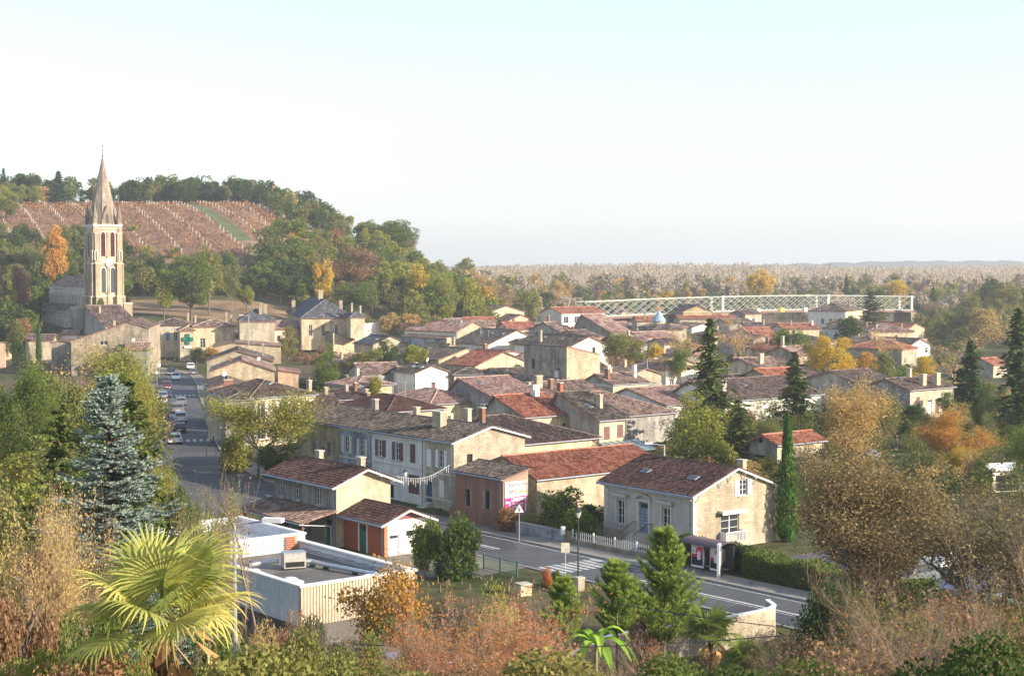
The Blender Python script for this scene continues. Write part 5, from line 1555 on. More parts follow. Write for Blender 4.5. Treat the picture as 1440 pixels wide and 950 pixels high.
    m.face([(xa, ya1, -5), (x0, ya1, -5), (x0, ya1, 5.2), (xa, ya1, 3.5)], W_NV, [(0, 0), (4.8, 0), (4.8, 10.2), (0, 8.5)])
    # porch block between aisle and tower
    m.box(-2.6, s + 2.2, -5, x0, s + 8, 4.2, W_NV); m.box(-2.9, s + 1.9, 4.2, x0, s + 8, 4.5, M_CREAMT)
    ais = m.put('aisle', root)
    pl = [[(xa - .5, ya1 + .3, 3.35), (xa - .5, ya0 - .3, 3.35), (x0 - .02, ya0 - .3, 5.3), (x0 - .02, ya1 + .3, 5.3)]]
    r = MB(); r.prism([(a, b_, c_ - .05) for a, b_, c_ in pl[0]], (0, 0, -.2), M_CREAMT)
    ro = r.put('roof', ais); put('roof_tiles', tiles_on(pl, 430, seed=10), ro, mat=T['brown'], kind='stuff')
    for i in range(8): arch_window(ais, 'W', ya0 + 2 + i * 3.7, -2.4, 1.2, 3.8, xa)
    arch_window(ais, 'W', s + 5, -2.5, 1.8, 4.6, -2.6)
church()
e = empty('turret', at_d(926.5, 457, 500), 0, 'round cream turret with a pointed blue-grey cone roof', 'turret')
m = MB(); m.lathe([(2.0, -7), (2.0, 1.2), (2.3, 1.3)], W_CREAM, 16); m.put('walls', e)
m = MB(); m.lathe([(2.35, 1.3), (1.2, 3.0), (.04, 4.6)], plain('blue_slate', (.30, .40, .52), .45), 12); m.put('roof', e)

# ------------------------------------------------------------------ lattice bridge
def bridge():
    M_BR = plain('pale_bridge_paint', (.42, .43, .38), .6, var=.1, sc=.5)
    A, B = Vector(((822 - 720) / F * 560, 560, 0)), Vector(((1286 - 720) / F * 640, 640, 0))
    D = (B - A); L = D.length; yaw = math.atan2(D.y, D.x)
    root = empty('bridge', (A.x, A.y, 0), yaw, 'long pale lattice girder bridge with stone piers behind the roofs', 'bridge')
    def top(x):
        px = 822 + (1286 - 822) * x / L
        return float(np.interp(px, [822, 900, 1001, 1080, 1152, 1220, 1286], [10.9, 11.6, 12.2, 12.3, 12.2, 11.8, 11.3]))
    n = 68; hh = 5.7
    for y in (0.0, 6.6):
        tc, bc, lt = MB(), MB(), MB()
        for i in range(n):
            a, b = L * i / n, L * (i + 1) / n
            za, zb = top(a), top(b)
            tc.prism([(a, y - .3, za - .26), (b, y - .3, zb - .26), (b, y - .3, zb), (a, y - .3, za)], (0, .6, 0), M_BR)
            bc.prism([(a, y - .25, za - hh), (b, y - .25, zb - hh), (b, y - .25, zb - hh + .34), (a, y - .25, za - hh + .34)], (0, .5, 0), M_BR)
        step = L / 40
        for i in range(-1, 40):
            for sgn in (1, -1):
                a = i * step + (0 if sgn > 0 else step * 2); b = a + sgn * step * 2
                if min(a, b) < -.1 or max(a, b) > L + .1: continue
                za, zb = top(a) - hh + .4, top(b) - .3
                yo = y - .14 * sgn
                lt.tube((a, yo, za), (b, yo, zb), .11, .11, M_BR, 4)
        tc.put('top_chord', root); bc.put('bottom_chord', root); lt.put('lattice', root, kind='stuff')
    dk = MB()
    for i in range(n):
        a, b = L * i / n, L * (i + 1) / n
        za, zb = top(a) - hh - .05, top(b) - hh - .05
        dk.prism([(a, -.9, za - .7), (b, -.9, zb - .7), (b, -.9, zb), (a, -.9, za)], (0, 8.4, 0), M_WOOD)
    dk.put('deck', root)
    tp = MB()
    for i in range(0, 41, 1):
        a = L * i / 40; z = top(a); tp.box(a - .1, 0, z - .3, a + .1, 6.6, z - .1, M_BR)
    tp.put('cross_braces', root, kind='stuff')
    for px in (1001, 1152, 1281):
        x = L * (px - 822) / (1286 - 822)
        m = MB(); z = top(x)
        for y in (-.35, 6.55): m.box(x - .55, y, z - hh, x + .55, y + .7, z + .25, M_BR)
        m.box(x - .5, 0, z - .2, x + .5, 6.6, z + .25, M_BR)
        m.put('portal', root)
        m = MB(); m.box(x - 1.6, -1.5, -2, x + 1.6, 8.2, z - hh - .75, W_STONE); m.put('pier', root)
    ap = MB(); z = top(L) - hh; ap.prism([(L, -.9, z - 5.5), (L + 30, -.9, z - 6.5), (L + 30, -.9, z - 1.2), (L, -.9, z)], (0, 8.4, 0), W_STONE2); ap.put('approach', root)
    ap = MB(); z = top(0) - hh; ap.prism([(0, -.9, -1), (-30, -.9, -1), (-30, -.9, z - 2.5), (0, -.9, z)], (0, 8.4, 0), W_STONE); ap.put('approach', root)
    for px, col, w in ((1083, plain('yellow_sign', (.7, .5, .05), .5), 1.0), (1117, M_WHITE, .8), (1049, M_WHITE, .8)):
        x = L * (px - 822) / (1286 - 822); z = top(x) - hh
        m = MB(); m.box(x - w, -1.05, z - .5, x + w, -.95, z + 1.0, col); m.put('navigation_sign', root)
bridge()

# ------------------------------------------------------------------ vineyard on the hill
def vineyard():
    rg = rnd(3)
    Vs, n = [], 0
    def clear(x, y):     # grass lane running down between the two plots
        t = (y - 560) / 140
        lx = -0.168 * y - 12 + (t - .5) * -34
        return abs(x - lx) < 3.2
    rows = 96
    post = []
    for i in range(rows):
        x0 = -262 + i * 2.3
        m = 400
        t = rg.uniform(0, 1, m)
        y = 552 + 150 * t
        x = x0 + (y - 552) * -.42 + rg.normal(size=m) * .28
        ok = (x / y > -.335) & (x / y < -.128)
        x, y = x[ok], y[ok]
        keep = np.array([not clear(a, b) and math.sin(b * .31 + i * 1.7) + math.sin(b * .09 + i * .35) > -1.35 for a, b in zip(x, y)], bool)
        x, y = x[keep], y[keep]
        z = np.array([terr(a, b) for a, b in zip(x, y)]) + rg.uniform(.25, 1.35, len(x))
        if len(x): Vs.append(np.stack([x, y, z], 1))
        if i % 5 == 0:
            for k in range(26):
                yy = 556 + k * 5.6; xx = x0 + (yy - 552) * -.42
                if -.335 < xx / yy < -.128 and not clear(xx, yy): post.append((xx, yy))
    P = np.concatenate(Vs)
    m = leafmat('vine_leaves', (.12, .06, .035), (.26, .13, .075), (.17, .12, .05), .2)
    o = put('vines', np_mesh('vines', leaf_quads(P, .42, rg), 4, tintrep(len(P), 4, rg), (m,)), kind='stuff')
    o['label'] = 'reddish brown vine rows covering the hillside'
    pm = MB(); pm.box(-.11, -.11, 0, .11, .11, 1.9, M_CREAMT); me = pm.mesh('vineyard_post')
    random.Random(3).shuffle(post)
    for x, y in post[:240]:
        o = put('vineyard_post', me, None, (x, y, terr(x, y)))
        tag(o, 'pale wooden stake standing among the vine rows on the hill', 'stake', 'stakes in the vine rows')
vineyard()
ln = MB()
rw = [(-0.168 * y - 12 + ((y - 560) / 140 - .5) * -34, y) for y in range(556, 704, 6)]
M_GRASS = plain('lane_grass', (.13, .15, .06), .95, var=.3, sc=.3)
for a, b in zip(rw[:-1], rw[1:]): ln.face([(a[0] - 3, a[1], terr(a[0] - 3, a[1]) + .08), (a[0] + 3, a[1], terr(a[0] + 3, a[1]) + .08), (b[0] + 3, b[1], terr(b[0] + 3, b[1]) + .08), (b[0] - 3, b[1], terr(b[0] - 3, b[1]) + .08)], M_GRASS)
ln.put('grass_lane', kind='structure')
sl = MB()
M_SOIL = plain('vineyard_soil', (.25, .15, .095), .95, var=.3, sc=.12)
for i in range(28):
    for j in range(36):
        ya, yb = 548 + i * 5.6, 548 + (i + 1) * 5.6
        ta, tb = -.335 + j * .0059, -.335 + (j + 1) * .0059
        sl.face([(t * y, y, terr(t * y, y) + .03) for t, y in ((ta, ya), (tb, ya), (tb, yb), (ta, yb))], M_SOIL)
sl.smooth = True
sl.put('vineyard_soil', kind='structure')
# mown bank and bare field behind the street
bk = MB()
for i in range(10):
    for j in range(24):
        ya, yb = 462 + i * 3.6, 462 + (i + 1) * 3.6
        ta, tb = -.245 + j * .0055, -.245 + (j + 1) * .0055
        bk.face([(t * y, y, terr(t * y, y) + .05) for t, y in ((ta, ya), (tb, ya), (tb, yb), (ta, yb))], plain('bank_soil', (.24, .16, .09), .95, var=.35, sc=.15))
bk.put('field', kind='structure')
# ------------------------------------------------------------------ woods and trees
rt = random.Random(21)
ND = dict(dk='dark green', mid='green', olv='olive green', lime='yellow-green', yel='yellow', org='orange', rust='rust-coloured', brn='brown', tan='tan')
def pick(rt, ws):
    r = rt.random() * sum(w for _, w in ws)
    for k, w in ws:
        r -= w
        if r <= 0: return k
    return ws[-1][0]
# key trees: (label, kind, colour, px, top, width px, distance)
KEY = [
 ('broad dark oak crown at the right edge of the vineyard', 'fine_1', 'mid', 397, 305, 112, 545),
 ('tall rounded dark evergreen oak on the right shoulder of the hill', 'fine_2', 'mid', 548, 305, 92, 640),
 ('reddish brown tree between the two big oaks on the slope', 'half_3', 'brn', 492, 348, 84, 520),
 ('bright green tree at the foot of the hill behind the manor', 'fine_3', 'mid', 500, 392, 74, 490),
 ('light green spreading tree beside the church on the slope', 'fine_4', 'mid', 268, 352, 82, 452),
 ('pale upright green tree left of the spreading tree near the church', 'tall_1', 'lime', 230, 372, 34, 450),
 ('olive green tree above the spreading tree near the church', 'round_3', 'olv', 293, 340, 48, 470),
 ('grey-green thinning tree at the edge of the brown field', 'half_1', 'olv', 325, 372, 48, 475),
 ('small green tree beside the white hut', 'round_2', 'lime', 347, 398, 26, 478),
 ('yellow-green tree at the lower right of the hill wood', 'fine_5', 'lime', 620, 372, 60, 500),
 ('tall yellow tree on the right flank of the hill', 'tall_2', 'yel', 592, 362, 40, 520),
 ('yellow and green tree where the hill meets the plain', 'round_4', 'lime', 660, 385, 44, 510),
 ('bright yellow small tree under the big oak on the slope', 'round_5', 'yel', 455, 358, 34, 492),
 ('brown leafed tree at the foot of the hill behind the hall', 'bare_2', 'brn', 712, 394, 50, 600),
 ('slender green tree behind the water tower', 'tall_3', 'lime', 748, 400, 26, 610),
 ('golden tree on the slope left of the church', 'round_1', 'org', 78, 316, 40, 500),
 ('pale green tree at the far left of the skyline', 'fine_6', 'lime', 8, 262, 40, 620),
 ('umbrella pine on the hilltop skyline', 'umbrella_1', 'dk', 38, 246, 50, 712),
 ('dark blue-green conifer standing on the hilltop', 'fir_1', 'fir', 82, 240, 47, 690),
 ('tall conifer at the left edge of the hilltop', 'spruce_2', 'fir', 5, 236, 33, 700),
 ('brown cedar-like tree left of the church', 'round_6', 'brn', 22, 362, 50, 440),
 ('green pointed tree left of the church nave', 'cone_1', 'lime', 14, 378, 26, 430),
 ('dark tree at the foot of the church tower', 'round_7', 'mid', 143, 417, 32, 405),
 ('small columnar conifer before the church aisle', 'cypress_4', 'cyp', 54, 455, 9, 385),
 ('green bushy tree at the left by the church garden', 'round_8', 'olv', 20, 447, 34, 370),
 ('dense green tree in the garden left of the church houses', 'round_9', 'dk', 25, 470, 24, 350),
 # town
 ('pyramid-shaped olive brown tree in front of the pink-roofed house', 'cone_2', 'olv', 405, 453, 44, 400),
 ('clipped plane tree at the left end of the row behind the town', 'round_3', 'tan', 484, 443, 34, 455),
 ('clipped plane tree second in the row behind the town', 'round_1', 'olv', 510, 441, 34, 452),
 ('clipped golden plane tree in the middle of the row', 'round_2', 'tan', 550, 436, 38, 448),
 ('clipped plane tree right of the golden one in the row', 'round_4', 'tan', 580, 438, 34, 446),
 ('clipped plane tree at the right end of the row', 'round_5', 'olv', 606, 438, 36, 444),
 ('dark holm oak among the roofs right of the dark slate roof', 'fine_7', 'dk', 540, 475, 46, 340),
 ('bright lime tree before the blue-grey wall', 'fine_8', 'lime', 586, 480, 50, 322),
 ('green tree in the walled garden behind the corner house', 'fine_1', 'mid', 458, 492, 44, 300),
 ('thinning brown-green tree left of the holm oak', 'half_2', 'olv', 505, 488, 46, 320),
 ('small round golden-green tree above the brick chimney', 'round_6', 'lime', 527, 523, 24, 262),
 ('brownish thin tree in the garden below the manor', 'bare_3', 'brn', 440, 478, 46, 330),
 ('dark round purple-green tree beside the white gabled house', 'round_9', 'dk', 690, 489, 32, 322),
 ('small round olive tree in front of the tall stone block', 'round_7', 'mid', 709, 522, 30, 262),
 ('dark green round tree beside the street below the pharmacy', 'round_8', 'dk', 276, 486, 24, 372),
 ('orange shrub tree next to the dark tree on the street', 'round_2', 'org', 298, 484, 26, 368),
 ('pale green airy tree in front of the cream corner house', 'airy_3', 'lime', 366, 545, 120, 176),
 ('autumn tree with green and brown patches beside the tall stone block', 'fine_2', 'olv', 880, 462, 78, 330),
 ('grey leafless tree left of the patchy autumn tree', 'bare_4', 'brn', 857, 488, 36, 318),
 ('yellow-orange tree right of the patchy autumn tree', 'round_5', 'yel', 920, 478, 30, 335),
 ('brown twiggy tree behind the garden wall', 'bare_5', 'tan', 935, 498, 60, 300),
 ('pale brown twiggy tree left of the tall conifer', 'bare_6', 'tan', 965, 462, 52, 345),
 ('green bushy tree behind the garden wall left of the conifer', 'half_4', 'mid', 958, 480, 46, 300),
 ('tall drooping spruce rising among the right-hand roofs', 'spruce_1', 'pine', 999, 446, 117, 205),
 ('brown twiggy tree right of the tall spruce', 'bare_7', 'tan', 1040, 440, 60, 360),
 ('pyramid-shaped lime tree turning yellow behind the stone house', 'cone_3', 'lime', 981, 534, 126, 178),
 ('round green domed tree below the bridge', 'fine_3', 'mid', 1112, 458, 66, 345),
 ('pinkish bare tree left of the green domed tree', 'bare_8', 'rust', 1068, 462, 44, 350),
 ('dark spiky conifer in front of the long low house', 'spruce_3', 'pine', 1118, 493, 95, 226),
 ('slim dark conifer beside the two-level house', 'cypress_2', 'cyp', 1208, 528, 10, 236),
 ('tall autumn tree with green and orange leaves in the centre right', 'fine_4', 'yel', 1172, 468, 74, 285),
 ('olive autumn tree overlapping the left of the orange one', 'half_5', 'olv', 1140, 478, 56, 300),
 ('tan leafed tall tree in front of the brown-roofed wall', 'airy_6', 'tan', 1185, 528, 96, 168),
 ('rust-orange tree left of the olive round trees', 'round_4', 'org', 1218, 492, 40, 320),
 ('olive round clipped tree left of the golden one', 'round_1', 'olv', 1242, 494, 42, 290),
 ('golden round-topped tree behind the two-level house', 'cone_5', 'yel', 1299, 485, 56, 292),
 ('huge leafless spreading tree below the bridge end', 'bare_9', 'tan', 1345, 434, 150, 300),
 ('grey leafless tree left of the huge spreading one', 'bare_1', 'tan', 1262, 462, 70, 350),
 ('dark green pointed conifer right of the two-level house', 'fir_2', 'fir', 1364, 478, 81, 250),
 ('ragged dark conifer at the right edge of the view', 'spruce_4', 'fir', 1432, 432, 103, 215),
 ('dark cedar crossing in front of the bridge truss', 'cedar_1', 'fir', 1224, 408, 62, 500),
 ('brown magnolia-like round tree before the bridge house', 'round_8', 'dk', 1192, 440, 44, 420),
 ('bright orange cherry tree right of the two-level house', 'airy_7', 'org', 1352, 572, 88, 176),
 ('yellow-orange lower tree beside the bright cherry', 'airy_8', 'yel', 1338, 626, 54, 168),
 ('dark green bush tree below the two-level house', 'fine_5', 'dk', 1262, 560, 80, 212),
 ('pale green willow-like tree in front of the two-level house', 'airy_9', 'olv', 1262, 556, 44, 205),
 ('green leafy tree at the right edge below the dark conifer', 'airy_1', 'mid', 1425, 590, 80, 160),
 ('dark yew behind the lime pyramid tree', 'spruce_5', 'pine', 1038, 560, 98, 190),
 ('green tree under the long low house', 'round_6', 'dk', 1080, 582, 74, 200),
 ('leafless small tree beside the red-roofed garage', 'bare_2', 'tan', 1134, 612, 42, 168),
 ('yellow-green tree left of the spiky conifer', 'airy_2', 'olv', 1070, 590, 50, 190),
 ('plain green cedar right of the horizon poplars', 'cedar_3', 'fir', 1190, 386, 14, 760),
 ('dark pointed tree on the horizon above the bridge', 'fir_3', 'fir', 1190, 384, 16, 820),
 ('golden poplar clump above the bridge at the right', 'tall_4', 'yel', 1262, 388, 38, 760),
 ('golden tree above the middle of the bridge', 'round_2', 'yel', 1072, 373, 50, 800),
 ('small dark fir right of the golden poplars', 'fir_1', 'fir', 1313, 399, 16, 700),
 ('rounded pale willow at the right beyond the bridge', 'fine_6', 'olv', 1412, 394, 60, 560),
 ('dark green tree at the far right beyond the bridge', 'fine_2', 'dk', 1398, 384, 40, 620),
 ('green bush dome between bridge end and bare trees', 'fine_7', 'olv', 1365, 412, 46, 520),
 ('light green airy tree screening the left side of the street mouth', 'airy_2', 'lime', 226, 636, 62, 128),
 ('dark green tree beside the near end of the street', 'fine_3', 'dk', 252, 672, 70, 108),
 ('olive thin tree left of the bare knobbly tree', 'airy_4', 'olv', 292, 690, 60, 92),
 # left middle
 ('yellow-green airy tree at the left above the dark cedar', 'airy_3', 'lime', 150, 478, 110, 190),
 ('brownish bare tree behind the yellow-green one', 'bare_3', 'tan', 105, 478, 120, 215),
 ('yellow-green tree left of the parked cars', 'airy_4', 'lime', 186, 512, 66, 172),
 ('olive tree at the left edge above the twiggy shrub', 'airy_5', 'mid', 30, 505, 120, 150),
 ('green tree in the left middle ground', 'fine_8', 'olv', 80, 508, 90, 160),
 ('tan twiggy tree beside the left row of cars', 'bare_4', 'yel', 190, 490, 44, 200),
]
for i, (lab, kind, col, px, top, w, d) in enumerate(KEY):
    nm = {'spruce': 'conifer', 'fir': 'conifer', 'cypress': 'conifer', 'cedar': 'cedar'}.get(kind.split('_')[0], 'tree')
    tree_px(nm, lab, kind, col, px, top, w, d)

def scatter(n, fn, kinds, cols, hr, group, base_label, mind=6.0, wr=(.8, 1.15)):
    pts = []
    tries = 0
    while len(pts) < n and tries < n * 60:
        tries += 1
        x, y = fn()
        if x is None: continue
        if any((x - a) ** 2 + (y - b) ** 2 < mind ** 2 for a, b in pts[-260:]): continue
        pts.append((x, y))
        k = pick(rt, kinds); c = pick(rt, cols)
        if callable(c): c = c(x, y)
        h = rt.uniform(*hr)
        kd = k + '_' + str(rt.randint(1, 5))
        Hh, ww = proto(kd)[2], proto(kd)[3]
        isb = 'bush' in k
        tree('bush' if isb else 'tree', ND.get(c, 'dark') + ' ' + base_label, kd, c, x, y, h, 2 * ww * h / Hh * rt.uniform(*wr), group=group, cat='bush' if isb else 'tree')
# hilltop line behind the vines
def f1():
    px = rt.uniform(-30, 452); y = rt.uniform(706, 745) if px < 385 else rt.uniform(640, 730)
    if 100 < px < 185 and y < 725: return None, None
    if px < 100 and rt.random() < .5: return None, None
    return (px - 720) / F * y, y
scatter(38, f1, [('round', 3), ('tall', 1), ('fine', 1)], [('dk', 4), ('mid', 2), ('olv', 3), ('brn', 1)], (9, 14), 'trees along the hilltop', 'tree in the skyline row along the hilltop', 7)
def f1m():
    px = rt.uniform(-30, 470); y = rt.uniform(704, 760) if px < 385 else rt.uniform(630, 730)
    if 105 < px < 180 and y < 735: return None, None
    return (px - 720) / F * y, y
# right flank of the hill
def f2():
    px = rt.uniform(415, 690)
    y = rt.uniform(500, 700)
    x = (px - 720) / F * y
    if px < 445 and y > 600: return None, None
    return x, y
scatter(44, f2, [('round', 3), ('tall', 1), ('fine', 1), ('half', 1)], [('dk', 3), ('mid', 3), ('olv', 4), ('lime', 2), ('yel', .8), ('brn', 1)], (9, 14), 'trees on the right flank of the hill', 'tree in the wood on the right flank of the hill', 6.5)
# wood between church and vines
def f3():
    px = rt.uniform(-25, 440)
    y = rt.uniform(470, 556) if px > 190 else rt.uniform(446, 575)
    if 185 < px < 420 and y < 505: return None, None
    if 180 < px < 372 and y > 522: return None, None
    if 60 < px < 180 and y < 470: return None, None
    return (px - 720) / F * y, y
scatter(40, f3, [('round', 4), ('fine', 1), ('half', .6)], [('dk', 5), ('mid', 2), ('olv', 2), ('brn', .6)], (8, 12.5), 'trees in the wood between church and vineyard', 'tree in the dark wood between church and vineyard', 6)
def f3m():
    px = rt.uniform(-25, 440); y = rt.uniform(452, 562)
    if 190 < px < 420 and y < 500: return None, None
    if 180 < px < 372 and y > 522: return None, None
    if 45 < px < 190 and y < 475: return None, None
    return (px - 720) / F * y, y
# left end of the hill
def f4():
    px = rt.uniform(-30, 60); y = rt.uniform(575, 690)
    return (px - 720) / F * y, y
scatter(9, f4, [('round', 1), ('fine', 1)], [('dk', 1), ('lime', 1), ('olv', 1)], (8, 12), 'trees at the left of the vineyard', 'tree at the left end of the vineyard', 6)
# belt of trees beyond the town and river
def f5():
    px = rt.uniform(640, 1480); y = rt.uniform(655, 1000)
    return (px - 720) / F * y, y
scatter(56, f5, [('round', 3), ('tall', 2), ('bare', 2), ('half', 1.5)], [('tan', 3), ('olv', 3), ('mid', 1.4), ('lime', 1), ('yel', 1.2), ('brn', 2.5), ('dk', 1)], (10, 17), 'trees in the belt beyond the river', 'tree in the belt of trees beyond the river', 7)
def f6():
    px = rt.uniform(1290, 1490); y = rt.uniform(360 if px > 1425 else 470, 640)
    return (px - 720) / F * y, y
scatter(20, f6, [('round', 2), ('bare', 2), ('half', 2)], [('tan', 2), ('olv', 3), ('mid', 1), ('brn', 2), ('dk', 1)], (7, 12), 'trees on the flat land at the right', 'tree on the flat land at the far right', 7)
# garden trees between the houses
def blocked(x, y, r=1.5):
    for h in HOUSES.values():
        c, s = math.cos(h['yaw']), math.sin(h['yaw'])
        dx_, dy_ = x - h['o'][0], y - h['o'][1]
        lx, ly = dx_ * c + dy_ * s, -dx_ * s + dy_ * c
        if -r < lx < h['WX'] + r and -r < ly < h['WY'] + r: return True
    k = np.min((kerb[:, 0] - 3.5 - x) ** 2 + (kerb[:, 1] - y) ** 2)
    return k < 49
def f7():
    px = rt.uniform(420, 1330); y = rt.uniform(230, 560); x = (px - 720) / F * y
    if blocked(x, y): return None, None
    return x, y
scatter(26, f7, [('round', 2), ('bare', 1), ('half', 2)], [('olv', 3), ('mid', 2), ('tan', 2), ('dk', 1), ('brn', 1)], (3.0, 4.8), 'small garden trees among the roofs', 'small garden tree showing between the roofs', 9, (.8, 1.2))
def f8():
    px = rt.uniform(940, 1460); y = rt.uniform(155, 270); x = (px - 720) / F * y
    if blocked(x, y, 3): return None, None
    return x, y
scatter(24, f8, [('half', 3), ('fine', 1), ('bare', 2)], [('olv', 3), ('mid', 2), ('tan', 2), ('dk', 2)], (3.5, 6.5), 'garden trees behind the stone house', 'garden tree in the grounds behind the stone house', 5)
# woods that read as one mass: many crowns baked into one mesh
def mass(name, n, fn, kinds, cols, hr, frac=.4, lsc=1.5, mind=4.0, seed=1, wr=(.9, 1.25)):
    rg = rnd(seed); Vs, Ts, Ms, pts = [], [], [], []
    names = [c for c, w in cols]; tries = 0
    trunks = []
    while len(pts) < n and tries < n * 40:
        tries += 1
        x, y = fn()
        if x is None or any((x - a) ** 2 + (y - b) ** 2 < mind ** 2 for a, b in pts[-300:]): continue
        pts.append((x, y))
        c = pick(rt, cols); kd = pick(rt, kinds) + '_' + str(rt.randint(1, 5)); tm, cm, H, w = proto(kd)
        nv = len(cm.vertices); A = np.empty(nv * 3, np.float32); cm.vertices.foreach_get('co', A); A = A.reshape(-1, 4, 3)
        k = max(60, int(len(A) * frac * min(1, 3800 / len(A)))); A = A[rg.integers(0, len(A), k)]
        cen = A.mean(1, keepdims=True); A = cen + (A - cen) * lsc
        h = rt.uniform(*hr); s = h / H; sx = s * rt.uniform(*wr); a = rt.uniform(0, 6.28)
        B = np.empty_like(A); B[..., 0] = (A[..., 0] * math.cos(a) - A[..., 1] * math.sin(a)) * sx + x; B[..., 1] = (A[..., 0] * math.sin(a) + A[..., 1] * math.cos(a)) * sx + y
        B[..., 2] = A[..., 2] * s + terr(x, y) - .6
        Vs.append(B.reshape(-1, 3)); Ts.append(np.repeat(np.clip(rg.uniform(0, 1, k) * .8 + rt.uniform(-.1, .3), 0, 1), 4)); Ms.append(np.full(k, names.index(c)))
        trunks.append((x, y, terr(x, y) - .5, x, y, terr(x, y) + h * .6, .22 * s + .05, .05))
    me = np_mesh(name, np.concatenate(Vs), 4, np.concatenate(Ts), [LM[c] for c in names])
    me.polygons.foreach_set('material_index', np.concatenate(Ms).astype(np.int32))
    put(name, me, kind='stuff')
    put(name + '_trunks', segs_mesh(name + '_trunks', trunks, M_BARK, 3), kind='stuff')
LM['poplar'] = leafmat('poplar_twigs', (.17, .145, .125), (.33, .29, .245), (.29, .25, .16), .2)
mass('hilltop_wood', 95, f1m, [('round', 1), ('tall', .4)], [('dk', 4), ('mid', 2), ('olv', 3), ('tan', .6)], (9, 17), seed=2)
mass('hill_wood', 150, f2, [('round', 3), ('tall', 1)], [('dk', 4), ('mid', 3), ('olv', 4), ('lime', 1), ('tan', .5)], (7, 12), seed=3)
mass('slope_wood', 170, f3m, [('round', 1)], [('dk', 5), ('mid', 3), ('olv', 2)], (6, 11), seed=4)
mass('river_wood', 230, f5, [('round', 3), ('tall', 2)], [('tan', 2), ('olv', 4), ('mid', .6), ('lime', 1), ('poplar', 4), ('dk', .6)], (8, 15), frac=.3, lsc=1.8, seed=5)
mass('plain_wood', 110, f6, [('round', 2)], [('tan', 2), ('olv', 3), ('mid', 1), ('brn', 2), ('dk', 1)], (4, 9), frac=.35, lsc=1.6, seed=6)
def f11():
    px = rt.uniform(415, 1400); y = rt.uniform(200, 600); x = (px - 720) / F * y
    if blocked(x, y, .4): return None, None
    return x, y
mass('garden_shrubbery', 330, f11, [('bush', 1)], [('tan', 2), ('olv', 3), ('mid', 2), ('brn', 2), ('dk', 3)], (1.6, 3.4), frac=.2, lsc=2.0, mind=2.2, seed=7, wr=(1.2, 2.2))
def f12():
    px = rt.uniform(930, 1480); y = rt.uniform(150, 270); x = (px - 720) / F * y
    if blocked(x, y, 1): return None, None
    return x, y
mass('garden_thicket', 150, f12, [('round', 1)], [('tan', 2), ('olv', 4), ('mid', 2), ('brn', 1), ('dk', 3)], (3, 6), frac=.5, lsc=.8, mind=3.2, seed=8, wr=(1.1, 1.8))
def f13():
    px = rt.uniform(-60, 420); y = rt.uniform(100, 210); x = (px - 720) / F * y
    if px > 190 and y > 118: return None, None
    if abs(x - A0x) < 14 and y < 135 and px > 180: return None, None
    return x, y
A0x = -13
mass('left_thicket', 90, f13, [('round', 1)], [('lime', 3), ('olv', 4), ('mid', 3), ('tan', .7), ('dk', 2)], (6, 11), frac=.9, lsc=.75, mind=4, seed=9, wr=(1.0, 1.4))
def f14():
    px = rt.uniform(1205, 1500); y = rt.uniform(60, 97); x = (px - 720) / F * y
    if px < 1130 and y > 75: return None, None
    return x, y
mass('bank_thicket', 60, f14, [('round', 1), ('bush', .6)], [('dk', 4), ('olv', 3), ('brn', 3)], (3.8, 7.2), frac=2.4, lsc=.5, mind=2.2, seed=10, wr=(1.0, 1.4))
def f15():
    px = rt.uniform(560, 1090); y = rt.uniform(84, 121); x = (px - 720) / F * y
    n_ = .775 * (x - 9.2) + .632 * (y - 126.6) + 87.1
    if n_ > 79.2 or (abs(x + 12) < 15 and y < 112 and px < 600): return None, None
    if 2 < x < 18 and 90 < y < 104: return None, None
    return x, y
mass('verge_weeds', 210, f15, [('bush', 1)], [('brn', 3), ('olv', 3), ('tan', 2), ('mid', 1.5)], (.35, 1.1), frac=.25, lsc=1.0, mind=.7, seed=11, wr=(.9, 1.8))
def f16():
    px = rt.uniform(545, 700); y = rt.uniform(470, 620); x = (px - 720) / F * y
    if blocked(x, y, 3): return None, None
    return x, y
mass('hill_foot_wood', 70, f16, [('round', 3), ('tall', 1)], [('lime', 4), ('mid', 4), ('yel', 1.2), ('olv', 2)], (10, 15), frac=.5, lsc=1.4, seed=12)
def f17():
    px = rt.uniform(60, 250); y = rt.uniform(520, 600)
    return (px - 720) / F * y, y
mass('vineyard_scrub', 16, f17, [('bush', 1)], [('lime', 2), ('olv', 2)], (2, 3.4), frac=.3, lsc=2., mind=3, seed=13, wr=(1.2, 2))
def f18():
    px = rt.uniform(640, 1480); y = rt.uniform(840, 1000)
    return (px - 720) / F * y, y
mass('plantation_edge', 150, f18, [('tall', 3), ('round', 2)], [('tan', 1), ('yel', .6), ('lime', 1), ('poplar', 6), ('olv', 2)], (12, 22), frac=.25, lsc=1.9, mind=5, seed=14, wr=(.7, 1.1))
def f19():
    px = rt.uniform(-30, 44); y = rt.uniform(395, 452)
    return (px - 720) / F * y, y
mass('churchyard_wood', 26, f19, [('round', 1)], [('dk', 5), ('mid', 1), ('brn', 1)], (7, 13), frac=.5, lsc=1.4, mind=3.5, seed=15)
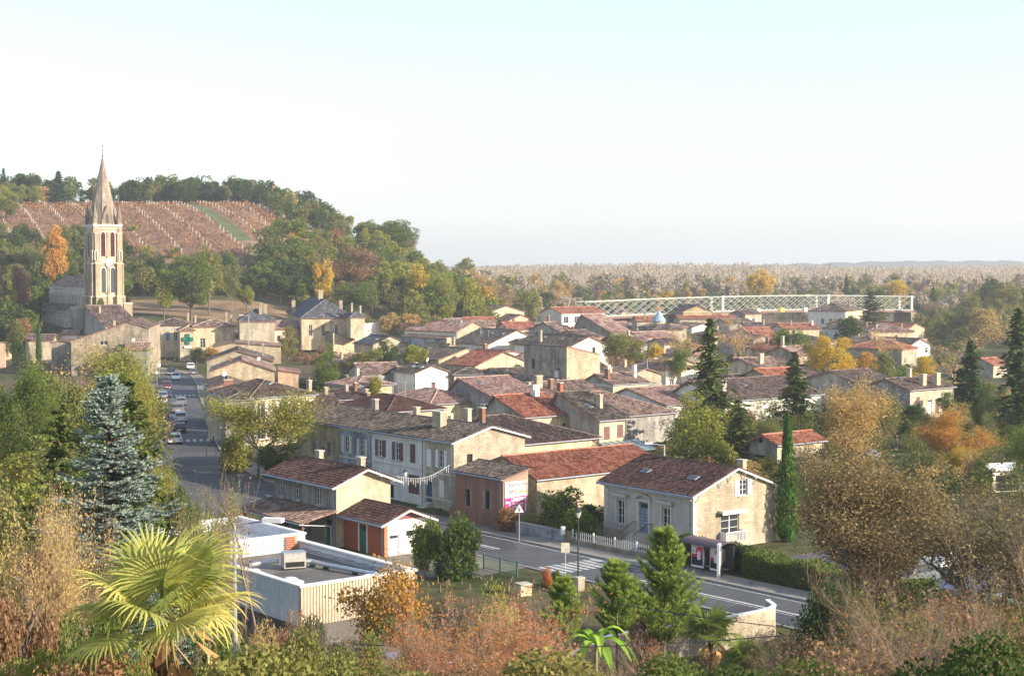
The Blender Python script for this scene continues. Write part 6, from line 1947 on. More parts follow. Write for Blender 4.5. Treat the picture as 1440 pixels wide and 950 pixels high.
# poplar plantation on the plain
def poplars():
    rg = rnd(8)
    def one(rs_):
        H = 25; segs = [(0, 0, 0, 0, 0, H * .8, .2, .1)]
        for i in range(16):
            z = 6 + 18 * i / 16; az = rs_.uniform(0, 6.28); l = (1.6 + 1.4 * math.sin(math.pi * i / 16)) * rs_.uniform(.6, 1.2)
            segs.append((0, 0, z, math.cos(az) * l * .6, math.sin(az) * l * .6, z + l * 1.7, .09, .03))
        return segs
    rs_ = random.Random(8)
    M_POP = plain('poplar_bark', (.46, .39, .31), .9, var=.25, sc=.5)
    # behind them the plantation reads as one mass
    V, Tn = [], []
    n = 2900
    y = rg.uniform(1000, 2100, n); px = rg.uniform(600, 1500, n)
    y = np.round(y / 24) * 24
    x = (px - 720) / F * y
    segs, pts = [], []
    for a, b in zip(x, y):
        h = rg.uniform(16, 25) + 2 * math.sin(a * .013) - 1
        segs.append((a, b, -1, a, b, h * .95, .14, .05))
        for q in range(3):
            z = h * rg.uniform(.35, .75); az = rg.uniform(0, 6.28); segs.append((a, b, z, a + math.cos(az) * 1.4, b + math.sin(az) * 1.4, z + 4, .1, .03))
        m = 46
        pts.append(np.stack([a + rg.normal(size=m) * 1.5, b + rg.normal(size=m) * 1.5, h * rg.uniform(.15, 1.0, m) ** .8], 1))
    w = segs_mesh('wood_trunks', segs, M_POP, 3)
    o = put('poplar_wood', w, kind='stuff')
    P = np.concatenate(pts); m = len(P)
    a_ = rg.uniform(0, 3.14, m); sd = np.stack([np.cos(a_), np.sin(a_) * .3, np.zeros(m)], 1) * rg.uniform(.2, .6, m)[:, None]
    up = np.stack([rg.normal(size=m) * .25, np.zeros(m), rg.uniform(.7, 1.5, m)], 1)
    V = np.stack([P - up, P + sd, P + up, P - sd], 1).reshape(-1, 3)
    put('poplar_wood_twigs', np_mesh('poplar_wood_twigs', V, 4, tintrep(m, 4, rg), (leafmat('poplar_twigs', (.17, .145, .125), (.33, .29, .245), (.29, .25, .16), .2),)), kind='stuff')
    # low woods further out to the ridge
    n = 9000
    y = rg.uniform(1900, 4300, n); px = rg.uniform(500, 1560, n); x = (px - 720) / F * y
    P = np.stack([x, y, rg.uniform(0, 15, n)], 1)
    put('distant_wood', np_mesh('distant_wood', leaf_quads(P, 6.0, rg), 4, tintrep(n, 4, rg), (leafmat('distant_foliage', (.10, .09, .055), (.18, .15, .09), (.12, .12, .06), .1),)), kind='stuff')
poplars()
# ------------------------------------------------------------------ flat-roofed building in the foreground
A0 = at(423, 825, 4.0)
yawF = R(38.4)
def FL(x, y, z=0):
    return Vector((A0.x + x * math.cos(yawF) - y * math.sin(yawF), A0.y + x * math.sin(yawF) + y * math.cos(yawF), z))
e = empty('flat_building', (A0.x, A0.y, 0), yawF, 'modern flat-roofed building with vertical boarding and white parapets in the foreground', 'building')
M_ROOFG = asphalt('roof_gravel', (.20, .185, .165), .3)
M_MEMB = plain('white_membrane', (.66, .66, .68), .6, var=.14, sc=.9)
M_CLAD = plain('tan_cladding', (.50, .40, .29), .8, var=.12, sc=2)
X1, Y1, Y2 = 8.7, 14.3, 24.0
m = MB()
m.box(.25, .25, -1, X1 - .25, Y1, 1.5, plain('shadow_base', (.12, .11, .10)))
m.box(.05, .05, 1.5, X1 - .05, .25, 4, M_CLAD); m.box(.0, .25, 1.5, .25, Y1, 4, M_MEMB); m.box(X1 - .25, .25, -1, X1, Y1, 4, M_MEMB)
m.box(-.2, Y1, -1, 0, Y2, 4.5, M_MEMB); m.box(0, Y2 - .2, -1, X1 + .2, Y2, 4.5, M_MEMB); m.box(X1, Y1, -1, X1 + .2, Y2 - .2, 4.5, M_MEMB)
m.box(0, Y1, 2.0, X1, Y1 + .22, 4.5, M_MEMB)
m.put('walls', e)
m = MB(); m.box(.25, .25, 3.25, X1 - .25, Y1, 3.35, M_ROOFG); m.box(0, Y1 + .22, 3.6, X1, Y2 - .2, 3.7, M_MEMB); m.put('roof', e)
m = MB()
for a in ((-.12, -.1, 3.98, X1 + .12, .32, 4.1), (-.12, .32, 3.98, .32, Y1 - .02, 4.1), (X1 - .36, .32, 3.98, X1 + .12, Y1 - .02, 4.1), (-.3, Y1 - .02, 4.48, X1 + .3, Y1 + .38, 4.6), (-.3, Y1 + .38, 4.48, .12, Y2 + .1, 4.6), (X1 - .1, Y1 + .38, 4.48, X1 + .3, Y2 + .1, 4.6), (.12, Y2 - .32, 4.48, X1 - .1, Y2 + .1, 4.6)):
    m.box(*a, M_WHITE)
m.put('parapet_cap', e)
cm = MB(); cm.box(0, -.05, 0, .17, 0, 2.5, M_CLAD); cme = cm.mesh('board')
x = .02
while x < X1 - .15:
    put('board', cme, e, (x, .05, 1.48)); x += .225
cm = MB(); cm.box(-.04, 0, 0, 0, 1.1, 2.4, M_MEMB); cme = cm.mesh('panel')
y = .3
while y < Y1 - 1: put('panel', cme, e, (0, y, 1.55)); y += 1.13
# strip wall, rooflights, unit and ducts
m = MB(); m.box(X1 - .38, .4, 3.35, X1 - .26, Y1 - .1, 3.9, M_MEMB); m.put('upstand', e)
un = MB(); un.box(0, 0, .12, 1.5, .9, 1.15, plain('grey_casing', (.38, .36, .33), .6)); un.box(-.03, -.03, 1.15, 1.53, .93, 1.2, M_GREYM); un.box(.1, -.02, .2, 1.4, 0, .55, M_DARK)
for q in ((.05, .05), (1.35, .75), (.05, .75), (1.35, .05)): un.box(q[0], q[1], 0, q[0] + .1, q[1] + .1, .12, M_METAL)
o = put('air_handling_unit', un.mesh('air_handling_unit'), None, FL(3.6, 8.2, 3.35), (0, 0, yawF - .3)); tag(o, 'grey metal air handling unit standing on the gravel flat roof', 'roof unit')
for (x0, y0, x1, y1) in ((5.2, 9.0, 6.0, 6.6), (6.0, 6.6, 6.9, 2.4), (3.4, 9.3, 2.2, 10.6)):
    pass
dm = MB(); dm.poly([FL(5.1, 8.9, 3.7), FL(5.9, 8.3, 3.7), FL(6.1, 6.9, 3.65), FL(7.1, 2.3, 3.6)], .16, M_ALU, 8); dm.poly([FL(3.6, 9.0, 3.9), FL(2.8, 9.9, 3.75), FL(2.0, 10.1, 3.6)], .15, M_ALU, 8)
for q in ((5.9, 8.3), (6.1, 6.9), (6.7, 4.2)): p_ = FL(q[0], q[1], 3.35); dm.box(p_.x - .2, p_.y - .2, p_.z, p_.x + .2, p_.y + .2, p_.z + .14, M_METAL)
o = dm.put('duct'); tag(o, 'shiny spiral ventilation duct running across the flat roof', 'duct')
for i, (x, y, w, lab) in enumerate(((1.7, 4.2, 1.3, 'large white dome rooflight near the boarded corner of the flat roof'), (6.2, 1.9, .9, 'small flat rooflight beside the duct end on the flat roof'), (1.3, 8.2, 1.0, 'white dome rooflight by the inner wall of the flat roof'))):
    g = MB(); g.box(-w / 2, -w / 2, 0, w / 2, w / 2, .2, M_WHITE); g.lathe([(w * .44, .2), (w * .4, .3), (w * .25, .4), (.02, .43)], M_MEMB, 12)
    o = put('rooflight', g.mesh('rooflight'), None, FL(x, y, 3.35), (0, 0, yawF)); tag(o, lab, 'rooflight', 'rooflights on the flat roof')
sl_ = MB(); sl_.box(-.8, -.5, 0, .8, .5, .05, M_BROWNW)
# slatted screen and cable on the inner wall
sc = MB()
for i in range(7): sc.box(X1 - 1.5, Y1 - .2, 3.4 + i * .16, X1 - .55, Y1 - .1, 3.5 + i * .16, M_TERRA)
sc.put('slatted_screen', e, kind='stuff')
rail = MB()
for i in range(24): rail.tube((.5 + i * .28, Y1 - .25, 3.35), (.5 + i * .28, Y1 - .25, 4.35), .012, .012, M_METAL, 3)
for z in (3.6, 3.9, 4.15, 4.35): rail.tube((.4, Y1 - .25, z), (7.0, Y1 - .25, z), .012, .012, M_METAL, 3)
rail.put('mesh_guard', e, kind='stuff')
cb = MB(); cb.poly([(X1 - .42, .6 + i * .45, 3.62 + .05 * math.sin(i * 1.9)) for i in range(30)], .02, M_METAL, 3); cb.poly([(X1 - .43, .6, 3.48), (X1 - .43, Y1 - .4, 3.48)], .018, M_METAL, 3); cb.put('cable', e)

# ------------------------------------------------------------------ advertising board on the shed
M_PINK = plain('magenta_print', (.72, .03, .22), .5, var=.03)
M_GREYT = plain('grey_print', (.16, .13, .15), .6)
M_ORT = plain('orange_print', (.80, .42, .05), .6)
h = HOUSES['shed']; WX = h['WX']
bw, bh = WX * .84, 2.75
bx, bz = WX * .05, 1.55
board = put('advertising_board', (lambda m: (m.box(0, -.05, 0, bw, 0, bh, M_WHITE), m.mesh('board'))[1])(MB()), None, local('shed', bx, -.06, bz), (0, 0, h['yaw']))
tag(board, 'white and pink advertising board on the sunlit end of the plank shed', 'billboard')
m = MB(); m.prism([(0, -.056, .1), (bw * .93, -.056, 0.02), (bw * .995, -.056, bh * .52), (0, -.056, bh * .47)], (0, .004, 0), M_PINK); m.put('pink_panel', board)
def text(body, parent, loc, rot, size, mat, name='lettering', align='LEFT', ext=.003, sx=1.0):
    cu = bpy.data.curves.new(name, 'FONT'); cu.body = body; cu.size = size; cu.extrude = ext; cu.align_x = align; cu.resolution_u = 2; cu.offset = .012 if size < 1.2 else .02
    cu.materials.append(mat)
    o = bpy.data.objects.new(name, cu); C.objects.link(o)
    bpy.context.view_layer.update()
    me = bpy.data.meshes.new_from_object(o.evaluated_get(bpy.context.evaluated_depsgraph_get()))
    bpy.data.objects.remove(o); bpy.data.curves.remove(cu)
    me.materials.clear(); me.materials.append(mat)
    o = put(name, me, parent, loc, rot); o.scale = (sx, 1, 1)
    return o
X90 = R(90)
text('RENOVATION', board, (bw * .16, -.06, bh * .83), (X90, 0, 0), .46, M_GREYT, ext=.006, sx=.72)
text('..........', board, (bw * .5, -.06, bh * .78), (X90, 0, 0), .3, M_METAL)
text('BRICO', board, (bw * .16, -.06, bh * .60), (X90, 0, 0), .62, M_GREYT, ext=.006, sx=.85); text('marché', board, (bw * .66, -.06, bh * .61), (X90, 0, 0), .36, M_ORT, ext=.006, sx=.8)
text('LANGOIRAN', board, (bw * .30, -.062, bh * .34), (X90, 0, 0), .50, M_WHITE, ext=.006, sx=.62)
text('route de Branne', board, (bw * .36, -.062, bh * .23), (X90, 0, 0), .30, M_WHITE, ext=.006, sx=.62)
m = MB(); m.box(bw * .33, -.066, bh * .07, bw * .82, -.058, bh * .19, M_WHITE); m.box(bw * .18, -.066, bh * .07, bw * .27, -.058, bh * .17, M_WHITE); m.put('white_label', board)
text('ouvert 7/7', board, (bw * .36, -.07, bh * .09), (X90, 0, 0), .26, M_PINK, sx=.8)
m = MB(); m.box(bw * .06, -.066, bh * .31, bw * .24, -.058, bh * .35, M_WHITE); m.box(bw * .20, -.066, bh * .20, bw * .24, -.058, bh * .35, M_WHITE); m.prism([(bw * .02, -.066, bh * .33), (bw * .09, -.066, bh * .26), (bw * .09, -.066, bh * .40)], (0, .006, 0), M_WHITE); m.put('arrow', board)

# ------------------------------------------------------------------ pharmacy sign and faded lettering
h = HOUSES['pharm']
m = MB(); m.box(-.45, 0, -1.3, .45, .25, 1.3, plain('pharmacy_green', (.02, .16, .10), .5)); m.box(-1.3, .0, -.45, 1.3, .25, .45, plain('pharmacy_green', (.02, .16, .10), .5))
o = m.put('pharmacy_sign', None, loc=local('pharm', h['WX'] * .55, -.35, 5.4), rot=(0, 0, h['yaw'])); tag(o, 'green pharmacy cross on the cream corner shop front', 'sign')
m = MB(); m.box(-.9, 0, -2.2, .9, .1, -1.7, M_WHITE); m.put('white_strip', o)
h = HOUSES['pharm3']
t = text('BOULANGERIE PATISSERIE', None, local('pharm3', .6, -.08, 6.6), (X90, 0, h['yaw']), 1.0, M_WHITE, name='faded_lettering', sx=.62); tag(t, 'faded pale lettering along the top of the cream street building', 'lettering')

# ------------------------------------------------------------------ street furniture
def lamp(label, px, py, height, headmat=M_WHITE, rz=0):
    p = at(px, py, 0)
    e = empty('street_lamp', p, rz, label, 'street lamp')
    m = MB(); m.lathe([(.16, 0), (.16, .15), (.08, .4), (.07, 1.2), (.045, height - .75), (.07, height - .7), (.03, height - .6)], M_METAL, 10); m.put('post', e)
    m = MB(); z = height - .62
    m.lathe([(.08, z), (.24, z + .42)], plain('frosted_glass', (.62, .58, .5), .3), 6); m.put('lantern', e)
    m = MB(); m.lathe([(.28, z + .42), (.30, z + .46), (.12, z + .62), (.05, z + .66), (.03, z + .78)], M_METAL, 6); m.put('lantern_cap', e)
    return e
lamp('black period lantern on a tall post by the zebra crossing', 813, 829, 6.0)
def wall_lantern(label, p, rz):
    e = empty('wall_lantern', p, rz, label, 'lantern')
    m = MB(); m.tube((0, 0, 0), (.9, 0, .25), .03, .03, M_METAL, 5); m.put('bracket', e)
    m = MB(); m.lathe([(.08, -.45), (.2, 0)], plain('frosted_glass', (.62, .58, .5), .3), 6, (.9, 0, .2)); m.put('lantern', e)
    m = MB(); m.lathe([(.24, .2), (.1, .38), (.02, .5)], M_METAL, 6, (.9, 0, 0)); m.put('lantern_cap', e)
wall_lantern('dark lantern projecting from the corner of the former station', at_d(556, 667, 141), .3)
wall_lantern('dark lantern on the front of the low cream stone house', at_d(466, 633, 172), R(200))
def post_sign(label, px, py, h, builder, cat='road sign', name='road_sign', rz=0.0, mat=M_ALU, r=.035):
    p = at(px, py, 0)
    e = empty(name, p, rz, label, cat)
    m = MB(); m.tube((0, 0, -.1), (0, 0, h), r, r, mat, 6); m.put('post', e)
    builder(e, h); return e
M_REDP = plain('red_sign_paint', (.55, .03, .03), .5)
def tri(e, h):
    s = .5
    for k, mt, y in ((1.0, M_METAL, -.03), (.82, M_WHITE, -.045)):
        m = MB(); m.prism([(-s * k, y, h - .35 * k - .1), (s * k, y, h - .35 * k - .1), (0, y, h + .52 * k - .1)], (0, .02, 0), mt); m.put('sign_face', e)
    m = MB(); m.box(-.05, -.06, h - .3, .0, -.046, h + .05, M_METAL); m.box(.04, -.06, h - .25, .09, -.046, h - .02, M_METAL); m.box(-.15, -.06, h - .3, .14, -.046, h - .27, M_METAL); m.put('pictogram', e)
post_sign('triangular children warning sign below the advertising board', 730, 762, 3.0, tri, rz=.15)
post_sign('cream square back of a road sign beside the zebra crossing', 795, 818, 2.7, lambda e, h: (lambda m: (m.box(-.32, -.03, h - .45, .32, .03, h + .3, M_CREAMT), m.put('sign_face', e)))(MB()))
def clockish(e, h):
    m = MB(); m.lathe([(.35, 0), (.35, .06)], M_WHITE, 14); put('sign_face', m.mesh('sign_face'), e, (0, -.05, h), (R(90), 0, 0))
post_sign('round white road sign beside the left row of shops', 221, 545, 3.0, clockish)
post_sign('small round sign on a pole at the street junction', 224, 530, 2.6, clockish, rz=.4)
def tall(e, h):
    m = MB(); m.tube((0, 0, h - .05), (1.6, .1, h + .15), .05, .04, M_ALU, 6); m.put('arm', e)
    m = MB(); m.box(1.2, -.15, h + .08, 2.0, .2, h + .25, M_WHITE); m.put('lamp_head', e)
def street_light(label, p, h, rz=0):
    e = empty('street_light', p, rz, label, 'street lamp')
    m = MB(); m.tube((0, 0, -.2), (0, 0, h), .11, .07, M_ALU, 8); m.put('post', e); tall(e, h); return e
street_light('grey street light with white head in front of the flat-roofed building', at_d(331, 960, 62) , at_d(331, 735, 62).z - at_d(331, 960, 62).z, -.2)
street_light('street light on a pole behind the long orange-red roof', at(934, 700, 0), 24 - (626 - 372) * at(934, 700, 0).y / F, R(180))
street_light('slim street light among the roofs left of the autumn tree', Vector((at_d(910, 540, 300).x, 300, 0)), at_d(910, 505, 300).z, 0)
street_light('pole with twin antenna head above the pharmacy houses', Vector((at_d(350, 500, 345).x, 345, 0)), at_d(350, 444, 345).z, R(180))
# cast poles on the street and bollards
bm_ = MB(); bm_.lathe([(.07, 0), (.07, .9), (.1, .92), (.03, 1.05)], M_METAL, 8); bme = bm_.mesh('bollard')
for i, (px, py) in enumerate(((291, 641), (304, 641), (312, 637), (300, 624))):
    o = put('bollard', bme, None, at(px, py, 0)); tag(o, 'dark metal bollard on the pavement at the street corner', 'bollard', 'bollards at the street corner')
o = put('litter_bin', (lambda m: (m.lathe([(.45, 0), (.5, 1.1), (.52, 1.15)], M_METAL, 10), m.mesh('litter_bin'))[1])(MB()), None, at(296, 611, 0)); tag(o, 'black bin on the pavement against the grey street house', 'bin')
for i, (px, py, lab) in enumerate(((786, 758, 'white litter bin on the stone wall end by the picket fence'),)):
    m = MB(); m.lathe([(.2, .1), (.22, .75), (.16, .8)], M_WHITE, 10); m.tube((0, 0, 0), (0, 0, .2), .04, .04, M_METAL); o = put('litter_bin', m.mesh('litter_bin'), None, RD(10.2, 89.2, .75)); tag(o, lab, 'bin')

# garden walls and picket fence along the pavement
def fence_local(t0, t1, n, name, label, cat, z=0):
    a = RD(t0, n, z); b = RD(t1, n, z); L = (b - a).length
    e = empty(name, a, math.atan2(b.y - a.y, b.x - a.x), label, cat); return e, L
e, L = fence_local(10.4, 17.0, 89.7, 'garden_wall', 'rendered blue-grey garden wall in front of the green shrubs', 'wall')
m = MB(); m.box(0, 0, -.2, L, .22, 1.05, W_BLUE); m.box(-.05, -.05, 1.05, L + .05, .27, 1.13, M_GREYM); m.put('wall_body', e)
e, L = fence_local(-1.2, 10.35, 89.7, 'picket_fence', 'white picket fence on a low stone wall in front of the stone house', 'fence')
m = MB(); m.box(0, 0, -.2, L, .25, .55, W_STONE2); m.box(L - .9, -.05, -.2, L - .02, .3, 1.15, W_STONE2); m.put('low_wall', e)
M_FENCE = plain('aged_white_paint', (.52, .52, .52), .7, var=.15)
m = MB(); m.box(0, .08, .65, L - 1, .12, .70, M_FENCE); m.box(0, .08, 1.02, L - 1, .12, 1.07, M_FENCE); m.put('rail', e)
pk = MB(); pk.prism([(0, 0, 0), (.08, 0, 0), (.08, 0, .62), (.04, 0, .7), (0, 0, .62)], (0, -.02, 0), M_FENCE); pme = pk.mesh('picket')
n_ = int((L - 1.0) / .26)
for i in range(n_): put('picket', pme, e, (i * .26, .07, .56))
for i in range(5):
    m = MB(); x = i * (L - 1) / 4; m.box(x, .02, .5, x + .12, .14, 1.38, M_FENCE); m.put('post', e)
# wooden fence along the shed
e, L = fence_local(17.3, 27.5, 89.9, 'plank_fence', 'low brown board fence along the pavement by the plank shed', 'fence')
pk = MB(); pk.box(0, 0, 0, .17, .03, 1.15, M_WOOD); pme = pk.mesh('plank')
for i in range(int(L / .19)): put('plank', pme, e, (i * .19, 0, 0))
m = MB(); m.box(0, -.04, .95, L, 0, 1.03, M_WOOD); m.box(0, -.04, .2, L, 0, .28, M_WOOD); m.put('rail', e)
# green metal fence
p0, p1 = at(680, 800, 0), at(727, 812, 0)
e = empty('metal_fence', p0, math.atan2(p1.y - p0.y, p1.x - p0.x), 'dark green metal fence panel on the near side of the road', 'fence'); L = (p1 - p0).length
m = MB(); M_FG = plain('green_fence_paint', (.03, .09, .07), .5)
for z in (.12, 1.1): m.box(0, 0, z, L, .05, z + .05, M_FG)
m.put('rail', e)
fb = MB(); fb.box(0, 0, 0, .022, .022, .95, M_FG); fme = fb.mesh('bar')
for i in range(int(L / .12)): put('bar', fme, e, (i * .12, .015, .16))
for i in range(3): mm = MB(); mm.box(-.05, -.03, 0, .05, .08, 1.3, M_FG); put('post', mm.mesh('post'), e, (i * L / 2, 0, 0))
# stone boxes, pillar, low wall on the near side
for px, py, w, hh_, lab in ((736, 836, .9, .8, 'pale concrete block beside the zebra crossing verge'), (815, 830, .55, .95, 'small stone pillar beside the lantern post')):
    p = at(px, py, 0); m = MB(); m.box(-w / 2, -w / 2, -.1, w / 2, w / 2, hh_, W_CREAM); m.box(-w / 2 - .04, -w / 2 - .04, hh_, w / 2 + .04, w / 2 + .04, hh_ + .08, M_STONET)
    o = m.put('stone_block', None, loc=p, rot=(0, 0, .5)); tag(o, lab, 'stone block')
# curved white boundary wall
W1 = catmull([(3.0, 91.6), (5.0, 93.2), (7.6, 94.6), (11.5, 97), (16.6, 101), (16.9, 103.6)], 6)
m = MB()
for i in range(len(W1) - 1):
    a, b = W1[i], W1[i + 1]; d = (b - a) / np.linalg.norm(b - a); nn = np.array([-d[1], d[0]]) * .22
    za, zb = .9 + 1.1 * min(1, (i + 1) / 10), .9 + 1.1 * min(1, (i + 2) / 10)
    m.prism([(a[0], a[1], -.5), (b[0], b[1], -.5), (b[0], b[1], zb), (a[0], a[1], za)], (nn[0], nn[1], 0), W_CREAM)
    m.prism([(a[0] - nn[0] * .2, a[1] - nn[1] * .2, za), (b[0] - nn[0] * .2, b[1] - nn[1] * .2, zb), (b[0] - nn[0] * .2, b[1] - nn[1] * .2, zb + .08), (a[0] - nn[0] * .2, a[1] - nn[1] * .2, za + .08)], (nn[0] * 1.4, nn[1] * 1.4, 0), M_WHITE)
o = m.put('boundary_wall'); tag(o, 'curved cream boundary wall with white coping behind the young pines', 'wall')

# ------------------------------------------------------------------ bus shelter
a = RD(-4.6, 88.9); b = RD(-8.6, 88.9)
e = empty('bus_shelter', a, math.atan2(b.y - a.y, b.x - a.x), 'dark bus shelter with curved roof and two red posters', 'bus shelter')
L = (b - a).length
m = MB()
for i in range(7):
    t0, t1 = math.pi * i / 7, math.pi * (i + 1) / 7
    m.prism([(-.1, .75 - .95 * math.cos(t0), 2.25 + .38 * math.sin(t0)), (L + .1, .75 - .95 * math.cos(t0), 2.25 + .38 * math.sin(t0)), (L + .1, .75 - .95 * math.cos(t1), 2.25 + .38 * math.sin(t1)), (-.1, .75 - .95 * math.cos(t1), 2.25 + .38 * math.sin(t1))], (0, 0, .05), plain('shelter_roof', (.12, .075, .085), .4))
m.put('roof', e)
for x in (0, L / 2, L - .08):
    m = MB(); m.box(x, .1, 0, x + .08, .18, 2.3, M_METAL); m.put('post', e)
    m = MB(); m.box(x, 1.4, 0, x + .08, 1.48, 2.3, M_METAL); m.put('post', e)
m = MB(); m.box(0, 1.42, .3, L, 1.45, 2.2, M_GLASS); m.put('back_panel', e)
m = MB(); m.box(.3, .9, .42, L - .3, 1.3, .48, M_WOOD); m.put('bench', e)
M_PR = plain('poster_red', (.60, .03, .04), .4, var=.05); M_PB = plain('poster_black', (.02, .02, .025), .4)
for i, (x0, x1) in enumerate(((.75, 2.05), (2.75, 3.75))):
    m = MB(); m.box(x0, .08, .45, x1, .14, 2.15, M_WHITE); p_ = m.put('poster_case', e)
    m = MB(); m.box(x0 + .06, .06, 1.25, x1 - .06, .08, 2.1, M_PR); m.box(x0 + .06, .06, .62, x1 - .06, .08, 1.25, M_PB); m.put('poster', p_)
    m = MB(); w_ = x1 - x0
    m.lathe([(.02, 0), (.16, .05), (.17, .5), (.1, .62)], M_WHITE, 8, (x0 + w_ * .68, .06, 1.05)); 
    for k in range(4): m.tube((x0 + w_ * (.60 + k * .055), .03, 1.55), (x0 + w_ * (.58 + k * .07), .03, 1.85 - abs(k - 1.5) * .05), .025, .02, M_WHITE, 5)
    m.put('poster_hand', p_)
    for z, t_ in ((1.95, 'GRAND'), (1.80, 'SUPER'), (1.65, 'LOTO'), (1.50, 'MARDI')):
        text(t_, p_, (x0 + .1, .055, z), (X90, 0, 0), .16, M_WHITE, ext=.002)
a = RD(-9.0, 88.3)
m = MB(); m.box(0, 0, 0, .75, .2, 2.7, M_WHITE); m.box(.22, -.02, .5, .5, 0, 1.9, M_GREYM); m.box(.15, -.01, 2.1, .6, 0, 2.5, M_BLUED)
o = m.put('bus_stop_totem', None, loc=a, rot=(0, 0, math.atan2(b.y - a.y, b.x - a.x) + .0)); tag(o, 'white bus stop totem standing at the end of the shelter', 'sign')

# ------------------------------------------------------------------ cars
def car_meshes(kind):
    Lc, Wc, Hc = dict(hatch=(4.1, 1.75, 1.48), suv=(4.4, 1.85, 1.68), van=(4.8, 1.95, 2.0), sedan=(4.6, 1.8, 1.45))[kind]
    hb = Hc * .56
    m = MB(); PAINT = None
    h2 = Lc / 2
    prof = {'hatch': [(-h2, .35), (-h2, hb - .02), (-h2 + .12, hb + .06), (h2 - 1.25, hb + .04), (h2 - .15, hb - .16), (h2, hb - .35), (h2, .3)],
            'sedan': [(-h2, .35), (-h2, hb), (-h2 + .8, hb + .05), (h2 - 1.35, hb + .04), (h2 - .15, hb - .14), (h2, hb - .33), (h2, .3)],
            'suv': [(-h2, .4), (-h2, hb + .02), (-h2 + .1, hb + .06), (h2 - 1.2, hb + .05), (h2 - .12, hb - .1), (h2, hb - .3), (h2, .35)],
            'van': [(-h2, .35), (-h2, hb + .1), (-h2 + .05, hb + .12), (h2 - .9, hb + .05), (h2 - .1, hb - .2), (h2, hb - .4), (h2, .3)]}[kind]
    cab = {'hatch': [(-h2 + .08, hb), (-h2 + .35, Hc - .1), (-h2 + .8, Hc), (h2 - 2.0, Hc - .02), (h2 - 1.15, hb)],
           'sedan': [(-h2 + .75, hb), (-h2 + 1.4, Hc), (h2 - 2.1, Hc), (h2 - 1.25, hb)],
           'suv': [(-h2 + .06, hb), (-h2 + .3, Hc - .08), (-h2 + .6, Hc), (h2 - 1.9, Hc), (h2 - 1.1, hb)],
           'van': [(-h2 + .04, hb), (-h2 + .15, Hc), (h2 - 1.5, Hc), (h2 - .75, hb)]}[kind]
    P0 = plain('car_paint_slot', (.5, .5, .5), .25)
    m.prism([(x, -Wc / 2, z) for x, z in prof], (0, Wc, 0), P0)
    # tapered cabin
    n = len(m.v); k = len(cab)
    for s in (-1, 1):
        for x, z in cab: m.v.append((x, s * (Wc / 2 - .03 - (z - hb) * .22), z))
    fs = [tuple(range(n + k - 1, n - 1, -1)), tuple(range(n + k, n + 2 * k))] + [(n + i, n + (i + 1) % k, n + k + (i + 1) % k, n + k + i) for i in range(k)]
    for f in fs: m.f.append(f); m.m.append(0); m.uv.append(None)
    body = m.mesh('body')
    g = MB()
    for s in (-1, 1):
        y0 = s * (Wc / 2 + .0); zt = Hc - .12
        xs = sorted(set(x for x, z in cab if z > hb + .05)); xa, xb = xs[0] + .1, xs[-1]
        yb, yt = s * (Wc / 2 - .03 + .012), s * (Wc / 2 - .03 - (zt - hb) * .22 + .012)
        g.face([(xa - .05, yb, hb + .07), (xb + .45, yb, hb + .07), (xb - .03, yt, zt), (xa + .15, yt, zt)], M_GLASS)
    for (x0, z0), (x1, z1) in ((cab[-1], cab[-2]), (cab[0], cab[1])):
        sx = .02 if x0 > 0 else -.02
        f0, f1 = .12, .9
        xA, zA = x0 + (x1 - x0) * f0 + sx, z0 + (z1 - z0) * f0; xB, zB = x0 + (x1 - x0) * f1 + sx, z0 + (z1 - z0) * f1
        wA, wB = Wc / 2 - .12, Wc / 2 - .12 - (zB - hb) * .22
        g.face([(xA, -wA, zA + .01), (xA, wA, zA + .01), (xB, wB, zB + .01), (xB, -wB, zB + .01)], M_GLASS)
    win = g.mesh('windows')
    w = MB(); w.lathe([(.0, -.1), (.32, -.1), (.32, .1), (.22, .1), (.2, .07)], plain('tyre', (.02, .02, .02), .9), 12); wh = w.mesh('wheel')
    l = MB(); l.box(-.02, -.16, -.07, .03, .16, .07, plain('headlight_glass', (.8, .8, .78), .15)); hl = l.mesh('headlight')
    t = MB(); t.box(-.03, -.12, -.1, .02, .12, .1, plain('tail_light', (.5, .02, .02), .3)); tl_ = t.mesh('tail_light')
    p = MB(); p.box(-.01, -.26, -.055, .015, .26, .055, M_WHITE); pl_ = p.mesh('number_plate')
    return body, win, wh, hl, tl_, pl_, (Lc, Wc, Hc, hb)
CM = {k: car_meshes(k) for k in ('hatch', 'suv', 'van', 'sedan')}
PAINTS = {}
def paint(c):
    if c in PAINTS: return PAINTS[c]
    col = dict(white=(.72, .73, .74), silver=(.22, .24, .26), black=(.02, .02, .024), darkred=(.12, .015, .02), blue=(.03, .07, .19), navy=(.03, .04, .09), lightblue=(.16, .26, .38), grey=(.16, .17, .18), red=(.42, .03, .03), cyan=(.05, .30, .42))[c]
    m, nt, b = nmat('car_paint_' + c); b.inputs['Base Color'].default_value = rgb(col); b.inputs['Roughness'].default_value = .3; b.inputs['Metallic'].default_value = .2 if c in ('silver', 'grey') else 0
    b.inputs['Coat Weight'].default_value = .6
    PAINTS[c] = m; return m
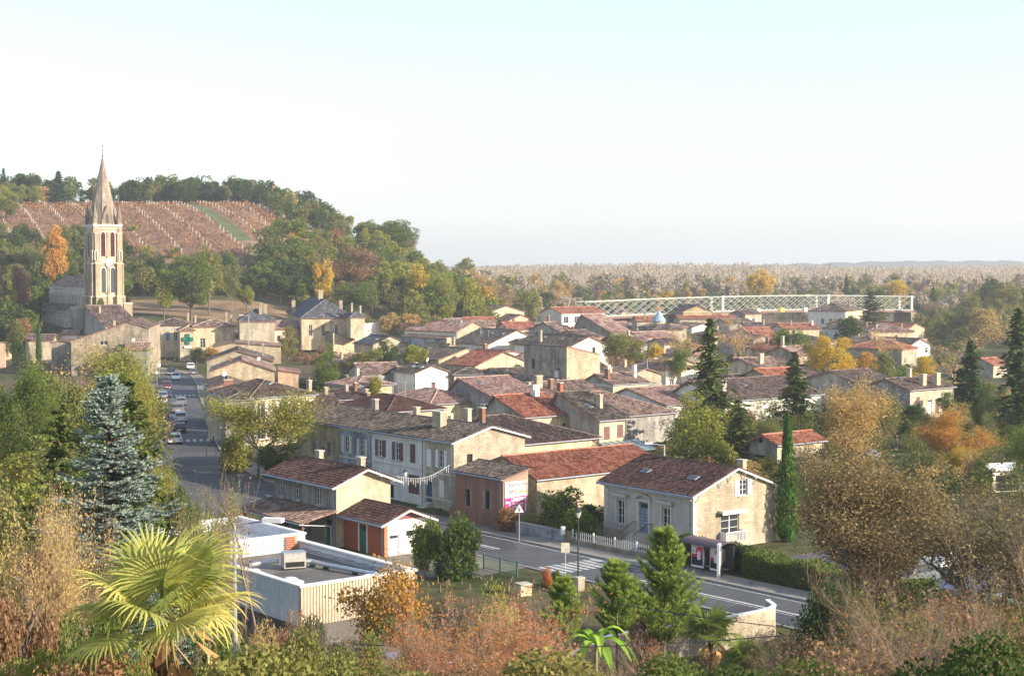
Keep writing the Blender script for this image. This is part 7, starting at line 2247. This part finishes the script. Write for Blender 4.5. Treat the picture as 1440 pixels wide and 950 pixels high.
def car(kind, col, x, y, rz, label, group=None, z=None, name='parked_car'):
    body, win, wh, hl, tl_, pl_, (Lc, Wc, Hc, hb) = CM[kind]
    e = empty(name, (x, y, terr(x, y) + .06 if z is None else z), rz, label, 'van' if kind == 'van' else 'car', group)
    put('body', body, e, mat=paint(col)); put('windows', win, e)
    for sx in (-1, 1):
        for sy in (-1, 1): put('wheel', wh, e, (sx * (Lc / 2 - .8), sy * (Wc / 2 - .08), .32), (R(90) * (-sy), 0, 0))
    for sy in (-1, 1):
        put('headlight', hl, e, (Lc / 2, sy * (Wc / 2 - .3), hb - .42)); put('tail_light', tl_, e, (-Lc / 2, sy * (Wc / 2 - .22), hb - .2))
    put('number_plate', pl_, e, (Lc / 2 + .005, 0, .45)); put('number_plate', pl_, e, (-Lc / 2 - .01, 0, .55))
    return e
SD = math.atan2(.976, -.216)     # heading up the street
CARS = [
 ('van', 'navy', 229.5, 498, -1.2, 'dark blue van parked before the cream street building'),
 ('hatch', 'red', 216.5, 494, -1.2, 'red car half hidden beside the dark blue van'),
 ('suv', 'black', 240.5, 527, SD + math.pi, 'black car in front of the white oncoming car'),
 ('hatch', 'white', 247.5, 534, SD + math.pi, 'white car driving down the street with headlights towards the viewer'),
 ('sedan', 'darkred', 234.5, 547, SD + math.pi, 'dark red car coming down the street below the white one'),
 ('hatch', 'navy', 233.5, 559, SD, 'dark car following behind the dark red car'),
 ('hatch', 'lightblue', 229, 561.5, SD, 'light blue car at the head of the kerbside row'),
 ('sedan', 'white', 227.8, 569, SD, 'pale car second in the kerbside row'),
 ('sedan', 'black', 227.5, 578, SD, 'black car third in the kerbside row'),
 ('suv', 'grey', 229, 587, SD, 'grey car fourth in the kerbside row'),
 ('hatch', 'silver', 254.5, 570, SD, 'silver car at the front of the queue in the street'),
 ('suv', 'silver', 250.5, 581, SD, 'silver-grey large car second in the street queue'),
 ('suv', 'white', 254, 594, SD, 'white car with lit red tail light in the street queue'),
 ('hatch', 'navy', 253, 608, SD, 'dark car behind the white one in the street queue'),
 ('hatch', 'white', 246, 624, SD, 'white car partly hidden by the cedar near the crossing'),
 ('hatch', 'grey', 272, 527, SD, 'grey car parked beside the dark green street tree'),
 ('hatch', 'white', 268, 519, SD, 'white car parked behind the grey one at the street tree'),
]
for k, c_, px, py, rz, lab in CARS:
    p = ground(px, py)
    car(k, c_, p.x, p.y, rz, lab, 'cars in the main street')
# cars glimpsed in the car park behind the big tree
RDI = math.atan2(.775, -.632)
for k, c_, t, n, lab in (('van', 'blue', -14, 97.5, 'blue van in the car park behind the spreading tree'), ('hatch', 'cyan', -11, 105, 'turquoise car at the back of the car park'), ('suv', 'grey', -19.5, 98, 'grey car next to the blue van in the car park'), ('sedan', 'navy', -24, 98, 'dark blue car in the near car park row'), ('hatch', 'silver', -28.5, 98, 'silver car at the end of the near car park row'), ('suv', 'white', -17, 106, 'white car in the back row of the car park'), ('van', 'white', -33, 105, 'white van in the back row of the car park')):
    p = RD(t, n); car(k, c_, p.x, p.y, RDI + R(90), lab, 'cars in the car park')
for px, d, lab in ((1322, 208, 'white van glimpsed below the orange cherry tree'),):
    p = at_d(px, 625, d); car('van', 'white', p.x, p.y, .4, lab)
# small white shed roofs glimpsed on the right
for px, py, d, w, lab in ((1405, 655, 169, 3.6, 'low white-roofed garden pavilion at the right edge'), (1215, 636, 178, 2.2, 'small white garden shed left of the cherry tree')):
    p = at_d(px, py, d); e = empty('garden_shed', (p.x, p.y, 0), .3, lab, 'shed')
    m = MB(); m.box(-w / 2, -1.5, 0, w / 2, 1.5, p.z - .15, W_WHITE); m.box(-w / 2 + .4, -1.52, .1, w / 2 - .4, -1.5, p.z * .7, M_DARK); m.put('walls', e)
    m = MB(); m.prism([(-w / 2 - .2, -1.8, p.z - .3), (-w / 2 - .2, 1.8, p.z - .3), (-w / 2 - .2, 0, p.z + .35)], (w + .4, 0, 0), M_WHITE); m.put('roof', e)
# glass lean-to below the brown-shuttered house
q = local('twoshut', -.5, -4.2, 0)
e = empty('glass_lean_to', q, HOUSES['twoshut']['yaw'], 'glazed lean-to canopy below the brown-shuttered windows', 'canopy')
m = MB(); m.prism([(0, 0, 1.6), (6.5, 0, 1.6), (6.5, 4.1, 2.4), (0, 4.1, 2.4)], (0, 0, .05), plain('greenish_glazing', (.20, .27, .26), .25)); m.put('glazing', e)
for i in range(7): m = MB(); m.prism([(i * 1.07, 0, 1.66), (i * 1.07 + .06, 0, 1.66), (i * 1.07 + .06, 4.1, 2.46), (i * 1.07, 4.1, 2.46)], (0, 0, .05), M_GREYM); m.put('glazing_bar', e)
for x in (.1, 3.2, 6.3): m = MB(); m.box(x, .05, -1, x + .1, .15, 1.6, M_GREYM); m.put('post', e)
# low roof with white glazing at the bottom edge, and overhead cables
p = at_d(548, 942, 72)
e = empty('low_roof_shed', (p.x, p.y, 0), yawF, 'low shed roof with white corrugated sheets at the bottom edge', 'shed')
m = MB(); m.box(-2.5, -3, -1, 3.0, 6, p.z - .1, W_STONE2); m.put('walls', e)
rf = MB(); rf.prism([(-2.7, -3.2, p.z - .1), (1.2, -3.2, p.z - .1), (1.2, 6.2, p.z), (-2.7, 6.2, p.z)], (0, 0, .08), plain('fibre_sheet', (.33, .26, .22), .9, var=.3, sc=1)); rf.put('roof', e)
cs = MB(); cs.box(0, -3.2, 0, .24, 0, .05, M_MEMB); cme = cs.mesh('sheet')
for i in range(8): put('sheet', cme, e, (1.25 + i * .26, 2.6, p.z))
for (pxa, pya, da, pxb, pyb, db, sag, lab) in ((540, 770, 95, 1090, 880, 60, .5, 'thin black cable sloping down across the orange twigs'), (500, 905, 48, 1130, 890, 48, .25, 'thin black level cable crossing the bottom bushes')):
    ct = MB(); a, b = at_d(pxa, pya, da), at_d(pxb, pyb, db)
    ct.poly([a.lerp(b, i / 20) - Vector((0, 0, 4 * sag * (i / 20) * (1 - i / 20))) for i in range(21)], .018, M_METAL, 4)
    o = ct.put('overhead_cable'); tag(o, lab, 'cable')
# string of festive lights between station and terrace
gl = MB(); a, b = local('station', HOUSES['station']['WX'] + .6, 0, 5.6), local('terr1', -.1, .4, 4.6)
pts = [a.lerp(b, i / 24) - Vector((0, 0, 1.0 * math.sin(math.pi * i / 24) * .7)) for i in range(25)]
M_GL = plain('white_garland', (.7, .7, .66), .6)
gl.poly(pts, .02, M_GL, 3)
for i, p in enumerate(pts[1:-1]):
    L_ = .35 + .45 * ((i * 7) % 5) / 5; gl.tube(p, p - Vector((0, 0, L_)), .02, .02, M_GL, 3)
    gl.tube(p - Vector((.12, 0, L_ * .6)), p - Vector((-.12, 0, L_ * .4)), .018, .018, M_GL, 3)
o = gl.put('light_garland'); tag(o, 'unlit white festive garland strung across the road by the terrace', 'garland')

# ------------------------------------------------------------------ near vegetation
def bush_px(label, kind, col, px, top, w, d, name='shrub', group=None, zb=None):
    return tree_px(name, label, kind, col, px, top, w, d, cat='bush', group=group)
def hedge(t0, t1, n0, n1, hgt, label, col='mid', dens=900):
    a, b = RD(t0, n0), RD(t1, n0); e = empty('hedge', a, math.atan2(b.y - a.y, b.x - a.x), label, 'hedge')
    L = (b - a).length; W = n1 - n0; rg = rnd(5); n = int(dens * L)
    x = rg.uniform(0, L, n); s = rg.uniform(0, 1, n); f = rg.uniform(0, 1, n)
    top = hgt + .18 * np.sin(x * 1.3) + .1 * np.sin(x * 3.7)
    y = np.where(s < .35, W * f, np.where(s < .8, 0 + rg.normal(size=n) * .08, W + rg.normal(size=n) * .08))
    z = np.where(s < .35, top + rg.normal(size=n) * .08, top * f)
    P = np.stack([x, y, z], 1)
    put('foliage', np_mesh('foliage', leaf_quads(P, .085, rg), 4, tintrep(n, 4, rg), (None,)), e, mat=LM[col])
    m = MB(); m.box(.1, .12, 0, L - .1, W - .12, hgt - .2, M_BARK); m.put('stems', e)
hedge(-9.6, -26, 90.2, 92.6, 1.75, 'clipped green hedge running from the stone house behind the bus shelter', 'mid', 1500)
hedge(-1.5, -9.4, 91.3, 92.4, 1.9, 'dark climber-covered hedge behind the bus shelter', 'dk', 900)
NB = [
 ('broad glossy green laurel in the garden left of the stone house', 'bush_1', 'mid', 795, 683, 92, 144, 'shrub'),
 ('rounded green shrub in front of the laurel by the garden wall', 'bush_2', 'mid', 808, 712, 76, 137.5, 'shrub'),
 ('dark shaded shrub against the left wall of the stone house', 'bush_3', 'dk', 836, 705, 50, 146, 'shrub'),
 ('reddish-tinged shrub under the advertising board', 'bush_4', 'brn', 716, 712, 46, 142.2, 'shrub'),
 ('low twiggy shrub left of the garden wall', 'bush_1', 'olv', 742, 722, 34, 141.5, 'shrub'),
 ('large rounded dark green bush beside the station outbuilding', 'bush_5', 'dk', 640, 718, 84, 121, 'shrub'),
 ('smaller green bush left of the large rounded one', 'bush_2', 'mid', 602, 724, 52, 124, 'shrub'),
 ('dark red round shrub on the near verge of the road', 'bush_1', 'rust', 770, 795, 20, 118, 'shrub'),
 ('small green clipped shrub next to the red one', 'bush_3', 'mid', 782, 797, 14, 117, 'shrub'),
 ('small conifer shrub beside the garage', 'bush_4', 'lime', 1075, 640, 60, 172, 'shrub'),
 ('orange and yellow leafed tree before the boarded building', 'half_6', 'org', 540, 792, 96, 84, 'tree'),
 ('dark green shrub under the orange tree', 'nbush_4', 'dk', 562, 862, 96, 78, 'shrub'),
 ('bright green shrub behind the red-leafed twigs', 'nbush_5', 'lime', 690, 812, 110, 66, 'shrub'),
 ('brown-grey undergrowth bush right of the young pines', 'nbush_1', 'brn', 905, 850, 70, 84, 'shrub'),
 ('low dry weeds before the road verge', 'nbush_2', 'brn', 735, 846, 70, 96, 'shrub'),
 ('ivy-covered dark bush mass at the lower right', 'nbush_3', 'dk', 1165, 795, 140, 62, 'shrub'),
 ('green bush at the bottom left corner', 'nbush_3', 'lime', 40, 892, 150, 20, 'shrub'),
 ('green leafy bush left of the palm', 'nbush_4', 'mid', 125, 840, 140, 24, 'shrub'),
 ('shrub with small pale leaves under the palm', 'nbush_1', 'olv', 400, 885, 170, 21, 'shrub'),
 ('dark bush behind the palm trunk', 'nbush_2', 'dk', 300, 880, 190, 24, 'shrub'),
 ('dark green shrub at the near corner of the boarded building', 'nbush_1', 'dk', 455, 862, 100, 70, 'shrub'),
 ('mixed green shrub below the boarded wall', 'nbush_3', 'olv', 505, 878, 90, 66, 'shrub'),
 ('thin brown bush against the white wall of the flat building', 'nbush_5', 'brn', 400, 852, 90, 62, 'shrub'),
 ('big dark green shrub right of the orange tree', 'nbush_2', 'dk', 596, 850, 84, 74, 'shrub'),
 ('dry grassy bush between the palm and the flat building', 'nbush_2', 'tan', 360, 868, 90, 50, 'shrub'),
 ('light green shrub under the airy tree at the street corner', 'bush_4', 'lime', 330, 606, 56, 184, 'shrub'),
 ('low green shrub beneath the airy tree towards the station', 'bush_5', 'mid', 392, 622, 60, 178, 'shrub'),
 ('green shrub hiding the foot of the fan palm', 'nbush_2', 'mid', 190, 905, 120, 17.5, 'shrub'),
 ('dry olive shrub to the right of the palm foot', 'nbush_4', 'olv', 300, 915, 130, 17.8, 'shrub'),
 ('dark brown thicket at the lower left edge', 'nbush_5', 'brn', 20, 760, 150, 30, 'shrub'),
 ('olive thicket at the bottom between palm and red twigs', 'nbush_1', 'olv', 470, 905, 120, 34, 'shrub'),
]
for lab, kind, col, px, top, w, d, nm in NB:
    tree_px(nm, lab, kind, col, px, top, w, d, cat='tree' if nm == 'tree' else 'bush')
def f9():
    px = rt.uniform(60, 1200); y = rt.uniform(50, 92); x = (px - 720) / F * y
    if abs(x - A0.x) < 13 and y > 78: return None, None
    if 840 < px < 1110: return None, None
    if -2 < x < 22 and y > 88: return None, None
    return x, y
scatter(90, f9, [('nbush', 1)], [('olv', 3), ('brn', 3), ('dk', 3), ('mid', 2)], (1.8, 3.4), 'undergrowth bushes on the slope', 'undergrowth bush on the slope below the viewpoint', 2.2)
def f10():
    px = rt.uniform(-40, 1460); y = rt.uniform(17, 50); x = (px - 720) / F * y
    if 540 < px < 1090 and rt.random() < .8: return None, None
    return x, y
scatter(110, f10, [('nbush', 1)], [('olv', 3), ('brn', 3), ('dk', 3), ('mid', 2)], (1.5, 2.6), 'thicket bushes on the bank', 'thicket bush on the steep bank below the viewpoint', 1.4)
# left middle ground: dark cedar with level plates, blue spruce in front
tree_px('cedar', 'large dark cedar with level branches behind the blue spruce', 'cedar_2', 'pine', 178, 520, 250, 76, cat='tree')
tree_px('cedar', 'second dark cedar to the left behind the twiggy shrub', 'cedar_3', 'pine', 85, 560, 210, 84, cat='tree')
def blue_spruce():
    rg = rnd(44); rs_ = random.Random(44)
    p = at_d(152, 528, 42); zg = terr(p.x, p.y); H = p.z - zg
    e = empty('blue_spruce', (p.x, p.y, zg), .3, 'blue-green spruce with brown cones in the left foreground', 'tree')
    segs = [(0, 0, -.5, 0, 0, H, .2, .015)]; P, D = [], []; cones = []
    nw = 52
    for i in range(nw):
        f = 1 - (i / nw) ** 1.0; z = H - (i / nw) * (H - 1.5) - .15
        L = .12 + 3.0 * (i / nw) ** .92
        for k in range(rs_.randint(5, 8)):
            az = rs_.uniform(0, 6.283); Lk = L * rs_.uniform(.38, 1.32); z = H - (i / nw) * (H - 1.5) - .15 + rs_.uniform(-.16, .16)
            d = Vector((math.cos(az), math.sin(az), 0)); s = Vector((-d.y, d.x, 0))
            pts = []
            up = .55 if i < 8 else .22
            for q in range(7):
                t = q / 6; pts.append(Vector((0, 0, z)) + d * Lk * t + Vector((0, 0, Lk * (up * t - (.34 if i > 8 else 0) * t + .34 * t * t))))
            for a, b in zip(pts[:-1], pts[1:]): segs.append((*a, *b, .028, .015))
            def needles(a, b, dens=30):
                L_ = (b - a).length; m = max(2, int(L_ * dens)); dr = (b - a).normalized()
                for j in range(m):
                    c = a.lerp(b, (j + rs_.random()) / m); P.append(tuple(c)); D.append(tuple(dr))
            for q in range(1, 6):
                needles(pts[q], pts[q + 1])
                for sd in (-1, 1):
                    l = Lk * .36 * (1 - q / 7.5) * rs_.uniform(.7, 1.2) + .12
                    en = pts[q] + (d * .75 + s * sd * .9 + Vector((0, 0, rs_.uniform(-.02, .3)))).normalized() * l
                    segs.append((*pts[q], *en, .012, .006)); needles(pts[q], en)
                    if l > .5:
                        for r_ in (.4, .7):
                            c = pts[q].lerp(en, r_); e2 = c + (d * .5 + s * sd * rs_.uniform(-.3, 1) + Vector((0, 0, .25))).normalized() * .26; needles(c, e2)
            if i > 6 and rs_.random() < .35 and Lk < 2.0:
                c = pts[rs_.randint(1, 3)]; cones.append((c.x, c.y, c.z - .1))
    P, D = np.array(P), np.array(D); n = len(P)
    K = 3
    P3 = np.repeat(P, K, 0); D3 = np.repeat(D, K, 0)
    v = rg.normal(size=(n * K, 3)); v -= D3 * np.sum(v * D3, 1)[:, None]; v /= np.linalg.norm(v, axis=1)[:, None]; v[:, 2] = np.abs(v[:, 2]) * .8 + v[:, 2] * .2
    w = v * .72 + D3 * .7; Ln = rg.uniform(.07, .12, n * K)[:, None]
    sd = np.cross(w, D3); sd /= np.linalg.norm(sd, axis=1)[:, None] + 1e-9; sd *= .014
    V = np.stack([P3 - sd, P3 + sd, P3 + w * Ln + sd * .4, P3 + w * Ln - sd * .4], 1).reshape(-1, 3)
    tn = np.clip(rg.normal(.55, .25, n * K), 0, 1)
    put('trunk', segs_mesh('trunk', segs, M_BARK, 4), e)
    put('crown', np_mesh('crown', V, 4, np.repeat(tn, 4), (None,)), e, mat=L_BLUE)
    cn = MB(); cn.lathe([(.01, -.07), (.03, -.05), (.034, 0), (.015, .05)], plain('cone_brown', (.33, .13, .05), .8), 6); cme = cn.mesh('cone')
    for i in range(len(cones)): 
        if i < 160: put('cone', cme, e, (cones[i][0] * .5, cones[i][1] * .5, cones[i][2]))
    print('spruce quads', n * K)
blue_spruce()

def frond_mesh(seed, r=1.05, nseg=40, span=290, droop=.3, wd=.5, curl=.1):
    """pleated fan: blades fused to mid-length, free pointed tips beyond"""
    rg = rnd(seed); V, tn = [], []
    da = R(span) / (nseg - 1)
    for i in range(nseg):
        a = -R(span) / 2 + i * da + rg.uniform(-.012, .012)
        L = r * (.74 + .26 * math.cos(a * .5)) * rg.uniform(.94, 1.04)
        d = np.array([math.cos(a), math.sin(a), 0]); s = np.array([-math.sin(a), math.cos(a), 0])
        t_ = rg.uniform(0, 1); prev = None; K = 5; dr = droop * rg.uniform(.2, 3.0)
        for k in range(K + 1):
            t = [.03, .25, .5, .68, .86, 1][k]
            w = L * t * math.tan(da / 2) * 1.02 if t <= .5 else L * .5 * math.tan(da / 2) * [1, .8, .45, .05][k - 2]
            c = d * L * t + np.array([0, 0, -dr * L * max(0, t - .5) ** 2 * 2.0 + curl * r * (math.cos(a) - 1) * t * -.0 - .22 * (1 - math.cos(a * .6)) * L * t])
            cur = (c - s * w, c + np.array([0, 0, .35 * w]), c + s * w)
            if prev is not None:
                for q in (0, 1): V += [prev[q], prev[q + 1], cur[q + 1], cur[q]]; tn += [min(1, t_ * .5 + .5 * t)] * 4
            prev = cur
    return np_mesh('frond', np.array(V), 4, tn, (None,))
def palm(label, px, py, d, n=26, r=1.05, ndead=14, trunk=True, pet=.95, seed=0, name='palm_tree', green=None):
    rs_ = random.Random(seed)
    p = at_d(px, py, d); zg = terr(p.x, p.y)
    e = empty(name, (p.x, p.y, zg), 0, label, 'palm tree'); H = p.z - zg
    if trunk:
        m = MB(); rs2 = random.Random(1)
        prof = [(.12 + .03 * (i % 2) + rs2.uniform(0, .04), -.5 + (H + .4) * i / 40) for i in range(41)]
        m.lathe(prof, plain('palm_fibre', (.16, .085, .045), .95, var=.5, sc=12), 10); m.put('trunk', e)
    protos = [frond_mesh(seed * 10 + i, r) for i in range(4)]
    dp = [frond_mesh(seed * 10 + 5 + i, r * .85, 12, droop=1.6, span=50) for i in range(2)]
    pm = MB(); pm.tube((0, 0, 0), (1, 0, 0), .02, .012, plain('petiole', (.22, .25, .08), .7), 4); pme = pm.mesh('petiole')
    pd = MB(); pd.tube((0, 0, 0), (1, 0, 0), .018, .01, plain('dry_petiole', (.30, .19, .09), .9), 4); pdm = pd.mesh('petiole')
    for i in range(n + ndead):
        dead = i >= n
        az = i * 2.39996 + rs_.uniform(-.2, .2)
        el = rs_.uniform(-1.2, -.2) if dead else R(78 - 88 * (i / n) ** .9) + rs_.uniform(-.1, .1)
        L = pet * rs_.uniform(.8, 1.15) * (.75 if dead else 1)
        q = Vector((math.cos(az) * math.cos(el), math.sin(az) * math.cos(el), math.sin(el)))
        c = Vector((0, 0, H - (.35 * (i - n) / ndead if dead else 0)))
        tip = c + q * L
        f = put('frond', (dp if dead else protos)[i % (2 if dead else 4)], e, tip, mat=L_DEADP if dead else (green or L_PALM))
        X = (q + Vector((0, 0, -.25))).normalized(); Y = Vector((-math.sin(az), math.cos(az), 0)); Z = X.cross(Y).normalized(); Y = Z.cross(X)
        Mx = Matrix((X, Y, Z)).transposed()
        Mx = Mx @ Matrix.Rotation(rs_.uniform(-.35, .35), 3, 'X')
        f.rotation_euler = Mx.to_euler(); k = rs_.uniform(.85, 1.15); f.scale = (k, k, k)
        g = put('petiole', pdm if dead else pme, f); g.scale = (-L / k, 1, 1)
palm('large fan palm with sunlit yellow-green fronds in the left foreground', 226, 874, 19.5, 13, .76, 14, seed=3, pet=.62)
palm('small fan palm before the curved cream wall', 1000, 892, 80, 20, .95, 5, seed=5, pet=.8, green=L_MID)
palm('small low palm at the bottom right of the curved wall', 1050, 928, 74, 14, .8, 4, seed=6, pet=.6, green=L_MID)
def banana():
    p = at_d(838, 905, 78); zg = terr(p.x, p.y)
    e = empty('banana_plant', (p.x, p.y, zg), 0, 'banana plant with broad bright leaves below the young pines', 'plant'); rs_ = random.Random(2)
    H = p.z - zg
    m = MB(); m.lathe([(.14, -.2), (.1, H * .9), (.05, H)], plain('banana_stem', (.22, .22, .08), .8), 8); m.put('stem', e)
    for i in range(11):
        az = i * 2.4; el = R(70 - 5.5 * i); L = rs_.uniform(1.7, 2.3); V = []
        d = np.array([math.cos(az), math.sin(az), 0]); s = np.array([-math.sin(az), math.cos(az), 0]); prev = None
        for k in range(9):
            t = k / 8; e_ = el - 1.15 * t * t
            c = np.array([0, 0, H]) + d * L * t * math.cos(el - .5 * t) + np.array([0, 0, L * t * math.sin(e_ * .8)]); w = .26 * math.sin(math.pi * min(1, t * .93 + .05)) ** .7
            cur = (c - s * w + [0, 0, .07], c, c + s * w + [0, 0, .07])
            if prev is not None:
                for q in (0, 1): V += [prev[q], prev[q + 1], cur[q + 1], cur[q]]
            prev = cur
        put('leaf', np_mesh('leaf', np.array(V), 4, np.full(len(V), rs_.random()), (None,)), e, mat=L_BAN)
banana()
def pine(label, px, top, wpx, d, base, seed):
    rg = rnd(seed); rs_ = random.Random(seed)
    p = at_d(px, top, d); zb_ = at_d(px, base, d).z; zg = terr(p.x, p.y); H = p.z - zg; w = wpx * d / F / 2
    e = empty('pine_tree', (p.x, p.y, zg), rs_.uniform(0, 6), label, 'tree')
    segs = [(0, 0, -.3, 0, 0, H * .97, .11, .02)]; P, D = [], []
    z0 = max(.4, zb_ - zg); nw = int((H - z0) / .42) + 2
    for i in range(nw):
        f = i / nw; z = z0 + (H - z0) * f; L = w * (1 - f) ** .75 * (1 if f > .12 else .75) + .12
        for k in range(rs_.randint(6, 8)):
            az = rs_.uniform(0, 6.283); Lk = L * rs_.uniform(.7, 1.12); d_ = Vector((math.cos(az), math.sin(az), 0)); s = Vector((-d_.y, d_.x, 0))
            prev = Vector((0, 0, z)); 
            for q in range(1, 6):
                t = q / 5; c = Vector((0, 0, z)) + d_ * Lk * t + Vector((0, 0, Lk * (.15 * t + .55 * t * t)))
                segs.append((*prev, *c, .022, .014)); 
                for j in range(5): P.append(tuple(prev.lerp(c, rs_.random()))); D.append(tuple((c - prev).normalized()))
                if q > 1:
                    for sd in (-1, 1):
                        en = c + (d_ * .5 + s * sd * .7 + Vector((0, 0, .75))).normalized() * Lk * .28 * rs_.uniform(.6, 1.2)
                        segs.append((*c, *en, .012, .008))
                        for j in range(7): P.append(tuple(c.lerp(en, (j + 1) / 7))); D.append(tuple((en - c).normalized()))
                prev = c
    P, D = np.array(P), np.array(D); K = 7; P3 = np.repeat(P, K, 0); D3 = np.repeat(D, K, 0); n = len(P3)
    v = rg.normal(size=(n, 3)); v /= np.linalg.norm(v, axis=1)[:, None]
    wv = D3 * .8 + v * .62 + np.array([0, 0, .25]); Ln = rg.uniform(.14, .24, n)[:, None]
    sd = np.cross(wv, v); sd /= np.linalg.norm(sd, axis=1)[:, None] + 1e-9; sd *= .013
    V = np.stack([P3 - sd, P3 + sd, P3 + wv * Ln + sd * .5, P3 + wv * Ln - sd * .5], 1).reshape(-1, 3)
    put('trunk', segs_mesh('trunk', segs, M_BARK, 4), e); put('crown', np_mesh('crown', V, 4, tintrep(n, 4, rg), (None,)), e, mat=L_YPINE)
pine('tallest bright green young pine in front of the bus shelter', 935, 745, 104, 84, 905, 1)
pine('middle-sized young pine left of the tallest one', 868, 790, 70, 82, 890, 2)
pine('smallest young pine at the left of the three', 790, 812, 56, 80, 905, 3)
tree_px('cypress_tree', 'tall narrow dark green cypress at the corner of the stone house', 'cypress_1', 'cyp', 1108, 580, 31, 137)

def twig_tree(label, px, top, wpx, d, seed, col, leaves, leaf, depth=5, mat=None, up=.5, spread=.7, kids=(3, 5), stems=1, r=.2, trunk=3., jit=.25, shrink=.66, name='bare_tree', cat='tree', shift=0):
    tm, cm, H, w = make_twiggy(seed, 10, depth, leaves, leaf, spread, up, trunk, kids, r, mat, stems, jit, shrink)
    p = at_d(px, top, d); zg = terr(p.x, p.y) - shift; h = p.z - zg
    e = empty(name, (p.x, p.y, zg), seed, label, cat); s = h / H; sx = wpx * d / F / (2 * w); e.scale = (sx, sx, s)
    put('trunk', tm, e); put('crown', cm, e, mat=LM[col]); return e
twig_tree('big spreading tree thinly covered in olive-brown leaves at the right', 1308, 602, 370, 90, 5, 'big', 52000, .05, 6, M_BARK, .35, .8, (3, 4), 1, .3, 3.2, .3, .70)
twig_tree('olive-brown tree filling the gap right of the big spreading one', 1450, 640, 300, 84, 8, 'big', 26000, .052, 5, M_BARK, .35, .8, (3, 5), 1, .22, 3.2, .35, .70)
twig_tree('upright pale-stemmed tree with coral-orange leaves at the bottom centre', 690, 800, 260, 46, 11, 'rust', 9500, .062, 5, M_TWIGP, .7, .45, (3, 5), 9, .1, 3.4, .14, .68)
twig_tree('twiggy rust-leafed shrub left of the coral-orange one', 610, 836, 160, 42, 12, 'rust', 4500, .055, 5, M_TWIGP, .7, .45, (3, 4), 7, .09, 3.2, .12, .68)
twig_tree('leafless pale twiggy shrub at the bottom right of centre', 900, 890, 260, 40, 13, 'brn', 1200, .045, 5, M_TWIGP, .7, .5, (3, 4), 8, .08, 3.0, .12, .68)
twig_tree('yellow-leafed twiggy shrub at the left edge', 40, 588, 190, 34, 14, 'tan', 12500, .055, 5, M_TWIGP, .6, .5, (3, 4), 9, .09, 3.2, .16, .68)
twig_tree('yellowish thin shrub between the left twigs and the spruce', 100, 650, 120, 36, 15, 'tan', 6000, .05, 5, M_TWIGP, .6, .5, (3, 4), 6, .08, 3.2, .16, .68)
twig_tree('bare tree with knobbly twigs in front of the flat-roofed building', 335, 636, 150, 56, 16, 'brn', 260, .06, 5, M_TWIG, .45, .62, (2, 4), 1, .16, 3.6, .12, .70)
twig_tree('slender sapling with yellow-green leaves behind the palm', 268, 660, 96, 50, 17, 'lime', 2600, .06, 5, M_TWIGP, .8, .4, (3, 4), 4, .07, 3.2, .16, .68)
twig_tree('dense pale leafless twigs at the bottom edge below the banana plant', 800, 905, 170, 44, 31, 'brn', 900, .045, 5, M_TWIGP, .7, .5, (3, 4), 8, .07, 3.0, .12, .68)
twig_tree('thin leafless sapling standing beside the street mouth', 300, 640, 90, 52, 27, 'lime', 900, .05, 5, M_TWIGP, .8, .45, (3, 4), 4, .06, 3.2, .14, .68)
tree_px('shrub', 'bright green shrub below the cedar beside the flat roof', 'nbush_2', 'lime', 275, 720, 120, 64, cat='bush')
twig_tree('leafless branching shrub between the palm and the boarded wall', 425, 800, 160, 40, 18, 'brn', 500, .045, 5, M_TWIG, .5, .6, (3, 4), 6, .07, 3., .1, .68)
twig_tree('bare reddish-twigged tree at the lower right foreground', 1330, 742, 330, 33, 19, 'rust', 1500, .035, 6, M_TWIG, .45, .62, (3, 4), 5, .09, 3.2, .1, .69)
twig_tree('tall bare branches at the right edge of the foreground', 1420, 640, 170, 30, 20, 'tan', 700, .035, 6, M_TWIGP, .8, .4, (2, 4), 4, .08, 3.4, .1, .70)
twig_tree('brown-twigged thicket at the bottom right', 1200, 850, 260, 36, 22, 'brn', 3500, .045, 5, M_TWIG, .5, .6, (3, 4), 8, .07, 3., .14, .68)

# ------------------------------------------------------------------ haze over the whole place
m = MB(); m.box(-3200, -80, -3, 3600, 4900, 92, M_WHITE)
hz = m.mesh('haze'); hz.materials.clear()
hm_ = bpy.data.materials.new('haze'); hm_.use_nodes = True; nt = hm_.node_tree; nt.nodes.clear()
out = nt.nodes.new('ShaderNodeOutputMaterial'); pv = nt.nodes.new('ShaderNodeVolumePrincipled')
pv.inputs['Color'].default_value = (.93, .96, 1, 1); pv.inputs['Density'].default_value = .0002; pv.inputs['Anisotropy'].default_value = .25
nt.links.new(pv.outputs[0], out.inputs['Volume'])
hz.materials.append(hm_)
put('haze', hz, kind='stuff')
